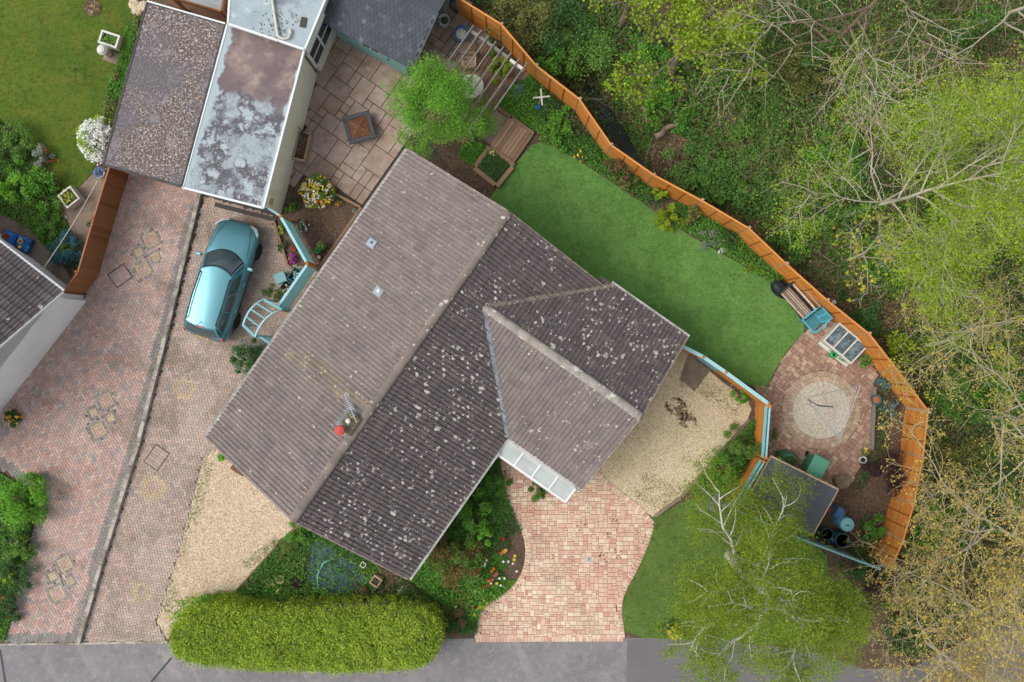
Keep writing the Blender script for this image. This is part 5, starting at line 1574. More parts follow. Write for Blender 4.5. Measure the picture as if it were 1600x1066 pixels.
pot(1349, 719, .13, .26, 'pot_white', 'white pot at the edge of the plum bed by the patio', fill='car_black')
pot(380, 907, .14, .05, 'pot_tan', 'left one of two thin yellow rings in the pond garden', plant=(50, .05, 'leaf_green', .03))
pot(437, 906, .15, .25, 'pot_tan', 'right one of two yellow rimmed pots in the pond garden', plant=(50, .05, 'leaf_green', .05))
pot(421, 910, .13, .22, 'pot_tan', 'yellow rimmed pot next to its larger twin in the pond garden', plant=(50, .05, 'leaf_green', .05))
bpy.data.objects.remove([o for o in bpy.data.objects if o.get('label', '').startswith('left one')][0])
for o in [o for o in bpy.data.objects if o.parent is None and o.type == 'MESH' and o.name.split('.')[0] in ('body', 'fill', 'foliage')]: bpy.data.objects.remove(o)
pot(155, 270, .19, .35, 'pot_white', 'white pot of blue flowers in front of the gritty garage', plant=(160, .06, 'petal_blue', .12))
pot(1308, 803, .15, .3, 'terracotta', 'terracotta pot with a bright rim right of the felt shed', fill='rust')
pot(1300, 800, .12, .2, 'terracotta', 'small terracotta pot tucked under the felt shed roof', fill='rust')

def box_planter(px, py, w, d, h, rz, m, label, plant, name='planter', wall=.05):
    c = at(px, py, h)
    t = thing(name, label, 'planter', (c.x, c.y, 0), rz)
    for s in (-1, 1):
        MB().box((0, s * (d - wall) / 2, h / 2), (w, wall, h)).build('side', m, t)
        MB().box((s * (w - wall) / 2, 0, h / 2), (wall, d - 2 * wall - .004, h - .004)).build('side', m, t)
    MB().box((0, 0, h * .35), (w - 2 * wall - .004, d - 2 * wall - .004, h * .7)).build('soil', 'soil', t)
    if plant:
        for (n, sz, lm, hh) in plant:
            x = rng.uniform(-w / 2 + wall, w / 2 - wall, n); y = rng.uniform(-d / 2 + wall, d / 2 - wall, n)
            Vq, tt = leaves(np.stack([x, y, h * .7 + rng.random(n) * hh], 1), sz, flat=.5); link('foliage', quads_mesh('foliage', Vq, tt, lm), t)
    return t
box_planter(170, 61, .72, .50, .4, R(-18), 'pot_white', 'white square planter on the lawn near the gritty garage', [(140, .07, 'leaf_bright', .12)], wall=.07)
box_planter(107, 308, .60, .60, .42, R(38), 'pot_white', 'white square planter with yellow flowers beside the brown fence', [(160, .08, 'leaf_mid', .25), (60, .06, 'petal_yellow', .4)], wall=.06)
box_planter(587, 909, .36, .36, .28, R(-35), 'pale_timber', 'small square timber planter at the pond edge', [(40, .06, 'leaf_dark', .1)])
box_planter(567, 883, .20, .20, .20, R(-35), 'pot_white', 'tiny white square frame on the grass under the eaves', None, wall=.025)
tr = box_planter(471, 228, .46, 1.05, .5, R(-13), 'pale_timber', 'wooden water trough with a dark hand pump by the cream wall', None, name='trough')
MB().box((0, -.05, .36), (.34, .82, .02)).build('water', 'soil', tr)
b = MB(); b.tube([(0, .45, .4), (0, .45, .85), (0, .3, .92), (0, .15, .8)], .03, 8); b.tube([(0, .48, .8), (-.12, .55, .95)], .018, 6); b.build('pump', 'dark_iron', tr)

# ------------------------------------------------------------------ fire pit
c = at(561, 199, .4)
fpit = thing('fire_pit', 'square dark iron fire pit with rusty mesh lid on the flagstones', 'fire pit', (c.x, c.y, .03), R(16))
w = .44
for s in (-1, 1):
    MB().cbox((0, s * w, .36), (2 * w + .16, .15, .05), b=.012).build('rim', 'dark_iron', fpit)
    MB().cbox((s * w, 0, .36), (.15, 2 * w - .152, .05), b=.012).build('rim', 'dark_iron', fpit)
    for q in (-1, 1): MB().bar((s * .40, q * .40, 0), (s * .42, q * .42, .335), .06, .06, up=(1, 0, 0)).build('leg', 'dark_iron', fpit)
MB().add([(-.36, -.36, .36), (.36, -.36, .36), (.36, .36, .36), (-.36, .36, .36), (0, 0, .50)], [(0, 1, 4), (1, 2, 4), (2, 3, 4), (3, 0, 4), (3, 2, 1, 0)]).build('lid', 'rust', fpit)
for sx, sy in ((-1, -1), (1, -1), (1, 1), (-1, 1)): MB().tube([(sx * .37, sy * .37, .375), (0, 0, .515)], .012, 5).build('lid_rib', 'timber_grey', fpit)
MB().lathe([(.28, .1), (.34, .34)], n=16).build('bowl', 'rust', fpit)

# ------------------------------------------------------------------ watering cans, recycling, bins
def watering_can(label, px, py, rz, m='plastic_green', s=1.0):
    c = at(px, py, .2)
    t = thing('watering_can', label, 'watering can', (c.x, c.y, 0), rz)
    MB().lathe([(.12 * s, 0), (.13 * s, .12), (.12 * s, .22), (.08 * s, .25), (.06 * s, .25), (.05 * s, .2)], n=18).build('body', m, t, smooth=True)
    MB().lathe([(.055 * s, .215), (0, .215)], n=12).build('opening', 'car_black', t)
    MB().tube([(.1 * s, 0, .06), (.22 * s, 0, .15), (.36 * s, 0, .27)], [.03, .022, .018], 8).build('spout', m, t)
    MB().lathe([(.02, 0), (.045, .03), (.0, .035)], (0, 0, 0), 10, M=Matrix.Translation((.36 * s, 0, .27)) @ Matrix.Rotation(R(50), 4, 'Y')).build('rose', 'pot_tan' if s > .95 else m, t)
    MB().tube([(-.1 * s, 0, .06), (-.2 * s, 0, .14), (-.18 * s, 0, .26), (-.05 * s, 0, .30), (.04 * s, 0, .25)], .014, 6).build('handle', m, t)
watering_can('green watering can on the round patio below the cold frame', 1303, 554, R(-38), s=1.1)
watering_can('green watering can in the soil bed beside the terracotta pots', 496, 391, R(200), s=.9)
b = MB(); b.lathe([(.03, 0), (.07, .05), (.06, .1), (0, .12)], at(499, 402, .05), 10); tag(b.build('garden_pebble', 'statue'), 'small pale pebble below the green watering can in the bed', 'stone')

def crate(px, py, w, d, h, rz, m, label, lid=None, fill=None):
    c = at(px, py, h); t = thing('recycling_box', label, 'recycling box', (c.x, c.y, 0), rz)
    b = MB()
    def ring(k, z): return [(-w / 2 * k, -d / 2 * k, z), (w / 2 * k, -d / 2 * k, z), (w / 2 * k, d / 2 * k, z), (-w / 2 * k, d / 2 * k, z)]
    vs = ring(.86, 0) + ring(.97, h * .9) + ring(1.06, h * .9) + ring(1.06, h) + ring(.93, h) + ring(.82, .04)
    fs = [(3, 2, 1, 0)]
    for k in range(5):
        for i in range(4): fs.append((k * 4 + i, k * 4 + (i + 1) % 4, k * 4 + 4 + (i + 1) % 4, k * 4 + 4 + i))
    fs.append((20, 21, 22, 23)); b.add(vs, fs); b.build('body', m, t)
    if lid: MB().cbox((0, 0, h + .02), (w * 1.08, d * 1.08, .05), b=.02).build('lid', lid, t)
    if fill:
        for i in range(9):
            MB().tube([(random.uniform(-w * .35, w * .35), random.uniform(-d * .35, d * .35), h * .75), (random.uniform(-w * .35, w * .35), random.uniform(-d * .35, d * .35), h * .85)], .035, 7).build('bottle', random.choice(fill), t)
    return t
crate(438, 434, .40, .36, .34, R(20), 'recycle_teal', 'lidded pale teal recycling caddy beside the drive', lid='recycle_lid')
crate(447, 449, .36, .42, .32, R(-33), 'recycle_teal', 'teal recycling box holding cartons next to the round planter', fill=['rust', 'timber_white', 'car_black'])
crate(461, 430, .50, .36, .32, R(55), 'recycle_teal', 'teal recycling box full of bottles against the slatted screen', fill=['barrel_blue', 'galvanised', 'plastic_green_dark'])

wb = thing('garden_bin', 'green wheeled bin with pale lid against the felt shed', 'wheelie bin', at(1270, 738), R(-28))
def frustum(b, w0, d0, w1, d1, z0, z1):
    b.add([(-w0 / 2, -d0 / 2, z0), (w0 / 2, -d0 / 2, z0), (w0 / 2, d0 / 2, z0), (-w0 / 2, d0 / 2, z0), (-w1 / 2, -d1 / 2, z1), (w1 / 2, -d1 / 2, z1), (w1 / 2, d1 / 2, z1), (-w1 / 2, d1 / 2, z1)], [(3, 2, 1, 0), (4, 5, 6, 7), (0, 1, 5, 4), (1, 2, 6, 5), (2, 3, 7, 6), (3, 0, 4, 7)])
c = at(1281, 730, 1.05); wb.location = (c.x - .05, c.y, 0)
b = MB(); frustum(b, .44, .50, .56, .68, .08, .98); b.build('body', 'plastic_green_dark', wb)
b = MB(); b.cbox((0, 0, 1.02), (.60, .74, .08), b=.03); b.build('lid', 'bin_lid', wb)
MB().cbox((0, 0, 1.065), (.40, .50, .02), b=.01).build('lid_panel', 'bin_lid', wb)
MB().tube([(-.22, .38, 1.0), (.22, .38, 1.0)], .02, 8).build('handle', 'plastic_green_dark', wb)
for s in (-1, 1): MB().lathe([(.0, -.03), (.1, -.03), (.1, .03), (0, .03)], n=14, M=Matrix.Translation((s * .25, .28, .1)) @ Matrix.Rotation(R(90), 4, 'Y')).build('wheel', 'tyre', wb)
c = at(1234, 722, .75)
cb = thing('compost_bin', 'dark green tapered compost bin behind the felt shed', 'compost bin', (c.x, c.y, 0), R(10))
MB().lathe([(.42, 0), (.40, .2), (.33, .62), (.30, .68), (.18, .76), (0, .78)], n=6).build('body', 'plastic_green_dark', cb)
MB().lathe([(.24, .715), (.25, .76), (.1, .8), (0, .8)], n=6).build('lid', 'leaf_dark', cb)
MB().box((0, -.38, .14), (.3, .03, .22)).build('hatch', 'plastic_green_dark', cb)
c = at(1317, 754, .5)
fb = thing('wicker_basket', 'round brown slatted tub at the shed corner', 'basket', (c.x, c.y, 0))
MB().lathe([(.22, 0), (.27, .4), (.25, .5), (.2, .46), (.0, .44)], n=18).build('body', 'bark_brown', fb)
for k in range(8): MB().bar((-.2, -.19 + k * .055, .47), (.2, -.19 + k * .055, .47), .03, .02).build('slat', 'bark_brown', fb)

# barrels and pots to the right of the felt shed
def barrel(label, px, py, r, h, m, lid_m=None, water=False, name='water_butt', cat='water butt'):
    c = at(px, py, h); t = thing(name, label, cat, (c.x, c.y, 0))
    MB().lathe([(r * .9, 0), (r, h * .3), (r * 1.02, h * .6), (r * .97, h * .95), (r * 1.03, h * .96), (r * 1.03, h), (r * .9, h), (r * .88, h * .85)], n=24).build('body', m, t, smooth=False)
    MB().lathe([(r * .92, h * (.86 if water else .99)), (r * .4, h * (.86 if water else 1.01)), (0, h * (.86 if water else 1.01))], n=24).build('water' if water else 'lid', 'car_black' if water else (lid_m or m), t)
    return t
tt_ = barrel('pale blue lidded barrel right of the felt shed', 1324, 820, .245, .85, 'barrel_blue', 'paint_teal')
MB().box((.0, -.02, .868), (.16, .04, .02)).build('handle', 'dark_iron', tt_)
barrel('open dark teal barrel with black inside beside the low fence', 1317, 845, .265, .8, 'barrel_dark', water=True)
barrel('dark blue open tub beside the felt shed front corner', 1293, 835, .22, .5, 'barrel_dark', water=True, name='garden_tub', cat='tub')
c = at(1314, 803, .6); t = thing('blue_drum', 'ribbed blue canister behind the pale blue barrel', 'canister', (c.x, c.y, 0), R(-30))
b = MB(); b.cbox((0, 0, .3), (.34, .44, .6), b=.04); b.build('body', 'pot_blue', t)
for k in range(4): MB().cbox((0, -.15 + k * .1, .605), (.28, .04, .02), b=.005).build('rib', 'pot_blue', t)
MB().lathe([(.05, 0), (.05, .05), (0, .05)], (.08, .15, .6), 10).build('cap', 'rust', t)
c = at(1297, 843, .35); b = MB(); b.lathe([(.05, 0), (.09, .12), (.06, .16), (0, .17)], (c.x, c.y, .45), 10); tag(b.build('blue_scoop', 'vinyl_blue'), 'small bright blue scoop among the dark tubs', 'scoop')

# ------------------------------------------------------------------ bench, blue chair, cold frame
c = at(1245, 472, .45)
bn = thing('garden_bench', 'weathered slatted bench with dark iron ends along the orange fence', 'bench', (c.x, c.y, 0), R(-48))
for i in range(5): MB().cbox((0, -.20 + i * .085, .44), (1.28, .065, .025), b=.006).build('seat_slat', 'bench_slat', bn)
for z, y, m_ in ((.56, .30, 'timber_white'), (.86, .40, 'bench_slat')): MB().bar((-.64, y, z), (.64, y, z), .05, .075).build('back_slat', m_, bn)
for s in (-1, 1):
    b = MB(); b.tube([(s * .66, -.28, 0), (s * .66, -.24, .42), (s * .66, -.27, .62), (s * .66, .2, .64), (s * .66, .42, .9)], .028, 7); b.tube([(s * .66, .26, .0), (s * .66, .24, .44), (s * .66, .42, .9)], .028, 7); b.tube([(s * .66, -.24, .42), (s * .66, .26, .42)], .025, 7)
    b.build('iron_end', 'black_metal', bn)
c = at(1223, 452, .25); t = thing('folded_cover', 'crumpled dark cover heaped at the end of the bench', 'cover', (c.x, c.y, 0), R(-40))
b = MB(); vs = []; fs = []; K = 12
for j in range(5):
    for k in range(K):
        a = 6.283 * k / K; r = (.36, .38, .33, .22, .05)[j] * random.uniform(.85, 1.12); vs.append((r * 1.2 * math.cos(a), r * .8 * math.sin(a), (.0, .1, .22, .29, .3)[j] + random.uniform(-.02, .02)))
for j in range(4):
    for k in range(K): fs.append((j * K + k, j * K + (k + 1) % K, (j + 1) * K + (k + 1) % K, (j + 1) * K + k))
fs.append(tuple(4 * K + k for k in range(K))); b.add(vs, fs); b.build('cloth', 'car_black', t, smooth=True)

c = at(1271, 502, .4)
ch = thing('plastic_armchair', 'turquoise plastic garden armchair next to the bench', 'chair', (c.x, c.y, 0), R(222))
def panel_(b, p, th=.025):
    p = [Vector(q) for q in p]; n = (p[1] - p[0]).cross(p[3] - p[0]).normalized() * th
    b.add(p + [q - n for q in p], [(0, 1, 2, 3), (7, 6, 5, 4), (0, 4, 5, 1), (1, 5, 6, 2), (2, 6, 7, 3), (3, 7, 4, 0)])
b = MB(); panel_(b, [(-.20, -.25, .36), (.26, -.27, .40), (.26, .27, .40), (-.20, .25, .36)]); b.build('seat', 'plastic_seat', ch)
b = MB(); panel_(b, [(-.20, .25, .38), (-.42, .27, .82), (-.42, -.27, .82), (-.20, -.25, .38)]); bk = b.build('backrest', 'plastic_seat', ch)
for y in (-.27, 0, .27): MB().bar((-.20, y * .93, .40), (-.44, y, .86), .05, .035, up=(1, 0, 0)).build('rib', 'plastic_cyan', bk)
for a, q in (((-.44, -.29, .86), (-.44, .29, .86)), ((-.21, -.28, .40), (-.21, .28, .40))): MB().bar(a, q, .05, .04).build('rail', 'plastic_cyan', bk)
MB().bar((.27, -.30, .40), (.27, .30, .40), .06, .05).build('seat_edge', 'plastic_cyan', ch)
for s in (-1, 1):
    MB().tube([(-.38, s * .30, .72), (-.1, s * .33, .64), (.2, s * .33, .62), (.28, s * .31, .45)], [.03, .035, .035, .03], 8).build('armrest', 'plastic_cyan', ch)
    for x in (-.3, .26): MB().tube([(x, s * .30, .5), (x * 1.1, s * .32, 0)], [.03, .02], 7).build('leg', 'plastic_cyan', ch)
b = MB(); b.lathe([(.07, 0), (.09, .06), (.06, .11), (0, .12)], tuple(at(1287, 510, .06)), 12); tag(b.build('round_stone', 'statue'), 'pale round stone beside the turquoise chair', 'stone')

c = at(1320, 537, .4)
cf = thing('cold_frame', 'timber cold frame with three glass lights beside the orange fence', 'cold frame', (c.x, c.y, 0), R(-40))
CW, CD = 1.36, .86
for s in (-1, 1):
    MB().add([(s * CW / 2, -CD / 2, 0), (s * CW / 2, CD / 2, 0), (s * CW / 2, CD / 2, .50), (s * CW / 2, -CD / 2, .34), (s * (CW / 2 - .04), -CD / 2, 0), (s * (CW / 2 - .04), CD / 2, 0), (s * (CW / 2 - .04), CD / 2, .50), (s * (CW / 2 - .04), -CD / 2, .34)], [(0, 1, 2, 3), (7, 6, 5, 4), (0, 4, 5, 1), (1, 5, 6, 2), (2, 6, 7, 3), (3, 7, 4, 0)]).build('side', 'timber_white', cf)
MB().box((0, -CD / 2 + .02, .17), (CW - .084, .04, .34)).build('side', 'timber_white', cf); MB().box((0, CD / 2 - .02, .25), (CW - .084, .04, .50)).build('side', 'timber_white', cf)
def cfz(y): return .35 + (y + CD / 2) / CD * .16
for i in range(4):
    x = -CW / 2 + .03 + i * (CW - .06) / 3
    MB().bar((x, -CD / 2, cfz(-CD / 2) + .02), (x, CD / 2, cfz(CD / 2) + .02), .05, .035).build('glazing_bar', 'timber_white', cf)
for y in (-CD / 2 + .03, CD / 2 - .02): MB().bar((-CW / 2, y, cfz(y) + .022), (CW / 2, y, cfz(y) + .022), .06, .03).build('glazing_bar', 'timber_white', cf)
MB().box((0, -CD / 2 - .08, .12), (CW, .12, .05)).build('shelf', 'timber_white', cf)
for i in range(3):
    x0, x1 = -CW / 2 + .06 + i * (CW - .06) / 3, -CW / 2 + (i + 1) * (CW - .06) / 3
    MB().add([(x0, -CD / 2 + .06, cfz(-CD / 2 + .06) + .012), (x1, -CD / 2 + .06, cfz(-CD / 2 + .06) + .012), (x1, CD / 2 - .05, cfz(CD / 2 - .05) + .012), (x0, CD / 2 - .05, cfz(CD / 2 - .05) + .012)], [(0, 1, 2, 3)]).build('pane', 'glass_frame', cf)
# collapsed rotary clothes dryer over the gravel circle
rd = thing('clothes_dryer', 'folded rotary clothes dryer with thin lines over the gravel circle', 'clothes dryer', at(1300, 636))
MB().tube([at(1297, 637, .02), at(1297, 637, 1.5)], .022, 8).build('pole', 'galvanised', rd, world=True)
MB().tube([at(1262, 624, 1.0), at(1278, 634, 1.05), at(1302, 636, 1.1)], [.02, .025, .02], 6).build('hub', 'dark_iron', rd, world=True)
for k, (a, c) in enumerate((((1258, 622), (1318, 693)), ((1345, 602), (1312, 690)), ((1258, 622), (1345, 602)))):
    MB().tube([at(*a, 1.45), at(*c, 1.45)], .016, 5).build('arm', 'galvanised', rd, world=True)
for k in range(6):
    o_ = k * 5
    MB().tube([at(1262 + o_ * .7, 626 + o_ * .7, 1.42), at(1317 - o_ * .1, 692 - k * 6, 1.42)], .009, 4).build('line', 'steel_line', rd, world=True)
    MB().tube([at(1344 - o_ * 1.0, 603 + o_ * .35, 1.42), at(1313 - o_ * .6, 689 - o_ * .5, 1.42)], .009, 4).build('line', 'steel_line', rd, world=True)

# ------------------------------------------------------------------ small wind ornament and litter bowl in the wild border
wo = thing('wind_ornament', 'small blue windmill ornament with white blades in the wild border', 'ornament', at(845, 165))
MB().tube([at(841, 168, .05), at(845, 152, 1.0)], .012, 6).build('stake', 'timber_white', wo, world=True)
MB().lathe([(.03, -.05), (.09, 0), (.03, .06)], tuple(at(841, 167, .35)), 10).build('body', 'vinyl_blue', wo, world=True)
for a in (0, 1.57, 3.14, 4.71):
    p = at(846, 152, 1.05); MB().bar(p, p + Vector((.3 * math.cos(a + .1), .3 * math.sin(a + .1), .02)), .05, .012).build('blade', 'timber_white', wo, world=True)
c = at(838, 163, .12); b = MB(); b.lathe([(.36, 0), (.42, .1), (.38, .12), (.34, .06), (0, .05)], (c.x, c.y, .02), 16); tag(b.build('metal_bowl', 'lead'), 'shallow dark bowl sunk beneath the windmill ornament', 'bowl')

# ------------------------------------------------------------------ neighbour garden items
c = at(160, 78, .5)
lm_ = thing('garden_statue', 'small pale statue on a square slab beside the lawn planter', 'statue', (c.x, c.y, 0), R(-20))
MB().cbox((.22, -.05, .03), (.7, .42, .06), b=.01).build('plinth', 'path_slab', lm_)
MB().lathe([(.14, .06), (.16, .12), (.12, .2), (.15, .32), (.17, .42), (.12, .52), (.06, .6), (0, .62)], n=16).build('figure', 'statue', lm_, smooth=True)
MB().lathe([(.17, .40), (.20, .46), (.13, .56), (0, .6)], (-.02, 0, .03), 14).build('hood', 'pot_white', lm_)
c = at(145, 12, .02); b = MB(); b.lathe([(.34, .0), (.33, .02), (.1, .06), (0, .06)], (c.x, c.y, .015), 26)
tag(b.build('round_bed', 'leaf_litter'), 'round bark filled bed cut into the neighbour lawn', 'flower bed')
b = MB()
for k in range(3):
    a = k * 2.09; b.tube([at(116, 108, .9), at(116, 108, 0) + Vector((.35 * math.cos(a) + .3, .35 * math.sin(a) - .3, 0))], .008, 5)
tag(b.build('plant_support', 'black_metal'), 'thin black wire plant support standing on the neighbour lawn', 'plant support')
b = MB(); pts = [at(152, 283, 1.55).lerp(at(66, 422, 1.9), k / 10) - Vector((0, 0, .12 * math.sin(math.pi * k / 10))) for k in range(11)]
b.tube(pts, .012, 5); tag(b.build('washing_line', 'rope'), 'pale washing line from the garage corner to the white house', 'washing line')
c = at(25, 377, .35)
cu = thing('printed_cushion', 'blue printed lounger cushion with yellow flower on the path', 'cushion', (c.x, c.y, 0), R(-22))
for i, (x, w_, m_) in enumerate(((-.35, .55, 'vinyl_blue'), (.22, .52, 'vinyl_blue'))):
    b = MB(); b.cbox((x, 0, .2), (w_, .48, .30), b=.08); b.build('pad', m_, cu)
b = MB(); b.lathe([(.10, .352), (.06, .357), (0, .357)], (.15, .06, 0), 12); b.build('print', 'vinyl_yellow', cu)
b = MB(); b.lathe([(.05, .358), (0, .359)], (.15, .06, 0), 10); b.build('print', 'rust', cu)
b = MB(); b.lathe([(.07, .352), (0, .354)], (.20, -.14, 0), 10); b.build('print', 'petal_yellow', cu)
MB().cbox((-.42, -.02, .36), (.26, .32, .03), b=.01).build('print', 'rust', cu)

# bits on the ground
for (px, py, lab) in ((222, 333, 'x'),): pass
b = MB(); b.cbox(tuple(at(372, 735, .05)), (.55, .20, .10), R(-33), b=.01); tag(b.build('boot_scraper', 'door_brown'), 'small brown box against the gable end on the gravel', 'box')
b = MB(); b.lathe([(.09, 0), (.08, .03), (.02, .04), (0, .04)], tuple(at(919, 874, .045)), 14); dl = b.build('drain_cover', 'galvanised'); tag(dl, 'small shiny drain cover in the cobbled front drive', 'drain cover')
MB().lathe([(.11, 0), (.115, .012), (.09, .014)], tuple(at(919, 874, .042)), 14).build('rim', 'pot_white', dl)

# ------------------------------------------------------------------ pond
POND = smooth_poly(outline((488, 842), (520, 850), (522, 866), (548, 872), (578, 905), (560, 922), (520, 925), (480, 915), (476, 890), (484, 868)), 2)
sheet('pond', POND, 0.012, 'water', 'dark garden pond under netting beside the gable', 'pond')
pn = sheet('pond_net', POND, .05, 'pond_net', 'blue green netting stretched over the pond', 'net', kind='thing')
b = MB(); b.tube([at(497, 925, .08), at(496, 900, .1), at(505, 880, .12), at(522, 872, .1)], .03, 7); tag(b.build('pond_hose', 'paint_teal', smooth=True), 'turquoise hose curving across the pond net', 'hose')
def stone(px, py, r, label, m='concrete', group=None, flat=.35):
    c = at(px, py, .05); b = MB(); K = 9; vs = []; fs = []
    rs_ = [random.uniform(.75, 1.15) for _ in range(K)]
    for j, (k, z) in enumerate(((1, -.02), (1.05, .3), (.8, .85), (.3, 1.0))):
        for i in range(K):
            a = 6.283 * i / K; vs.append((c.x + r * k * rs_[i] * math.cos(a), c.y + r * k * rs_[i] * math.sin(a), z * r * flat))
    for j in range(3):
        for i in range(K): fs.append((j * K + i, j * K + (i + 1) % K, (j + 1) * K + (i + 1) % K, (j + 1) * K + i))
    fs.append(tuple(3 * K + i for i in range(K)))
    b.add(vs, fs); return tag(b.build('garden_stone', m), label, 'stone', group)
for i, (px, py, r) in enumerate(((540, 942, .16), (597, 947, .26), (628, 925, .24), (470, 940, .2), (440, 938, .22), (556, 932, .14), (582, 943, .13), (505, 948, .15), (552, 876, .18), (533, 866, .14))):
    nth_ = ['leftmost', 'second', 'third', 'fourth', 'fifth', 'sixth', 'seventh', 'rightmost'][sorted((440, 470, 505, 540, 556, 582, 597, 628)).index(px)] if py > 900 else ('upper right' if px > 540 else 'upper left')
    stone(px, py, r, f'{nth_} rough grey rockery stone ' + ('from the left between the pond and the hedge' if py > 900 else 'between the pond and the gable eaves'), group='rockery stones by the pond', m='path_slab' if i % 2 else 'concrete')
STONEPATH = outline((650, 915), (665, 912), (702, 935), (690, 950))
sheet('slab_landing', STONEPATH, .02, 'path_slab', 'bare brown slab path between the conifers and the eaves', 'path', kind='structure')
for (px, py, w_) in ((208, 4, 'topmost'), (212, 16, 'lowest'), (223, 9, 'rightmost')): stone(px, py, .22, f'{w_} pale rockery stone at the top corner of the gritty garage', m='gravel_pale', group='stones by the garage corner')
stone(100, 340, .1, 'small white stone on the paved corner beside the heather', m='pot_white')
# ------------------------------------------------------------------ parked estate car
c = at(347, 437, .7)
car = thing('parked_car', 'teal metallic estate car parked on the brown block drive', 'car', (c.x, c.y, .03), math.atan2(183, 57))
st_ = [(2.21, .42, .56, .54), (2.17, .62, .63, .60), (2.05, .75, .70, .67), (1.85, .81, .77, .73), (1.5, .845, .86, .81), (1.15, .86, .93, .87), (.85, .865, .97, .91), (0, .868, .98, .93), (-1.2, .86, .98, .95), (-1.75, .84, .98, .95), (-2.02, .80, .96, .92), (-2.14, .74, .86, .82), (-2.20, .64, .62, .60)]
vs = []; fs = []
for (x, w, zt, zs) in st_:
    half = [(0, zt), (w * .5, zt - .008), (w * .80, zs + (zt - zs) * .55), (w * .93, zs - .02), (w * .985, zs - .14), (w, .55), (w * .985, .40), (w * .93, .24), (w * .6, .20)]
    ring = half + [(-y, z) for (y, z) in reversed(half[1:])]
    for (y, z) in ring: vs.append((x, y, z))
n = len(ring)
for i in range(len(st_) - 1):
    for k in range(n): fs.append((i * n + k, i * n + (k + 1) % n, (i + 1) * n + (k + 1) % n, (i + 1) * n + k))
fs.append(tuple(range(n))); fs.append(tuple((len(st_) - 1) * n + k for k in range(n - 1, -1, -1)))
body = MB().add(vs, fs).build('body', 'car_paint', car, smooth=True)
bm = bmesh.new(); bm.from_mesh(body.data); bmesh.ops.recalc_face_normals(bm, faces=bm.faces); bm.to_mesh(body.data); bm.free()
def ws(s, t):
    b_ = Vector((1.10 - .34 * s * s, .72 * s, .955)); q = Vector((.38 - .20 * s * s, .56 * s, 1.43 - .035 * s * s))
    return b_.lerp(q, t) + Vector((.05, 0, .05)) * (4 * t * (1 - t) * .5)
def rw(s, t):
    b_ = Vector((-2.15 + .12 * s * s, .70 * s, .955)); q = Vector((-1.80 + .08 * s * s, .545 * s, 1.41 - .035 * s * s))
    return b_.lerp(q, t) + Vector((-.03, 0, .02)) * (4 * t * (1 - t))
def sd(sgn):
    def f(s, t):                 # s: 0 front .. 1 rear
        bul = 4 * s * (1 - s)
        b_ = Vector((.76 - 2.79 * s, .72 - .02 * s + .07 * bul, .955)); q = Vector((.18 - 1.90 * s, .56 - .015 * s + .035 * bul, 1.395 + .02 * bul - .02 * s))
        p = b_.lerp(q, t) + Vector((0, .02, 0)) * (4 * t * (1 - t)); p.y *= sgn
        return p
    return f
def rf(s, t):                    # roof: t 0 front .. 1 rear
    a = ws(s, 1); c_ = rw(s, 1)
    p = a.lerp(c_, t); bl = 4 * t * (1 - t)
    p.y += s * .025 * bl; p.z += .03 * bl * (1 - .4 * s * s)
    return p
def patch(f, s0, s1, t0, t1, ns, nt, off=0.0, ref=Vector((-.5, 0, .8))):
    vs = []; fs = []
    for i in range(ns + 1):
        for j in range(nt + 1):
            s, t = s0 + (s1 - s0) * i / ns, t0 + (t1 - t0) * j / nt
            p = f(s, t)
            if off:
                e = 1e-3; n_ = (f(s + e, t) - p).cross(f(s, t + e) - p).normalized()
                if n_.dot(p - ref) < 0: n_ = -n_
                p = p + n_ * off
            vs.append(p)
    for i in range(ns):
        for j in range(nt):
            a = i * (nt + 1) + j
            fs.append((a, a + nt + 1, a + nt + 2, a + 1))
    return vs, fs
def patch_obj(name, m, parent, *a, **k):
    b = MB(); b.add(*patch(*a, **k))
    o = b.build(name, m, parent, smooth=True)
    bm = bmesh.new(); bm.from_mesh(o.data); bmesh.ops.recalc_face_normals(bm, faces=bm.faces)
    if sum(f.normal.dot(f.calc_center_median() - Vector((-.5, 0, .8))) for f in bm.faces) < 0:
        bmesh.ops.reverse_faces(bm, faces=bm.faces)
    bm.to_mesh(o.data); bm.free()
    return o
b = MB()
for f, sr in ((ws, (-1, 1)), (rw, (-1, 1)), (sd(1), (0, 1)), (sd(-1), (0, 1))): b.add(*patch(f, sr[0], sr[1], 0, 1, 10, 4))
b.build('pillar_frame', 'car_paint', car, smooth=True)
patch_obj('roof', 'car_paint', car, rf, -1, 1, 0, 1, 8, 10, off=.004)
patch_obj('windscreen', 'car_glass', car, ws, -.88, .88, .06, .90, 10, 4, off=.008)
patch_obj('windscreen_surround', 'car_black', car, ws, -.94, .94, .0, .95, 10, 4, off=.004)
patch_obj('rear_window', 'car_glass', car, rw, -.86, .86, .14, .84, 8, 4, off=.008)
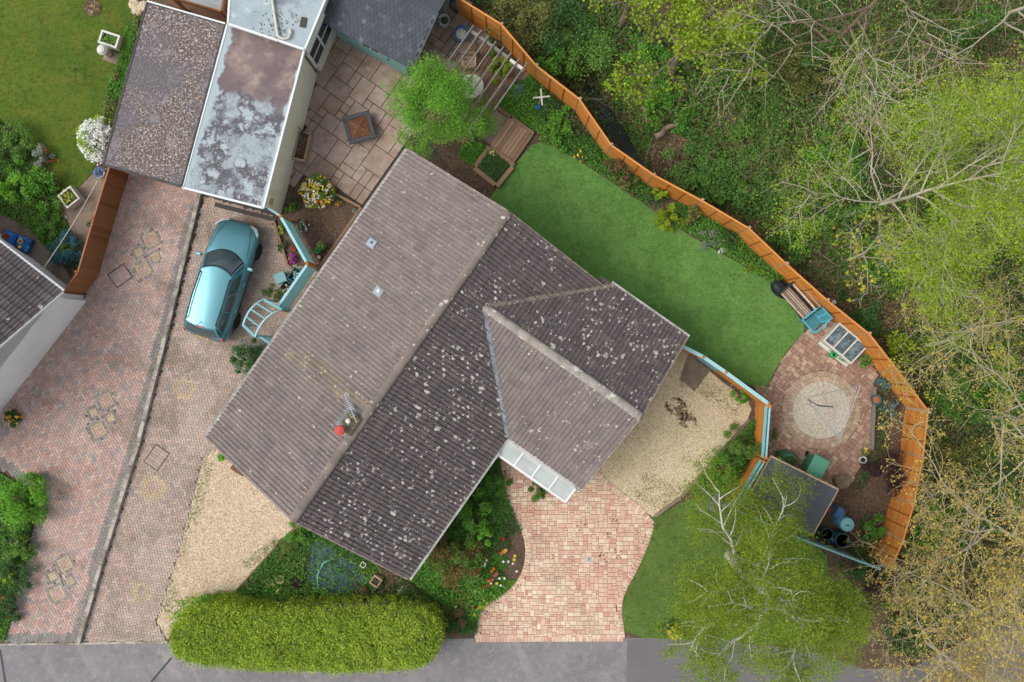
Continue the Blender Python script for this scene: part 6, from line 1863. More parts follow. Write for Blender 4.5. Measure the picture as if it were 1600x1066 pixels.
for sg in (1, -1):
    f = sd(sg)
    for s0, s1 in ((.10, .36), (.39, .64), (.67, .93)): patch_obj('side_window', 'car_glass', car, f, s0, s1, .10, .84, 4, 3, off=.008)
    # rails and mirrors
    MB().tube([(.10, sg * .545, 1.43), (.02, sg * .55, 1.475), (-.8, sg * .57, 1.49), (-1.55, sg * .545, 1.465), (-1.64, sg * .54, 1.42)], .020, 7).build('roof_rail', 'car_black', car)
    mr = MB(); mr.cbox((.66, sg * .97, .98), (.12, .20, .13), b=.03); m_o = mr.build('wing_mirror', 'mirror_shell', car)
    MB().tube([(.66, sg * .84, .95), (.66, sg * .92, .97)], .025, 6).build('mirror_arm', 'car_black', m_o)
    # lamps
    hp = [(2.155, sg * .36, .655), (2.185, sg * .44, .60), (2.11, sg * .66, .64), (1.92, sg * .79, .735), (1.80, sg * .80, .79), (1.95, sg * .70, .755), (2.08, sg * .52, .705)]
    hb_ = MB(); hv = [Vector(p) + Vector((.012, sg * .006, .016)) for p in hp]; cen_ = sum(hv, Vector()) / len(hv) + Vector((.01, 0, .012))
    fc = [(i, (i + 1) % len(hv), len(hv)) for i in range(len(hv))]
    hb_.add(hv + [cen_], fc if sg < 0 else [(c_, b_, a_) for (a_, b_, c_) in fc]); hb_.build('headlight', 'headlight', car)
    tb2 = MB(); tb2.cbox((-2.05, sg * .70, .80), (.16, .10, .20), rz=sg * R(-25), b=.03); tb2.build('tail_light', 'tail_light', car)
    # bonnet shut line
    MB().tube([(1.02, sg * .70, .945), (1.5, sg * .64, .875), (1.9, sg * .52, .775), (2.06, sg * .44, .712)], .007, 4).build('bonnet_seam', 'car_black', car)
    MB().tube([(.28, sg * .874, .90), (.28, sg * .882, .55)], .005, 4).build('door_seam', 'car_black', car)
    for x in (.05, -.95): MB().cbox((x, sg * .868, .83), (.18, .03, .03), b=.008).build('door_handle', 'car_paint', car)
    MB().bar((1.55, sg * .865, .52), (-1.7, sg * .868, .52), .02, .05).build('side_moulding', 'car_black', car)
    for x in (1.34, -1.32):
        Mw = Matrix.Translation((x, sg * .78, .31)) @ Matrix.Rotation(R(90), 4, 'X')
        w_ = MB(); w_.lathe([(.19, -.10), (.29, -.10), (.315, -.06), (.315, .06), (.29, .10), (.19, .10)], n=24, M=Mw); wo_ = w_.build('wheel', 'tyre', car)
        r_ = MB(); r_.lathe([(.0, .07), (.05, .085), (.06, .07), (.17, .075), (.20, .095)] if sg < 0 else [(.20, -.095), (.17, -.075), (.06, -.07), (.05, -.085), (0, -.07)], n=20, M=Mw); r_.build('rim', 'rim', wo_)
MB().bar((2.20, -.36, .60), (2.20, .36, .60), .05, .07).build('grille', 'car_black', car)
MB().bar((-2.19, -.55, .50), (-2.19, .55, .50), .06, .16).build('rear_bumper', 'car_black', car)
MB().cbox((-2.19, 0, .86), (.03, .5, .10), b=.01).build('number_plate', 'vinyl_yellow', car)
MB().cbox((-1.80, 0, 1.425), (.05, .32, .025), b=.006).build('brake_light', 'tail_light', car)
MB().tube([(-1.62, 0, 1.44), (-1.75, 0, 1.62)], [.012, .006], 6).build('aerial', 'car_black', car)
for a, q in (((1.06, .28, .985), (.78, -.30, 1.16)), ((1.05, -.25, .985), (.84, -.58, 1.10))): MB().tube([a, q], .008, 4).build('wiper', 'car_black', car)
MB().tube([(-2.14, .05, .99), (-2.06, -.35, 1.08)], .008, 4).build('wiper', 'car_black', car)
MB().tube([(1.0, -.35, .975), (1.02, 0, .985), (1.0, .35, .975)], .012, 4).build('bonnet_edge', 'car_black', car)
# ------------------------------------------------------------------ vegetation helpers
def vnoise(X, Y, sc, seed, octs=3):
    r = np.random.default_rng(seed); out = np.zeros_like(X); amp = 1.0; tot = 0
    for o in range(octs):
        for k in range(5):
            a = r.uniform(0, 6.283); f = sc * (2 ** o) * r.uniform(.6, 1.4); p = r.uniform(0, 6.283)
            out += amp * np.sin((X * math.cos(a) + Y * math.sin(a)) * f + p)
        tot += amp * math.sqrt(2.5); amp *= .55
    return out / tot

def px_of(X, Y, Z):
    s = CAM_H - Z
    return 800 + X / s * FPX, 533 - Y / s * FPX

def branchset(base, height, spread, n1=10, n2=7, n3=6, lean=(0, 0), r0=.14, elev=(15, 55), droop=0.0, start=.3, seed=1, twig=.9, wob=.16, bias=None, trunks=1):
    """tapered limbs of a tree: list of (points, radii, level)"""
    rr = random.Random(seed); br = []
    def path(p, d, L_, n, w, dr):
        pts = [p.copy()]; d = d.normalized()
        for i in range(n):
            d = (d + Vector((rr.gauss(0, w), rr.gauss(0, w), rr.gauss(0, w * .7) - dr)))
            d.normalize(); pts.append(pts[-1] + d * (L_ / n))
        return pts
    for tk in range(trunks):
        ln = Vector((lean[0] + (rr.gauss(0, .18) if trunks > 1 else 0), lean[1] + (rr.gauss(0, .18) if trunks > 1 else 0), 1))
        tr = path(Vector(base) + Vector((rr.gauss(0, .12), rr.gauss(0, .12), 0)) * (trunks > 1), ln, height * .92, 9, .05, 0)
        rad = [r0 * (1 - .82 * i / 9) for i in range(10)]
        br.append((tr, rad, 0))
        for i in range(n1):
            f = start + (1 - start) * (i + rr.random() * .8) / n1
            k = min(8, int(f * 9)); p = tr[k].lerp(tr[k + 1], f * 9 - k)
            az = i * 2.399 + rr.gauss(0, .4)
            if bias is not None and rr.random() < bias[2]: az = math.atan2(bias[1], bias[0]) + rr.gauss(0, .7)
            el = R(elev[0] + (elev[1] - elev[0]) * f + rr.gauss(0, 8))
            L1 = spread * (1.12 - .6 * f) * rr.uniform(.75, 1.15)
            b1 = path(p, Vector((math.cos(az) * math.cos(el), math.sin(az) * math.cos(el), math.sin(el))), L1, 7, wob, droop * .4)
            rb_ = r0 * .42 * (1.1 - .5 * f)
            br.append((b1, [max(.008, rb_ * (1 - .85 * q / 7)) for q in range(8)], 1))
            for j in range(n2):
                f2 = .22 + .78 * (j + rr.random()) / n2; k2 = min(6, int(f2 * 7)); p2 = b1[k2].lerp(b1[k2 + 1], f2 * 7 - k2)
                d1 = (b1[k2 + 1] - b1[k2]).normalized(); side = Vector((-d1.y, d1.x, 0)) * (1 if j % 2 else -1)
                d2 = d1 * .75 + side * rr.uniform(.45, 1.0) + Vector((0, 0, rr.uniform(-.25, .45)))
                L2 = L1 * .46 * (1.15 - .55 * f2) * rr.uniform(.7, 1.2)
                b2 = path(p2, d2, L2, 5, wob * 1.1, droop * .8)
                br.append((b2, [max(.007, rb_ * .40 * (1 - .7 * q / 5)) for q in range(6)], 2))
                for m in range(n3):
                    f3 = .2 + .8 * (m + rr.random()) / n3; k3 = min(4, int(f3 * 5)); p3 = b2[k3].lerp(b2[k3 + 1], f3 * 5 - k3)
                    d2_ = (b2[k3 + 1] - b2[k3]).normalized(); s2_ = Vector((-d2_.y, d2_.x, 0)) * (1 if m % 2 else -1)
                    d3 = d2_ * .7 + s2_ * rr.uniform(.4, 1.1) + Vector((0, 0, rr.uniform(-.3, .4)))
                    L3 = twig * rr.uniform(.45, 1.1)
                    br.append((path(p3, d3, L3, 3, wob * 1.2, droop * 1.5), [.0075, .0065, .005, .004], 3))
    return br

def branch_mesh(name, br, m, parent, levels=(0, 1, 2, 3), scale=1.0, thin=1.0):
    b = MB()
    for pts, rad, lv in br:
        if lv not in levels: continue
        b.tube(pts, [r * scale * (thin if lv == 3 else 1) for r in rad], (8, 6, 5, 3)[lv], caps=False)
    return b.build(name, m, parent, world=True, smooth=True)

def twig_leaves(br, per, spread_, lv=(3,), keep=1.0, along=(.1, 1.0), ncl=3):
    """leaves in small bunches along the twigs"""
    g = np.random.default_rng(len(br))
    P_ = []
    for pts, rad, l in br:
        if l not in lv or g.random() > keep: continue
        a = np.array([tuple(p) for p in pts]); n = len(a) - 1
        tc = g.uniform(along[0], along[1], ncl) * n; tc[0] = along[1] * n * .98
        k = np.minimum(tc.astype(int), n - 1); f = (tc - k)[:, None]
        c = a[k] * (1 - f) + a[k + 1] * f + g.normal(size=(ncl, 3)) * spread_ * .7
        i = g.integers(0, ncl, per)
        P_.append(c[i] + g.normal(size=(per, 3)) * spread_ * (.6 + .8 * g.random(ncl))[i][:, None])
    P_ = np.concatenate(P_)
    return P_, None

def tree(name, label, px, py, height, spread, bark, leaf, per, lsize, z0=-.1, twigm=None, lsp=.05, group=None, leaf2=None, flat=.45, aspect=.55, cat='tree', lv=(3,), keep=1.0, twig_thin=1.0, ncl=3, ivy=0, limb=1.0, **kw):
    c = at(px, py, z0)
    t = thing(name, label, cat, (c.x, c.y, z0), 0, group)
    br = branchset((c.x, c.y, z0), height, spread, **kw)
    branch_mesh('trunk', br, bark, t, (0, 1), scale=limb)
    if limb > 1: branch_mesh('branches', br, bark, t, (2,), scale=.85); branch_mesh('twigs', br, twigm, t, (3,), thin=twig_thin)
    else: branch_mesh('branches', br, twigm or bark, t, (2, 3), thin=twig_thin)
    P_, D_ = twig_leaves(br, per, lsp, lv, keep, ncl=ncl)
    Vq, tt = leaves(P_, lsize, aspect, flat)
    link('crown', quads_mesh('crown', Vq, tt, leaf), t, world=True)
    if ivy:
        tr = np.array([tuple(p) for p in br[0][0]]); tt_ = rng.random(ivy) ** 1.3 * 3.6
        k = tt_.astype(int); f = (tt_ - k)[:, None]; q = tr[k] * (1 - f) + tr[k + 1] * f
        d = rng.normal(size=(ivy, 3)); d /= np.linalg.norm(d, axis=1)[:, None]
        q = q + d * (np.array(br[0][1])[k] + .05 + .22 * rng.random(ivy) * (1 - tt_ / 4.2))[:, None]
        Vq, tt = leaves(q, .10, .8, .3)
        link('ivy', quads_mesh('ivy', Vq, tt, 'leaf_ivy'), t, world=True)
    if leaf2:
        m2, per2, s2_, k2 = leaf2
        P_, D_ = twig_leaves(br, per2, lsp * 1.3, (3,), k2)
        Vq, tt = leaves(P_, s2_, aspect, flat)
        link('crown', quads_mesh('crown', Vq, tt, m2), t, world=True)
    return t

def dome(n, rx, ry, h, clumps, fill=.35, csz=.28, seed=None, low=.0):
    """points in lumps over and inside a dome"""
    g = np.random.default_rng(seed if seed is not None else int(rng.integers(1e9)))
    a = g.uniform(0, 6.283, clumps); u = g.random(clumps) ** .5
    k = g.random(clumps) < fill
    sh = np.where(k, g.uniform(.3, .8, clumps), 1.0)
    th = np.arcsin(u); zc = np.cos(th) * h * sh * g.uniform(.8, 1.12, clumps) + low
    cx = np.sin(th) * np.cos(a) * rx * sh * g.uniform(.85, 1.1, clumps); cy = np.sin(th) * np.sin(a) * ry * sh * g.uniform(.85, 1.1, clumps)
    i = g.integers(0, clumps, n)
    d = g.normal(size=(n, 3)); d /= np.linalg.norm(d, axis=1)[:, None]; d *= (g.random(n) ** .4)[:, None]
    cs_ = csz * g.uniform(.6, 1.3, clumps)[i]
    p = np.stack([cx[i] + d[:, 0] * cs_ * rx, cy[i] + d[:, 1] * cs_ * ry, np.maximum(.02, zc[i] + d[:, 2] * cs_ * h * .9)], 1)
    tint = np.clip(.15 + .55 * g.random(clumps)[i] + .35 * (g.random(n) - .3), 0, 1)
    return p, tint

def shrub(name, label, px, py, r, h, lm, n, size, cat='shrub', rx=None, rz=0.0, group=None, flowers=None, aspect=.55, flat=.4, clumps=None, twigs=14, fill=.35, csz=.28, twigm='bark_brown', z=0.0, mix=()):
    c = at(px, py, z + h * .6)
    t = thing(name, label, cat, (c.x, c.y, z), rz, group)
    rx = rx or r
    p, tint = dome(n, rx, r, h, clumps or max(10, int(24 * r)), fill, csz)
    Vq, tt = leaves(p, size, aspect, flat, tint=tint)
    link('foliage', quads_mesh('foliage', Vq, tt, lm), t)
    b = MB()
    for k in range(twigs):
        a = random.uniform(0, 6.28); u = random.uniform(.3, .9)
        e = Vector((math.cos(a) * rx * u, math.sin(a) * r * u, h * math.sqrt(max(.05, 1 - u * u)) * .92))
        b.tube([(random.gauss(0, .05), random.gauss(0, .05), 0), e * .55 + Vector((random.gauss(0, .05), random.gauss(0, .05), .05)), e], [.018, .012, .005], 4, caps=False)
    b.build('stems', twigm, t)
    for (m2, k2, s2_, q2) in mix:
        p, tint = dome(k2, rx * q2, r * q2, h * (.9 + .1 * q2), clumps or max(10, int(24 * r)), fill, csz)
        Vq, tt = leaves(p, s2_, aspect, flat, tint=tint)
        link('foliage', quads_mesh('foliage', Vq, tt, m2), t)
    for fm, fn, fs in (flowers or ()):
        p, _ = dome(fn, rx * 1.02, r * 1.02, h * 1.05, max(8, int(fn / 6)), .0, .14)
        Vq, tt = leaves(p, fs, .8, .55)
        link('blossom', quads_mesh('blossom', Vq, tt, fm), t)
    return t

def cover(name, label, polys, n, size, lm, zfun, seed, thr=-9, sc=1.2, cat='ground cover', aspect=.55, flat=.5, parent=None):
    """low planting nobody could count: leaves over an outline, thinned to drifts by noise"""
    Xs = []; Ys = []
    for poly in polys:
        X, Y = scatter(poly, n); Xs.append(X); Ys.append(Y)
    X = np.concatenate(Xs); Y = np.concatenate(Ys)
    v = vnoise(X, Y, sc, seed); k = (v > thr) & ~(inside_np(POND, X, Y) & (rng.random(len(X)) > .25))
    X, Y, v = X[k], Y[k], v[k]
    Z = zfun(X, Y, v)
    Vq, tt = leaves(np.stack([X, Y, Z], 1), size, aspect, flat, tint=np.clip(.5 + .3 * vnoise(X, Y, sc * 2.5, seed + 5) + rng.normal(size=len(X)) * .22, 0, 1))
    o = link(name, quads_mesh(name, Vq, tt, lm), parent)
    return tag(o, label, cat, kind='stuff')

# ------------------------------------------------------------------ the wood: floor, stream, undergrowth
WOOD = outline((655, -90), (712, -14), (784, 28), (845, 92), (912, 146), (962, 220), (1030, 266), (1104, 304), (1178, 346), (1240, 404), (1302, 460), (1368, 512), (1415, 572), (1462, 636), (1452, 712), (1438, 790), (1420, 848), (1402, 892), (1425, 1035), (1600, 955), (1690, 915), (1690, -90), (655, -90))
FLOOR = outline((640, -160), (712, -2), (783, 44), (838, 109), (905, 161), (955, 233), (1022, 280), (1097, 320), (1170, 363), (1229, 419), (1293, 474), (1358, 526), (1405, 585), (1440, 640), (1434, 712), (1418, 790), (1400, 850), (1384, 892), (1420, 1042), (1600, 961), (2300, 640), (2300, -600), (640, -600))
ditch = [xy(920, 120), xy(962, 190), xy(1000, 262), xy(1080, 330), xy(1200, 430), xy(1330, 560), xy(1440, 700)]
def ditch_d(X, Y):
    best = np.full(X.shape, 1e9)
    for a, c in zip(ditch[:-1], ditch[1:]):
        dx, dy = c[0] - a[0], c[1] - a[1]
        t = np.clip(((X - a[0]) * dx + (Y - a[1]) * dy) / (dx * dx + dy * dy), 0, 1)
        best = np.minimum(best, np.hypot(X - a[0] - t * dx, Y - a[1] - t * dy))
    return best
def wz(X, Y):
    X = np.asarray(X, float); Y = np.asarray(Y, float)
    return -.12 + .10 * vnoise(X, Y, .9, 3) - .85 * np.exp(-(ditch_d(X, Y) / 1.0) ** 2)
xs = np.arange(-4, 36.01, .4); ys = np.arange(-13, 26.01, .4)
GX, GY = np.meshgrid(xs, ys, indexing='ij'); GZ = wz(GX, GY)
ins_ = inside_np(FLOOR, GX.ravel(), GY.ravel()).reshape(GX.shape)
vs = [(GX[i, j], GY[i, j], GZ[i, j]) for i in range(len(xs)) for j in range(len(ys))]
fs = []
for i in range(len(xs) - 1):
    for j in range(len(ys) - 1):
        if ins_[i, j] or ins_[i + 1, j] or ins_[i, j + 1] or ins_[i + 1, j + 1]:
            a = i * len(ys) + j; fs.append((a, a + len(ys), a + len(ys) + 1, a + 1))
wf_ = MB().add(vs, fs).build('woodland_floor', 'leaf_litter', smooth=True)
# keep the sheet under the garden side hidden below the plot
tag(wf_, 'leaf littered floor of the wood sloping to a ditch', 'ground', kind='structure')
b = MB(); q = [Vector((p[0], p[1], -.80)) for p in ditch[:5]]
vs = []; fs = []
for i, p in enumerate(q):
    d = (q[min(i + 1, len(q) - 1)] - q[max(i - 1, 0)]).normalized(); s = Vector((-d.y, d.x, 0)); w = (.15, .32, .42, .28, .15)[i]
    vs += [p + s * w, p - s * w]
for i in range(len(q) - 1): fs.append((2 * i, 2 * i + 1, 2 * i + 3, 2 * i + 2))
b.add(vs, fs); tag(b.build('stream', 'stream'), 'narrow dark stream in the ditch behind the orange fence', 'stream', kind='structure')

def zones(X, Y):
    return px_of(X, Y, 0.0)
def under(name, label, n, size, lm, seed, thr, hgt, maskf=None, sc=1.0, flat=.5, aspect=.6):
    X, Y = scatter(WOOD, n)
    v = vnoise(X, Y, sc, seed); PX, PY = zones(X, Y)
    ok_ = (v > thr) & (PX < 1660) & (PY > -60) & (PY < 1090)
    if maskf is not None: ok_ &= maskf(PX, PY, rng.random(len(X)))
    ok_ &= (ditch_d(X, Y) > .35) | (rng.random(len(X)) < .4)
    X, Y, v = X[ok_], Y[ok_], v[ok_]
    Z = wz(X, Y) + .03 + hgt * np.clip(v - thr, 0, 1.5) * rng.random(len(X)) ** .6
    Vq, tt = leaves(np.stack([X, Y, Z], 1), size, aspect, flat, tint=np.clip(.45 + .25 * v + rng.normal(size=len(X)) * .25, 0, 1))
    o = link(name, quads_mesh(name, Vq, tt, lm)); return tag(o, label, 'undergrowth', kind='stuff')
under('ivy_cover', 'dark ivy carpet over the wood floor', 110000, .10, 'leaf_ivy', 21, -.55, .40)
under('nettle_patch', 'fresh green nettles and weeds on the wood floor', 80000, .11, 'leaf_green', 22, .12, .55, lambda x, y, r: r < np.where((x > 960) & (x < 1250) | (x > 1400) & (y < 260), .95, .45))
under('bramble_leaves', 'olive bramble leaves in the wood', 80000, .09, 'leaf_olive', 23, .0, .6, lambda x, y, r: r < np.where(x < 980, .95, .5))
under('grass_patch', 'vivid green grass patch in the upper right of the wood', 26000, .13, 'leaf_bright', 24, -.4, .3, lambda x, y, r: r < np.exp(-(((x - 1500) / 85) ** 2 + ((y - 110) / 80) ** 2)) * .8, aspect=.25)

def sticks(name, label, n, lr, rad, m, seed, thr, maskf=None, hgt=(0, .7), tilt=.35):
    X, Y = scatter(WOOD, n); v = vnoise(X, Y, .9, seed); PX, PY = zones(X, Y)
    ok_ = (v > thr) & (PX < 1660) & (PY > -60) & (PY < 1090)
    if maskf is not None: ok_ &= maskf(PX, PY, rng.random(len(X)))
    X, Y = X[ok_], Y[ok_]; N = len(X); Z = wz(X, Y) + rng.uniform(hgt[0], hgt[1], N)
    base_a = vnoise(X, Y, .35, seed + 1) * 2.5
    a = base_a + rng.normal(size=N) * .7; L_ = rng.uniform(lr[0], lr[1], N)
    d = np.stack([np.cos(a), np.sin(a), rng.normal(size=N) * tilt], 1)
    p0 = np.stack([X, Y, Z], 1); mid = p0 + d * (L_ * .5)[:, None] + rng.normal(size=(N, 3)) * (L_ * .08)[:, None]; p1 = p0 + d * L_[:, None]
    p1[:, 2] = np.maximum(p1[:, 2], wz(p1[:, 0], p1[:, 1]) + .02)
    side = np.stack([-np.sin(a), np.cos(a), np.zeros(N)], 1); r = rad * rng.uniform(.6, 1.5, N)[:, None]
    upv = np.array([[0, 0, 1.0]])
    q = []
    # triangular section stems in two pieces
    o3 = [side, -side * .5 + upv * .87, -side * .5 - upv * .87]
    for A_, B_, ra, rb2 in ((p0, mid, 1.0, .8), (mid, p1, .8, .35)):
        for i in range(3):
            e, f = o3[i], o3[(i + 1) % 3]
            q.append(np.stack([A_ + e * r * ra, A_ + f * r * ra, B_ + f * r * rb2, B_ + e * r * rb2], 1))
    Vq = np.concatenate(q); tt = np.tile(rng.random(N), 6)
    o = link(name, quads_mesh(name, Vq, tt, m)); return tag(o, label, 'undergrowth', kind='stuff')
sticks('dead_brambles', 'tangle of dead brown bramble stems in the wood', 9000, (.4, 1.3), .008, 'bramble', 31, -.1)
sticks('fallen_twigs', 'thin fallen twigs over the wood floor', 7000, (.5, 1.8), .010, 'bramble', 33, .05, lambda x, y, r: r < np.where(((x - 890) / 90) ** 2 + ((y - 110) / 70) ** 2 < 1, .95, .4), hgt=(.1, .9))

# fallen logs
for (a, c, r, lab) in (((1025, 213), (1060, 190), .13, 'short thick mossy log by the stream'), ((1020, 135), (1040, 152), .05, 'thin leaning branch above the stream'), ((1088, 105), (1135, 125), .06, 'curved dead bough under the lime green tree'), ((1118, 128), (1150, 170), .07, 'grey fallen bough left of the bare tree'), ((1050, 205), (1110, 160), .06, 'long fallen pole lying across the nettles'), ((1000, 150), (1012, 190), .08, 'broken mossy stump beside the stream'), ((912, 156), (950, 152), .025, 'thin straight pole sticking out behind the orange fence')):
    pts = [at(*a, .1).lerp(at(*c, .25), k / 5) + Vector((random.gauss(0, .03), random.gauss(0, .03), random.gauss(0, .03))) for k in range(6)]
    tag(MB().tube(pts, [r * (1 - .08 * k) for k in range(6)], 8).build('fallen_log', 'bark_brown', smooth=True), lab, 'log')
b = MB(); b.lathe([(.05, 0), (.08, .08), (.05, .2), (0, .22)], tuple(at(1324, 353, .3)), 10); bo = b.build('blue_bottle', 'barrel_blue'); tag(bo, 'small pale blue plastic bottle caught in the wood', 'litter')
stone(1304, 472, .09, 'white scrap lying just behind the orange fence', m='pot_white')

# ------------------------------------------------------------------ trees
tree('maple_tree', 'bright lime leaved tree at the top edge of the wood', 1045, 120, 7.5, 2.7, 'bark_brown', 'leaf_lime', 30, .09, n1=13, n2=7, n3=6, seed=4, aspect=.85, twig=.7, keep=.5, lsp=.10, ncl=3)
tree('maple_tree', 'smaller lime leaved tree left of the brighter one', 968, 45, 5.5, 1.8, 'bark_brown', 'leaf_lime', 22, .085, n1=9, n2=6, n3=4, seed=9, aspect=.85, twig=.6, keep=.3, lsp=.10, ncl=2)
tree('bare_tree', 'tall nearly bare tree with thick brown trunk and pale drooping branches', 1248, 112, 11.5, 5.2, 'bark_brown', 'leaf_golden', 9, .05, twigm='bark_pale', n1=17, n2=6, n3=4, seed=12, ivy=1800, r0=.11, droop=.04, elev=(-5, 60), keep=.9, twig=1.3, wob=.14, bias=(-.3, -1, .55), start=.25, lsp=.08)
tree('bare_tree', 'bare pale branched tree in the top right corner', 1478, 70, 10, 4.6, 'bark_pale', 'leaf_golden', 9, .05, n1=12, n2=6, n3=4, seed=15, ivy=1200, r0=.09, droop=.04, elev=(0, 60), keep=.9, twig=1.2, wob=.14, bias=(-.6, -1, .5), lsp=.08)
tree('willow_tree', 'spring green willow with two pale leaning trunks', 1296, 345, 10.5, 4.8, 'bark_pale', 'leaf_spring', 62, .065, n1=15, n2=8, n3=6, seed=21, ivy=1500, r0=.095, lean=(.06, .03), elev=(5, 60), aspect=.4, twig=.85, keep=.9, lsp=.12, start=.35, droop=.03, trunks=1)
tree('willow_tree', 'spring green willow further right with a spreading crown', 1392, 402, 9.5, 4.6, 'bark_pale', 'leaf_spring', 62, .065, n1=14, n2=8, n3=6, seed=25, ivy=1500, r0=.095, elev=(5, 55), aspect=.4, twig=.85, keep=.9, lsp=.12, start=.3, droop=.03)
tree('willow_tree', 'spring green willow at the right edge above the golden trees', 1470, 330, 10, 4.2, 'bark_pale', 'leaf_spring', 62, .065, n1=12, n2=8, n3=6, seed=27, ivy=1500, r0=.095, elev=(5, 55), aspect=.4, twig=.85, keep=.9, lsp=.12, start=.3, droop=.03)
tree('catkin_shrub', 'small tree hung with yellow green clusters behind the bench fence', 1322, 408, 4.2, 1.7, 'bark_pale', 'leaf_yellow', 6, .10, n1=8, n2=5, n3=4, seed=31, r0=.06, elev=(10, 50), aspect=.9, twig=.5, keep=.5, lsp=.05, start=.2, droop=.05)
tree('budding_tree', 'tangled golden budding tree leaning over the patio fence corner', 1505, 650, 8.5, 5.4, 'bark_pale', 'leaf_golden', 9, .06, twigm='twig_tan', n1=17, n2=8, n3=8, seed=41, ivy=1200, r0=.10, elev=(0, 45), keep=.85, twig=.9, wob=.22, bias=(-1, .05, .5), start=.25, lsp=.055, aspect=.7, ncl=3)
tree('budding_tree', 'golden budding tree over the lower end of the orange fence', 1492, 800, 7.5, 5.0, 'bark_pale', 'leaf_golden', 10, .065, twigm='twig_tan', n1=17, n2=8, n3=8, seed=43, ivy=1200, r0=.10, elev=(0, 45), keep=.85, twig=.8, wob=.22, bias=(-1, -.2, .4), start=.2, lsp=.055, aspect=.7, ncl=3)
tree('budding_tree', 'golden budding tree in the bottom right corner above the road', 1490, 935, 7, 4.6, 'bark_pale', 'leaf_golden', 11, .065, twigm='twig_tan', n1=17, n2=8, n3=8, seed=47, ivy=1000, r0=.09, elev=(0, 45), keep=.85, twig=.8, wob=.22, bias=(-.7, -1, .4), start=.2, lsp=.055, aspect=.7, ncl=3)
tree('budding_tree', 'low golden budding tree by the road behind the birch', 1432, 990, 5.0, 3.2, 'bark_pale', 'leaf_golden', 10, .065, twigm='twig_tan', n1=14, n2=8, n3=8, seed=48, r0=.09, elev=(0, 45), keep=.85, twig=.8, wob=.22, start=.2, lsp=.055, aspect=.7, ncl=3)
tree('hazel_tree', 'olive twiggy tree between the willows and the golden trees', 1440, 540, 6, 3.2, 'bark_pale', 'leaf_yellow', 10, .06, twigm='twig_tan', n1=14, n2=7, n3=6, seed=49, r0=.08, elev=(5, 50), keep=.6, twig=.8, wob=.22, start=.15, lsp=.055, aspect=.7, ncl=3)

# birch on the front lawn
tree('birch_tree', 'silver birch with white branches and fine lime foliage on the front lawn', 1140, 868, 8.4, 3.5, 'bark_birch', 'leaf_birch', 92, .06, z0=.0, n1=13, n2=10, n3=7, seed=53, limb=1.25, r0=.17, elev=(20, 60), aspect=.5, twig=.85, droop=.13, keep=.97, lsp=.12, start=.2, ncl=5, twigm='twig_green', twig_thin=.6)
# tree beside the deck
tree('patio_tree', 'bushy bright green tree shading the deck table', 690, 196, 3.1, 1.75, 'bark_brown', 'leaf_bright', 70, .06, z0=.02, n1=14, n2=7, n3=5, seed=57, r0=.07, elev=(15, 65), aspect=.45, twig=.42, keep=.97, lsp=.11, start=.25, droop=.02)

# ------------------------------------------------------------------ clipped conifer hedge
HZ = 1.75
HG = [at(264, 1008, HZ), at(274, 975, HZ), at(300, 954, HZ), at(345, 950, HZ), at(400, 962, HZ), at(480, 956, HZ), at(650, 950, HZ), at(682, 975, HZ), at(684, 1012, HZ), at(662, 1046, HZ), at(560, 1051, HZ), at(420, 1050, HZ), at(330, 1042, HZ), at(275, 1030, HZ)]
hp_ = smooth_poly([(p.x, p.y) for p in HG], 1)
hc = (sum(p[0] for p in hp_) / len(hp_), sum(p[1] for p in hp_) / len(hp_))
hd = thing('conifer_hedge', 'clipped yellow green conifer hedge along the road', 'hedge', (hc[0], hc[1], 0))
b = MB(); b.prism([(hc[0] + (p[0] - hc[0]) * .95, hc[1] + (p[1] - hc[1]) * .80) for p in hp_], 0, HZ - .34); b.build('core', 'bark_brown', hd, world=True)  # unseen solid block added inside the foliage to stop light coming through
LX, LY = scatter(hp_, 1500)
led = np.array([edge_dist(hp_, x, y) for x, y in zip(LX, LY)])
LZ = HZ - .30 * np.exp(-(led / .20) ** 1.3) + .11 * vnoise(LX, LY, 1.1, 77) + rng.normal(size=len(LX)) * .05
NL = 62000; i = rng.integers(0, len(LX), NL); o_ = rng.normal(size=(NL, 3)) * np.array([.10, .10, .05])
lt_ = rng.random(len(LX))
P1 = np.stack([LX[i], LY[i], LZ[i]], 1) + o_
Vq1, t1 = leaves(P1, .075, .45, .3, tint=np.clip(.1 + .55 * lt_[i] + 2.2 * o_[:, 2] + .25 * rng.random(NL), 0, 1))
hpA = np.array(hp_); NS = 2400
i = rng.integers(0, len(hp_), NS); f = rng.random(NS)[:, None]
e = hpA[i] * (1 - f) + hpA[(i + 1) % len(hp_)] * f; sz_ = rng.uniform(.05, HZ - .12, NS)
e = np.array(hc) + (e - np.array(hc)) * (1 + rng.normal(size=(NS, 1)) * .012)
j = rng.integers(0, NS, 40000)
P2 = np.concatenate([e[j], sz_[j][:, None]], 1) + rng.normal(size=(40000, 3)) * .06
Vq2, t2 = leaves(P2, .075, .45, .1)
j = rng.integers(0, len(LX), 420); i = rng.integers(0, 420, 9000)
P3 = np.stack([LX[j][i], LY[j][i], LZ[j][i]], 1) + rng.normal(size=(9000, 3)) * np.array([.09, .09, .05])
Vq3, t3 = leaves(P3, .08, .45, .3)
link('foliage', quads_mesh('foliage', Vq3, t3, 'leaf_mid'), hd, world=True)
b = MB()
for k in range(260):                                  # stray shoots
    j = random.randrange(len(LX)); p = Vector((LX[j], LY[j], LZ[j] - .05)); d = Vector((random.gauss(0, .5), random.gauss(0, .5), 1)).normalized()
    b.tube([p, p + d * random.uniform(.1, .22)], [.006, .003], 3, caps=False)
o = b.build('stray_shoots', 'twig_green', hd, world=True); o['kind'] = 'stuff'
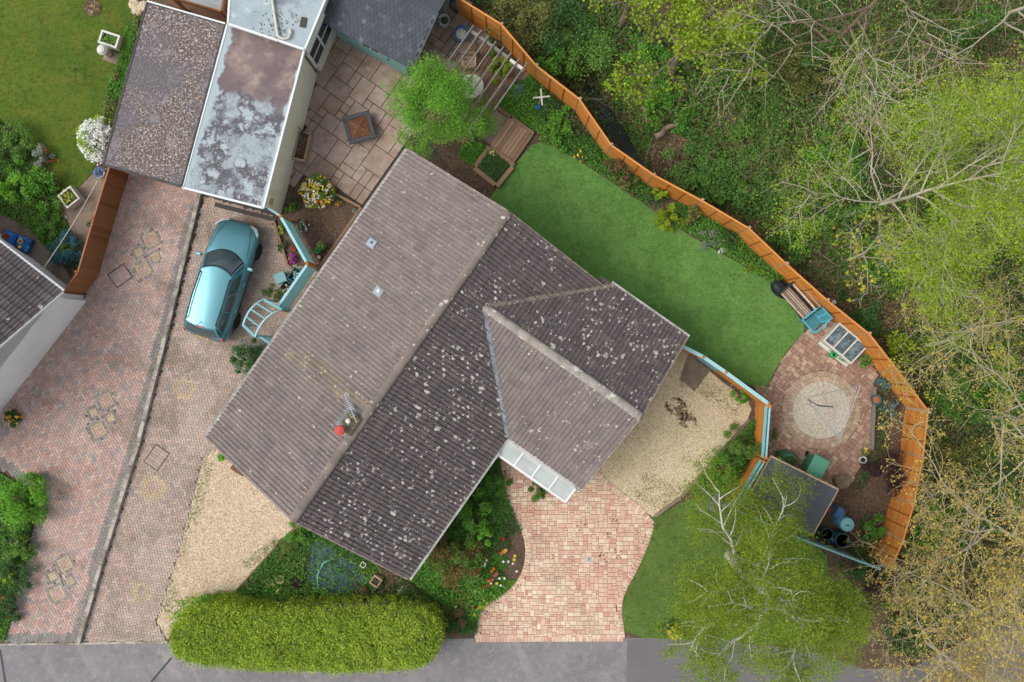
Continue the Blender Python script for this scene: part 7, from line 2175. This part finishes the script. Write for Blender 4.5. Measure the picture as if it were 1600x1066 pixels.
link('foliage', quads_mesh('foliage', np.concatenate([Vq1, Vq2]), np.concatenate([t1, t2]), 'leaf_hedge'), hd, world=True)

# ------------------------------------------------------------------ low planting
BORDER = outline((842, 122), (905, 178), (955, 248), (1022, 295), (1098, 336), (1170, 380), (1226, 436), (1202, 443), (1130, 396), (1060, 355), (980, 298), (920, 260), (880, 234), (840, 208), (806, 186), (790, 160), (800, 130))
PONDG = outline((468, 822), (500, 810), (640, 906), (665, 925), (745, 962), (745, 990), (690, 965), (300, 962), (292, 948), (366, 926), (440, 846))
FRONTB = outline((640, 905), (700, 830), (780, 712), (787, 760), (800, 795), (820, 835), (822, 870), (812, 904), (788, 926), (760, 943), (747, 962), (744, 990), (690, 985), (690, 940))
SIDEB = outline((1064, 780), (1112, 724), (1172, 658), (1192, 650), (1188, 712), (1146, 788), (1100, 768))
LEFTB = outline((-40, 720), (0, 738), (62, 776), (50, 830), (10, 1000), (-40, 1000))
NBED = outline((-60, 170), (0, 192), (60, 240), (86, 290), (96, 322), (122, 395), (130, 430), (80, 392), (40, 352), (0, 332), (-60, 300))
STRIP = outline((205, 22), (222, 28), (165, 258), (150, 262), (158, 210), (168, 150), (186, 96))
MOAT = outline((1362, 560), (1400, 610), (1412, 660), (1400, 780), (1360, 880), (1300, 855), (1330, 770), (1352, 715), (1368, 700), (1368, 604))
low = lambda h: (lambda X, Y, v: .02 + h * np.clip(v + .9, .1, 2) * .5 * rng.random(len(X)))
cover('border_plants', 'leafy green ground cover along the orange fence', [BORDER], 30000, .08, 'leaf_green', low(.42), 61, -.6)
cover('border_plants', 'dark leafed drifts among the fence border plants', [BORDER], 12000, .09, 'leaf_dark', low(.35), 62, .0)
cover('pond_plants', 'mixed green plants round the pond', [PONDG], 18000, .08, 'leaf_green', low(.28), 63, -.5)
cover('pond_plants', 'dark green plants between pond and hedge', [PONDG], 8000, .09, 'leaf_dark', low(.3), 64, -.2)
cover('pond_plants', 'olive and straw coloured plants round the pond', [PONDG], 4500, .08, 'leaf_olive', low(.25), 65, .2)
cover('bed_plants', 'dense green foliage of the front flower bed', [FRONTB], 24000, .085, 'leaf_green', low(.42), 66, -.85)
cover('bed_plants', 'grey green tulip leaves in the front flower bed', [FRONTB], 9000, .11, 'leaf_dark', low(.36), 67, -.35, aspect=.3)
cover('bed_plants', 'loose green plants beside the gravel yard', [SIDEB], 12000, .08, 'leaf_mid', low(.4), 68, -.8)
cover('bed_plants', 'green plants of the raised border at the far left', [LEFTB], 16000, .085, 'leaf_green', low(.35), 69, -1.0)
cover('bed_plants', 'dark strap leaves in the far left border', [LEFTB], 5000, .13, 'leaf_dark', low(.35), 70, -.2, aspect=.2)
cover('bed_plants', 'low green plants in the neighbour border', [NBED], 24000, .08, 'leaf_mid', low(.35), 71, -1.0)
cover('bed_plants', 'dark plants in the neighbour border', [NBED], 6000, .09, 'leaf_dark', low(.3), 72, .0)
cover('bed_plants', 'fresh green strip of plants along the gritty garage', [STRIP], 12000, .08, 'leaf_green', low(.35), 73, -1.1)
cover('bed_plants', 'olive plants along the gritty garage', [STRIP], 2500, .08, 'leaf_olive', low(.35), 74, .2)
cover('bed_plants', 'sparse plants behind the round patio', [MOAT], 3500, .08, 'leaf_dark', low(.25), 75, .1)
cover('lawn_blades', 'short grass blades of the neighbour lawn', [LAWN_N], 30000, .05, 'grass_blade', lambda X, Y, v: .03 + .015 * rng.random(len(X)), 80, -9, cat='grass', aspect=.25)
cover('lawn_blades', 'short grass blades of the dark front lawn', [LAWN_F], 16000, .05, 'grass_dark', lambda X, Y, v: .03 + .015 * rng.random(len(X)), 81, -9, cat='grass', aspect=.25)
cover('turf_fibres', 'artificial turf fibres of the back lawn', [TURF], 34000, .04, 'turf_blade', lambda X, Y, v: .045 + .008 * rng.random(len(X)), 82, -9, cat='grass', aspect=.3)
cover('gravel_weeds', 'small weeds growing through the gravel yard', [GRAVEL_B], 6500, .05, 'leaf_olive', low(.05), 83, .55, sc=1.6)
cover('gravel_weeds', 'small weeds along the edge of the pale gravel', [outline((322, 716), (335, 725), (285, 900), (262, 985), (247, 972), (276, 880)), outline((290, 950), (340, 935), (440, 845), (425, 842), (330, 915), (275, 940))], 1500, .05, 'leaf_mid', low(.06), 84, -.1, sc=2)
cover('deck_grass', 'grass growing between deck, step and house', [outline((742, 222), (765, 232), (742, 262), (716, 245), (726, 226)), outline((770, 168), (792, 150), (828, 118), (840, 130), (838, 206), (800, 182))], 3500, .10, 'leaf_green', low(.3), 85, -1.5, aspect=.3)
cover('bed_plants', 'green plants inside the sleeper bed by the step', [outline((747, 260), (776, 286), (797, 258), (766, 234))], 1400, .07, 'leaf_dark', lambda X, Y, v: .16 + .12 * rng.random(len(X)), 86, -1.5)

# ------------------------------------------------------------------ single shrubs and plants
S = shrub
S('flowering_shrub', 'shrub covered in white blossom at the gritty garage corner', 150, 216, .78, 1.1, 'leaf_spring', 2000, .08, flowers=[('petal_white', 2600, .075)], rx=.72)
S('azalea', 'yellow and cream flowering azalea on the soil bed', 494, 300, .62, .8, 'leaf_mid', 1300, .08, flowers=[('petal_yellow', 380, .07), ('petal_white', 220, .07), ('petal_orange', 70, .06)])
S('small_shrub', 'fresh green leafy plant by the cream garage wall', 455, 326, .26, .35, 'leaf_green', 420, .08)
S('small_shrub', 'white flowered low plant in the soil bed', 472, 352, .22, .3, 'leaf_silver', 300, .07, flowers=[('petal_white', 60, .06)])
S('small_shrub', 'pale yellow green rosette by the bed edging', 438, 359, .16, .15, 'leaf_hedge', 160, .07)
S('small_shrub', 'magenta flowered plant in front of the teal screen', 456, 403, .18, .25, 'leaf_mid', 200, .07, flowers=[('petal_magenta', 150, .07)])
S('small_shrub', 'red flowered plant above the magenta one by the screen', 459, 387, .12, .25, 'leaf_red', 120, .06, flowers=[('petal_red', 30, .06)])
S('small_shrub', 'low green plant at the soil bed edge left of the screen', 441, 384, .2, .2, 'leaf_dark', 200, .07)
S('small_shrub', 'orange flowered sprig right of the azalea', 530, 318, .14, .2, 'leaf_mid', 90, .06, flowers=[('petal_orange', 45, .06)])
S('small_shrub', 'silvery tuft at the corner of the bed near the patio', 556, 330, .14, .15, 'leaf_silver', 120, .06)
S('grass_tuft', 'wispy green tuft on the drive beside the round planter', 420, 455, .26, .3, 'leaf_mid', 300, .12, aspect=.15, cat='grass tuft')
S('round_shrub', 'dense grey green round shrub at the house corner by the arch', 388, 557, .72, 1.0, 'leaf_dark', 2600, .08, clumps=50, csz=.2, mix=[('leaf_silver', 1300, .07, 1.02)])
S('heather', 'blue flowering heather mound beside the brown fence', 104, 388, .72, .6, 'heath_blue', 3200, .06, clumps=40, mix=[('leaf_mid', 500, .07, .6)])
S('bush', 'bright green leafy bush at the left edge above the path', 20, 283, .85, 1.0, 'leaf_bright', 2600, .09)
S('bush', 'loose mid green bush in the middle of the neighbour border', 62, 300, .9, .8, 'leaf_green', 2400, .09)
S('bush', 'dark green bush above the bright one at the left edge', 18, 222, .8, .8, 'leaf_mid', 2000, .09)
S('bush', 'silvery leafed bush with a red bloom beside the lawn', 66, 245, .45, .5, 'leaf_silver', 900, .08, flowers=[('petal_red', 12, .1)])
S('bush', 'green bush sprinkled with pale blue flowers in the border', 42, 305, .4, .5, 'leaf_mid', 500, .08, flowers=[('petal_blue', 90, .06)])
S('bush', 'low weedy clump between border and path', 75, 352, .6, .4, 'leaf_green', 1200, .08)
S('bush', 'large light green bush in the far left border', 30, 788, 1.0, 1.2, 'leaf_bright', 3600, .09)
S('bush', 'mid green clump below the large far left bush', 30, 850, .7, .7, 'leaf_mid', 1500, .1)
S('bush', 'strappy dark green clump in the far left border', 22, 900, .8, .6, 'leaf_dark', 1500, .16, aspect=.15)
S('bush', 'yellow green clump low in the far left border', 10, 905, .4, .5, 'leaf_hedge', 600, .08)
S('bush', 'dark clump with red flowers at the bottom of the far left border', 10, 950, .6, .5, 'leaf_dark', 1200, .14, aspect=.18, flowers=[('petal_red', 40, .06)])
S('potted_flowers', 'cluster of orange and yellow potted flowers by the white gable', 20, 652, .38, .4, 'leaf_dark', 700, .08, flowers=[('petal_orange', 40, .08), ('petal_yellow', 40, .08)])
S('small_shrub', 'dark pansies along the brown fence', 141, 350, .16, .2, 'leaf_mid', 120, .06, rx=.16, flowers=[('petal_purple', 60, .06)])
S('bush', 'rusty bronze barberry bush in front of the long gutter', 715, 880, 1.05, 1.1, 'leaf_red', 2800, .075, clumps=60, csz=.2, mix=[('leaf_mid', 2600, .075, 1.02)])
S('bush', 'deep green leafy shrub under the long gutter', 738, 800, .8, 1.0, 'leaf_green', 2800, .09)
S('bush', 'bright green shrub between barberry and inner corner', 745, 838, .55, .8, 'leaf_bright', 1500, .085)
S('bush', 'green grassy shrub in the inner corner by the porch', 775, 750, .5, .7, 'leaf_green', 1300, .1, aspect=.25)
S('bush', 'dark pink sprigged shrub against the gutter', 690, 850, .5, .9, 'leaf_bronze', 700, .07)
S('bush', 'green bushy plant beneath the porch canopy', 842, 766, .42, .7, 'leaf_mid', 1100, .08)
S('bush', 'dark green rounded shrub at the left end of the hedge', 312, 972, .95, 1.5, 'leaf_green', 3800, .08, rx=1.25, clumps=60, csz=.2, mix=[('leaf_hedge', 1400, .08, 1.0)])
S('juniper', 'dark spiky conifer behind the hedge end', 650, 948, .75, .7, 'leaf_dark', 1900, .13, aspect=.14, clumps=40)
S('juniper', 'dark bronze conifer between hedge and drive mouth', 707, 968, .62, .6, 'leaf_bronze', 1100, .12, aspect=.16)
S('juniper', 'dark green conifer at the drive mouth', 720, 975, .6, .55, 'leaf_dark', 1900, .11, aspect=.2)
S('bush', 'straw coloured twiggy clump beside the pale gravel', 445, 855, .5, .4, 'leaf_olive', 500, .1, aspect=.15)
S('bush', 'purple leafed clump left of the pond', 462, 910, .35, .3, 'leaf_plum', 500, .07)
S('bush', 'green iris clump between gravel and pond', 460, 845, .55, .5, 'leaf_green', 900, .16, aspect=.12)
S('bush', 'yellow flowered clump below the twin pots', 432, 920, .22, .2, 'leaf_mid', 160, .06, flowers=[('petal_yellow', 40, .07), ('petal_white', 20, .06)])
S('bush', 'rusty low clump below the pond', 560, 925, .35, .25, 'leaf_red', 400, .07)
S('bush', 'bright green fern below the pond net', 515, 935, .35, .3, 'leaf_bright', 400, .1, aspect=.25)
S('bush', 'dark undergrowth along the hedge foot by the pond', 400, 948, .5, .5, 'leaf_dark', 1200, .09, rx=1.6)
S('bush', 'dark undergrowth along the hedge foot below the gable', 560, 952, .4, .5, 'leaf_dark', 1300, .09, rx=1.8)
S('bush', 'bright green weed by the house corner on the gravel', 347, 712, .2, .25, 'leaf_bright', 200, .09)
S('bush', 'loose green shrub beside the gravel yard edging', 1130, 735, .85, 1.0, 'leaf_green', 2600, .08)
S('bush', 'dark green shrub against the trellis fence', 1166, 700, .8, 1.2, 'leaf_mid', 2400, .08)
S('bush', 'silvery shrub at the corner of the front lawn', 1118, 786, .48, .5, 'leaf_silver', 900, .08)
S('bush', 'bright green tuft in the gravel yard by the teal fence', 1156, 618, .3, .3, 'leaf_bright', 420, .09)
S('bush', 'yellow flowered bush at the road edge of the front lawn', 1055, 988, .32, .5, 'leaf_hedge', 420, .08, flowers=[('petal_yellow', 260, .08)])
S('bush', 'dark green bush under the birch by the road edge', 1046, 982, .3, .4, 'leaf_dark', 400, .08)
S('bush', 'dark plum bush behind the patio edging', 1394, 735, .9, 1.0, 'leaf_plum', 2600, .08)
S('bush', 'dark plum bush outside the lower fence', 1370, 915, .9, 1.2, 'leaf_plum', 2600, .08)
S('bush', 'dark green bush filling the corner under the low teal fence', 1345, 885, .7, 1.0, 'leaf_dark', 1800, .08)
S('bush', 'mid green plants by the lower orange fence', 1372, 830, .55, .7, 'leaf_green', 1000, .09)
S('bush', 'leafy green plant below the cold frame', 1357, 566, .35, .5, 'leaf_green', 600, .09)
S('bush', 'blue green leafy plant at the patio edging', 1376, 600, .35, .4, 'leaf_blue', 500, .08)
S('bush', 'grey blue plants along the inner fence corner', 1392, 635, .45, .4, 'leaf_blue', 420, .07, rx=.35)
S('bush', 'small green plant by the trellis fence on the patio side', 1212, 680, .2, .3, 'leaf_mid', 220, .07, rx=.12)
S('bush', 'yellow flowers next to the white pot by the plum bed', 1352, 706, .16, .3, 'leaf_mid', 120, .06, flowers=[('petal_yellow', 60, .06)])
# fence border
S('bush', 'bronze leafed shrub leaning on the orange fence', 965, 262, .62, .9, 'leaf_bronze', 1300, .08)
S('bush', 'pink tinged shrub below the bronze one along the fence', 985, 285, .45, .6, 'leaf_olive', 800, .08)
S('bush', 'yellow flowered sprig at the left end of the fence border', 907, 245, .25, .4, 'leaf_mid', 250, .07, flowers=[('petal_yellow', 50, .06)])
S('bush', 'golden green mound in the fence border', 1040, 340, .62, .6, 'leaf_lime', 1700, .075)
S('bush', 'pale green tall plant against the orange fence', 1034, 302, .3, .9, 'leaf_spring', 420, .09)
S('bush', 'pale shrub with buff tips against the fence', 1082, 332, .4, .8, 'leaf_olive', 600, .08)
S('bush', 'silver lavender clump in the fence border', 1108, 368, .5, .4, 'leaf_silver', 900, .09, aspect=.2)
S('bush', 'white silver clump right of the lavender', 1128, 382, .26, .3, 'petal_white', 200, .09, aspect=.2)
S('bush', 'dark green clump between lavender and fence', 1140, 372, .5, .5, 'leaf_dark', 1000, .08)
S('bush', 'lime green tuft near the right end of the fence border', 1168, 416, .22, .25, 'leaf_lime', 260, .08)
S('bush', 'small lime tuft closest to the bench', 1187, 420, .2, .25, 'leaf_lime', 220, .08)
S('bush', 'large green leafy drift left of the lawn tip', 868, 205, .85, .5, 'leaf_green', 2200, .09)
S('bush', 'bright weeds under the windmill ornament', 880, 190, .6, .4, 'leaf_bright', 1300, .08)
S('bush', 'lime green bush under the pergola end', 783, 106, .48, .8, 'leaf_lime', 1100, .09)
S('bush', 'green plant in the corner between pergola beam and fence', 768, 74, .3, .5, 'leaf_green', 420, .08)
S('bush', 'iris leaves beside the curved edging', 805, 142, .45, .5, 'leaf_blue', 420, .2, aspect=.1)
S('bush', 'ragged green bush beyond the fence near the ornament', 868, 98, .7, 1.0, 'leaf_green', 1800, .09)
S('bush', 'white flowered plant at the step corner of the sleeper bed', 768, 240, .14, .35, 'leaf_mid', 120, .07, flowers=[('petal_yellow', 30, .07), ('petal_white', 20, .07)])
# bushes in the wood
S('thicket', 'dark olive thicket at the top of the wood beside the fence', 820, 20, 1.3, 1.5, 'leaf_olive', 4200, .09, clumps=60)
S('thicket', 'dark green thicket right of the olive one', 880, 25, 1.3, 1.4, 'leaf_dark', 4200, .09, clumps=60)
S('thicket', 'mid green thicket under the small lime tree', 925, 70, 1.2, 1.1, 'leaf_mid', 3600, .09, clumps=50)
S('thicket', 'fresh green nettle clump left of the lime tree trunk', 1010, 95, 1.0, .8, 'leaf_green', 2800, .1)
S('thicket', 'green nettle clump above the stream', 1050, 155, 1.1, .7, 'leaf_green', 2600, .1)
S('thicket', 'dark ivy mound right of the stream', 1085, 250, 1.2, .7, 'leaf_ivy', 3000, .1)
S('thicket', 'dark ivy mound behind the fence bend', 1150, 285, 1.3, .8, 'leaf_ivy', 3400, .1)
S('thicket', 'dark ivy mound behind the fence above the bench', 1240, 380, .9, .6, 'leaf_ivy', 2000, .1)
S('thicket', 'dark bramble mound below the catkin tree', 1345, 490, .9, .7, 'leaf_dark', 2200, .1)
S('thicket', 'lime sprigged bush behind the patio fence', 1400, 545, .7, .9, 'leaf_lime', 900, .1)

for (px, py, r_, h_, lm, lab) in ((1290, 348, 1.0, 1.0, 'leaf_mid', 'green undergrowth hiding the foot of the nearer willow'), (1252, 112, 1.1, .9, 'leaf_olive', 'olive undergrowth round the foot of the bare tree'), (1385, 405, 1.0, .9, 'leaf_green', 'green undergrowth under the spreading willow'), (1310, 250, 1.5, .8, 'leaf_green', 'wide nettle bed between bare tree and willow'), (1200, 190, 1.4, .7, 'leaf_mid', 'mid green weeds left of the bare tree'), (1380, 160, 1.5, .8, 'leaf_green', 'fresh weeds below the bare tree branches'), (1480, 200, 1.5, .8, 'leaf_bright', 'bright green growth between bare tree and willow crown'),
        (1480, 620, 1.3, 1.1, 'leaf_mid', 'green scrub under the twigs right of the fence corner'), (1560, 600, 1.5, 1.3, 'leaf_green', 'green scrub at the right edge above the golden twigs'), (1490, 720, 1.4, 1.2, 'leaf_olive', 'olive scrub under the golden tree'), (1560, 760, 1.5, 1.2, 'leaf_mid', 'mid green scrub under the golden trees at the edge'), (1470, 830, 1.4, 1.1, 'leaf_green', 'green scrub beside the lower orange fence'), (1540, 880, 1.5, 1.1, 'leaf_olive', 'olive scrub near the road under golden twigs'), (1440, 930, 1.3, 1.0, 'leaf_mid', 'green scrub between birch and golden trees'), (1420, 990, .9, .8, 'leaf_dark', 'dark scrub at the road edge behind the birch')):
    S('thicket', lab, px, py, r_, h_, lm, int(2600 * r_), .09, clumps=int(40 * r_), csz=.22)

# ------------------------------------------------------------------ tulips and small flowers of the front bed
def tulip(px, py, pm, label, group, h=.32, r=.045):
    c = at(px, py, h); t = thing('tulip', label, 'flower', (c.x, c.y, 0), random.uniform(0, 6), group)
    MB().tube([(0, 0, 0), (random.gauss(0, .01), random.gauss(0, .01), h - .04)], [.006, .005], 4).build('stem', 'leaf_green', t)
    b = MB(); n = 6
    for k in range(n):
        a = 6.283 * k / n; ca_, sa_ = math.cos(a), math.sin(a)
        p = [(0, 0, h - .05), (ca_ * r * .9 - sa_ * r * .5, sa_ * r * .9 + ca_ * r * .5, h - .02), (ca_ * r * 1.35, sa_ * r * 1.35, h + .03), (ca_ * r * .9 + sa_ * r * .5, sa_ * r * .9 - ca_ * r * .5, h - .02)]
        b.cur = random.random(); b.add(p, [(0, 3, 2, 1)])
    b.build('bloom', pm, t)
    b = MB()
    for k in range(2):
        a = random.uniform(0, 6.28); b.add([(0, 0, .02), (math.cos(a) * .06 - math.sin(a) * .015, math.sin(a) * .06 + math.cos(a) * .015, .10), (math.cos(a) * .14, math.sin(a) * .14, .18), (math.cos(a) * .06 + math.sin(a) * .015, math.sin(a) * .06 - math.cos(a) * .015, .10)], [(0, 1, 2, 3)])
    b.cur = .5; b.build('leaf', 'leaf_dark', t)
FL = {'red': ('petal_red', [(738, 926), (728, 932), (722, 936), (714, 938), (746, 922), (786, 843), (762, 915), (752, 919), (756, 934)]),
      'orange': ('petal_orange', [(771, 889), (768, 893), (752, 916), (763, 908), (786, 861), (783, 865), (749, 890)]),
      'pink': ('petal_pink', [(721, 943), (731, 944), (729, 948), (773, 900), (769, 906), (738, 950), (776, 897)]),
      'yellow': ('petal_yellow', [(755, 935), (749, 949), (746, 952), (754, 950), (761, 943), (741, 961), (804, 869), (788, 862), (803, 875), (776, 912), (790, 860)]),
      'white': ('petal_white', [(765, 837), (757, 884), (760, 876), (758, 881), (780, 904), (788, 904), (794, 878), (801, 881), (807, 893), (747, 906), (767, 912), (741, 924), (735, 940), (712, 948), (786, 878), (782, 915), (765, 847), (742, 908)])}
ORD = ['first', 'second', 'third', 'fourth', 'fifth', 'sixth', 'seventh', 'eighth', 'ninth', 'tenth', 'eleventh', 'twelfth', 'thirteenth', 'fourteenth', 'fifteenth', 'sixteenth', 'seventeenth', 'eighteenth']
for colr, (pm, spots) in FL.items():
    for i_, (px, py) in enumerate(sorted(spots)):
        tulip(px, py, pm, f'{ORD[i_]} {colr} flower from the left in the front bed beside the cobbled drive', f'{colr} flowers of the front bed', r=.05 if colr != 'white' else .04)
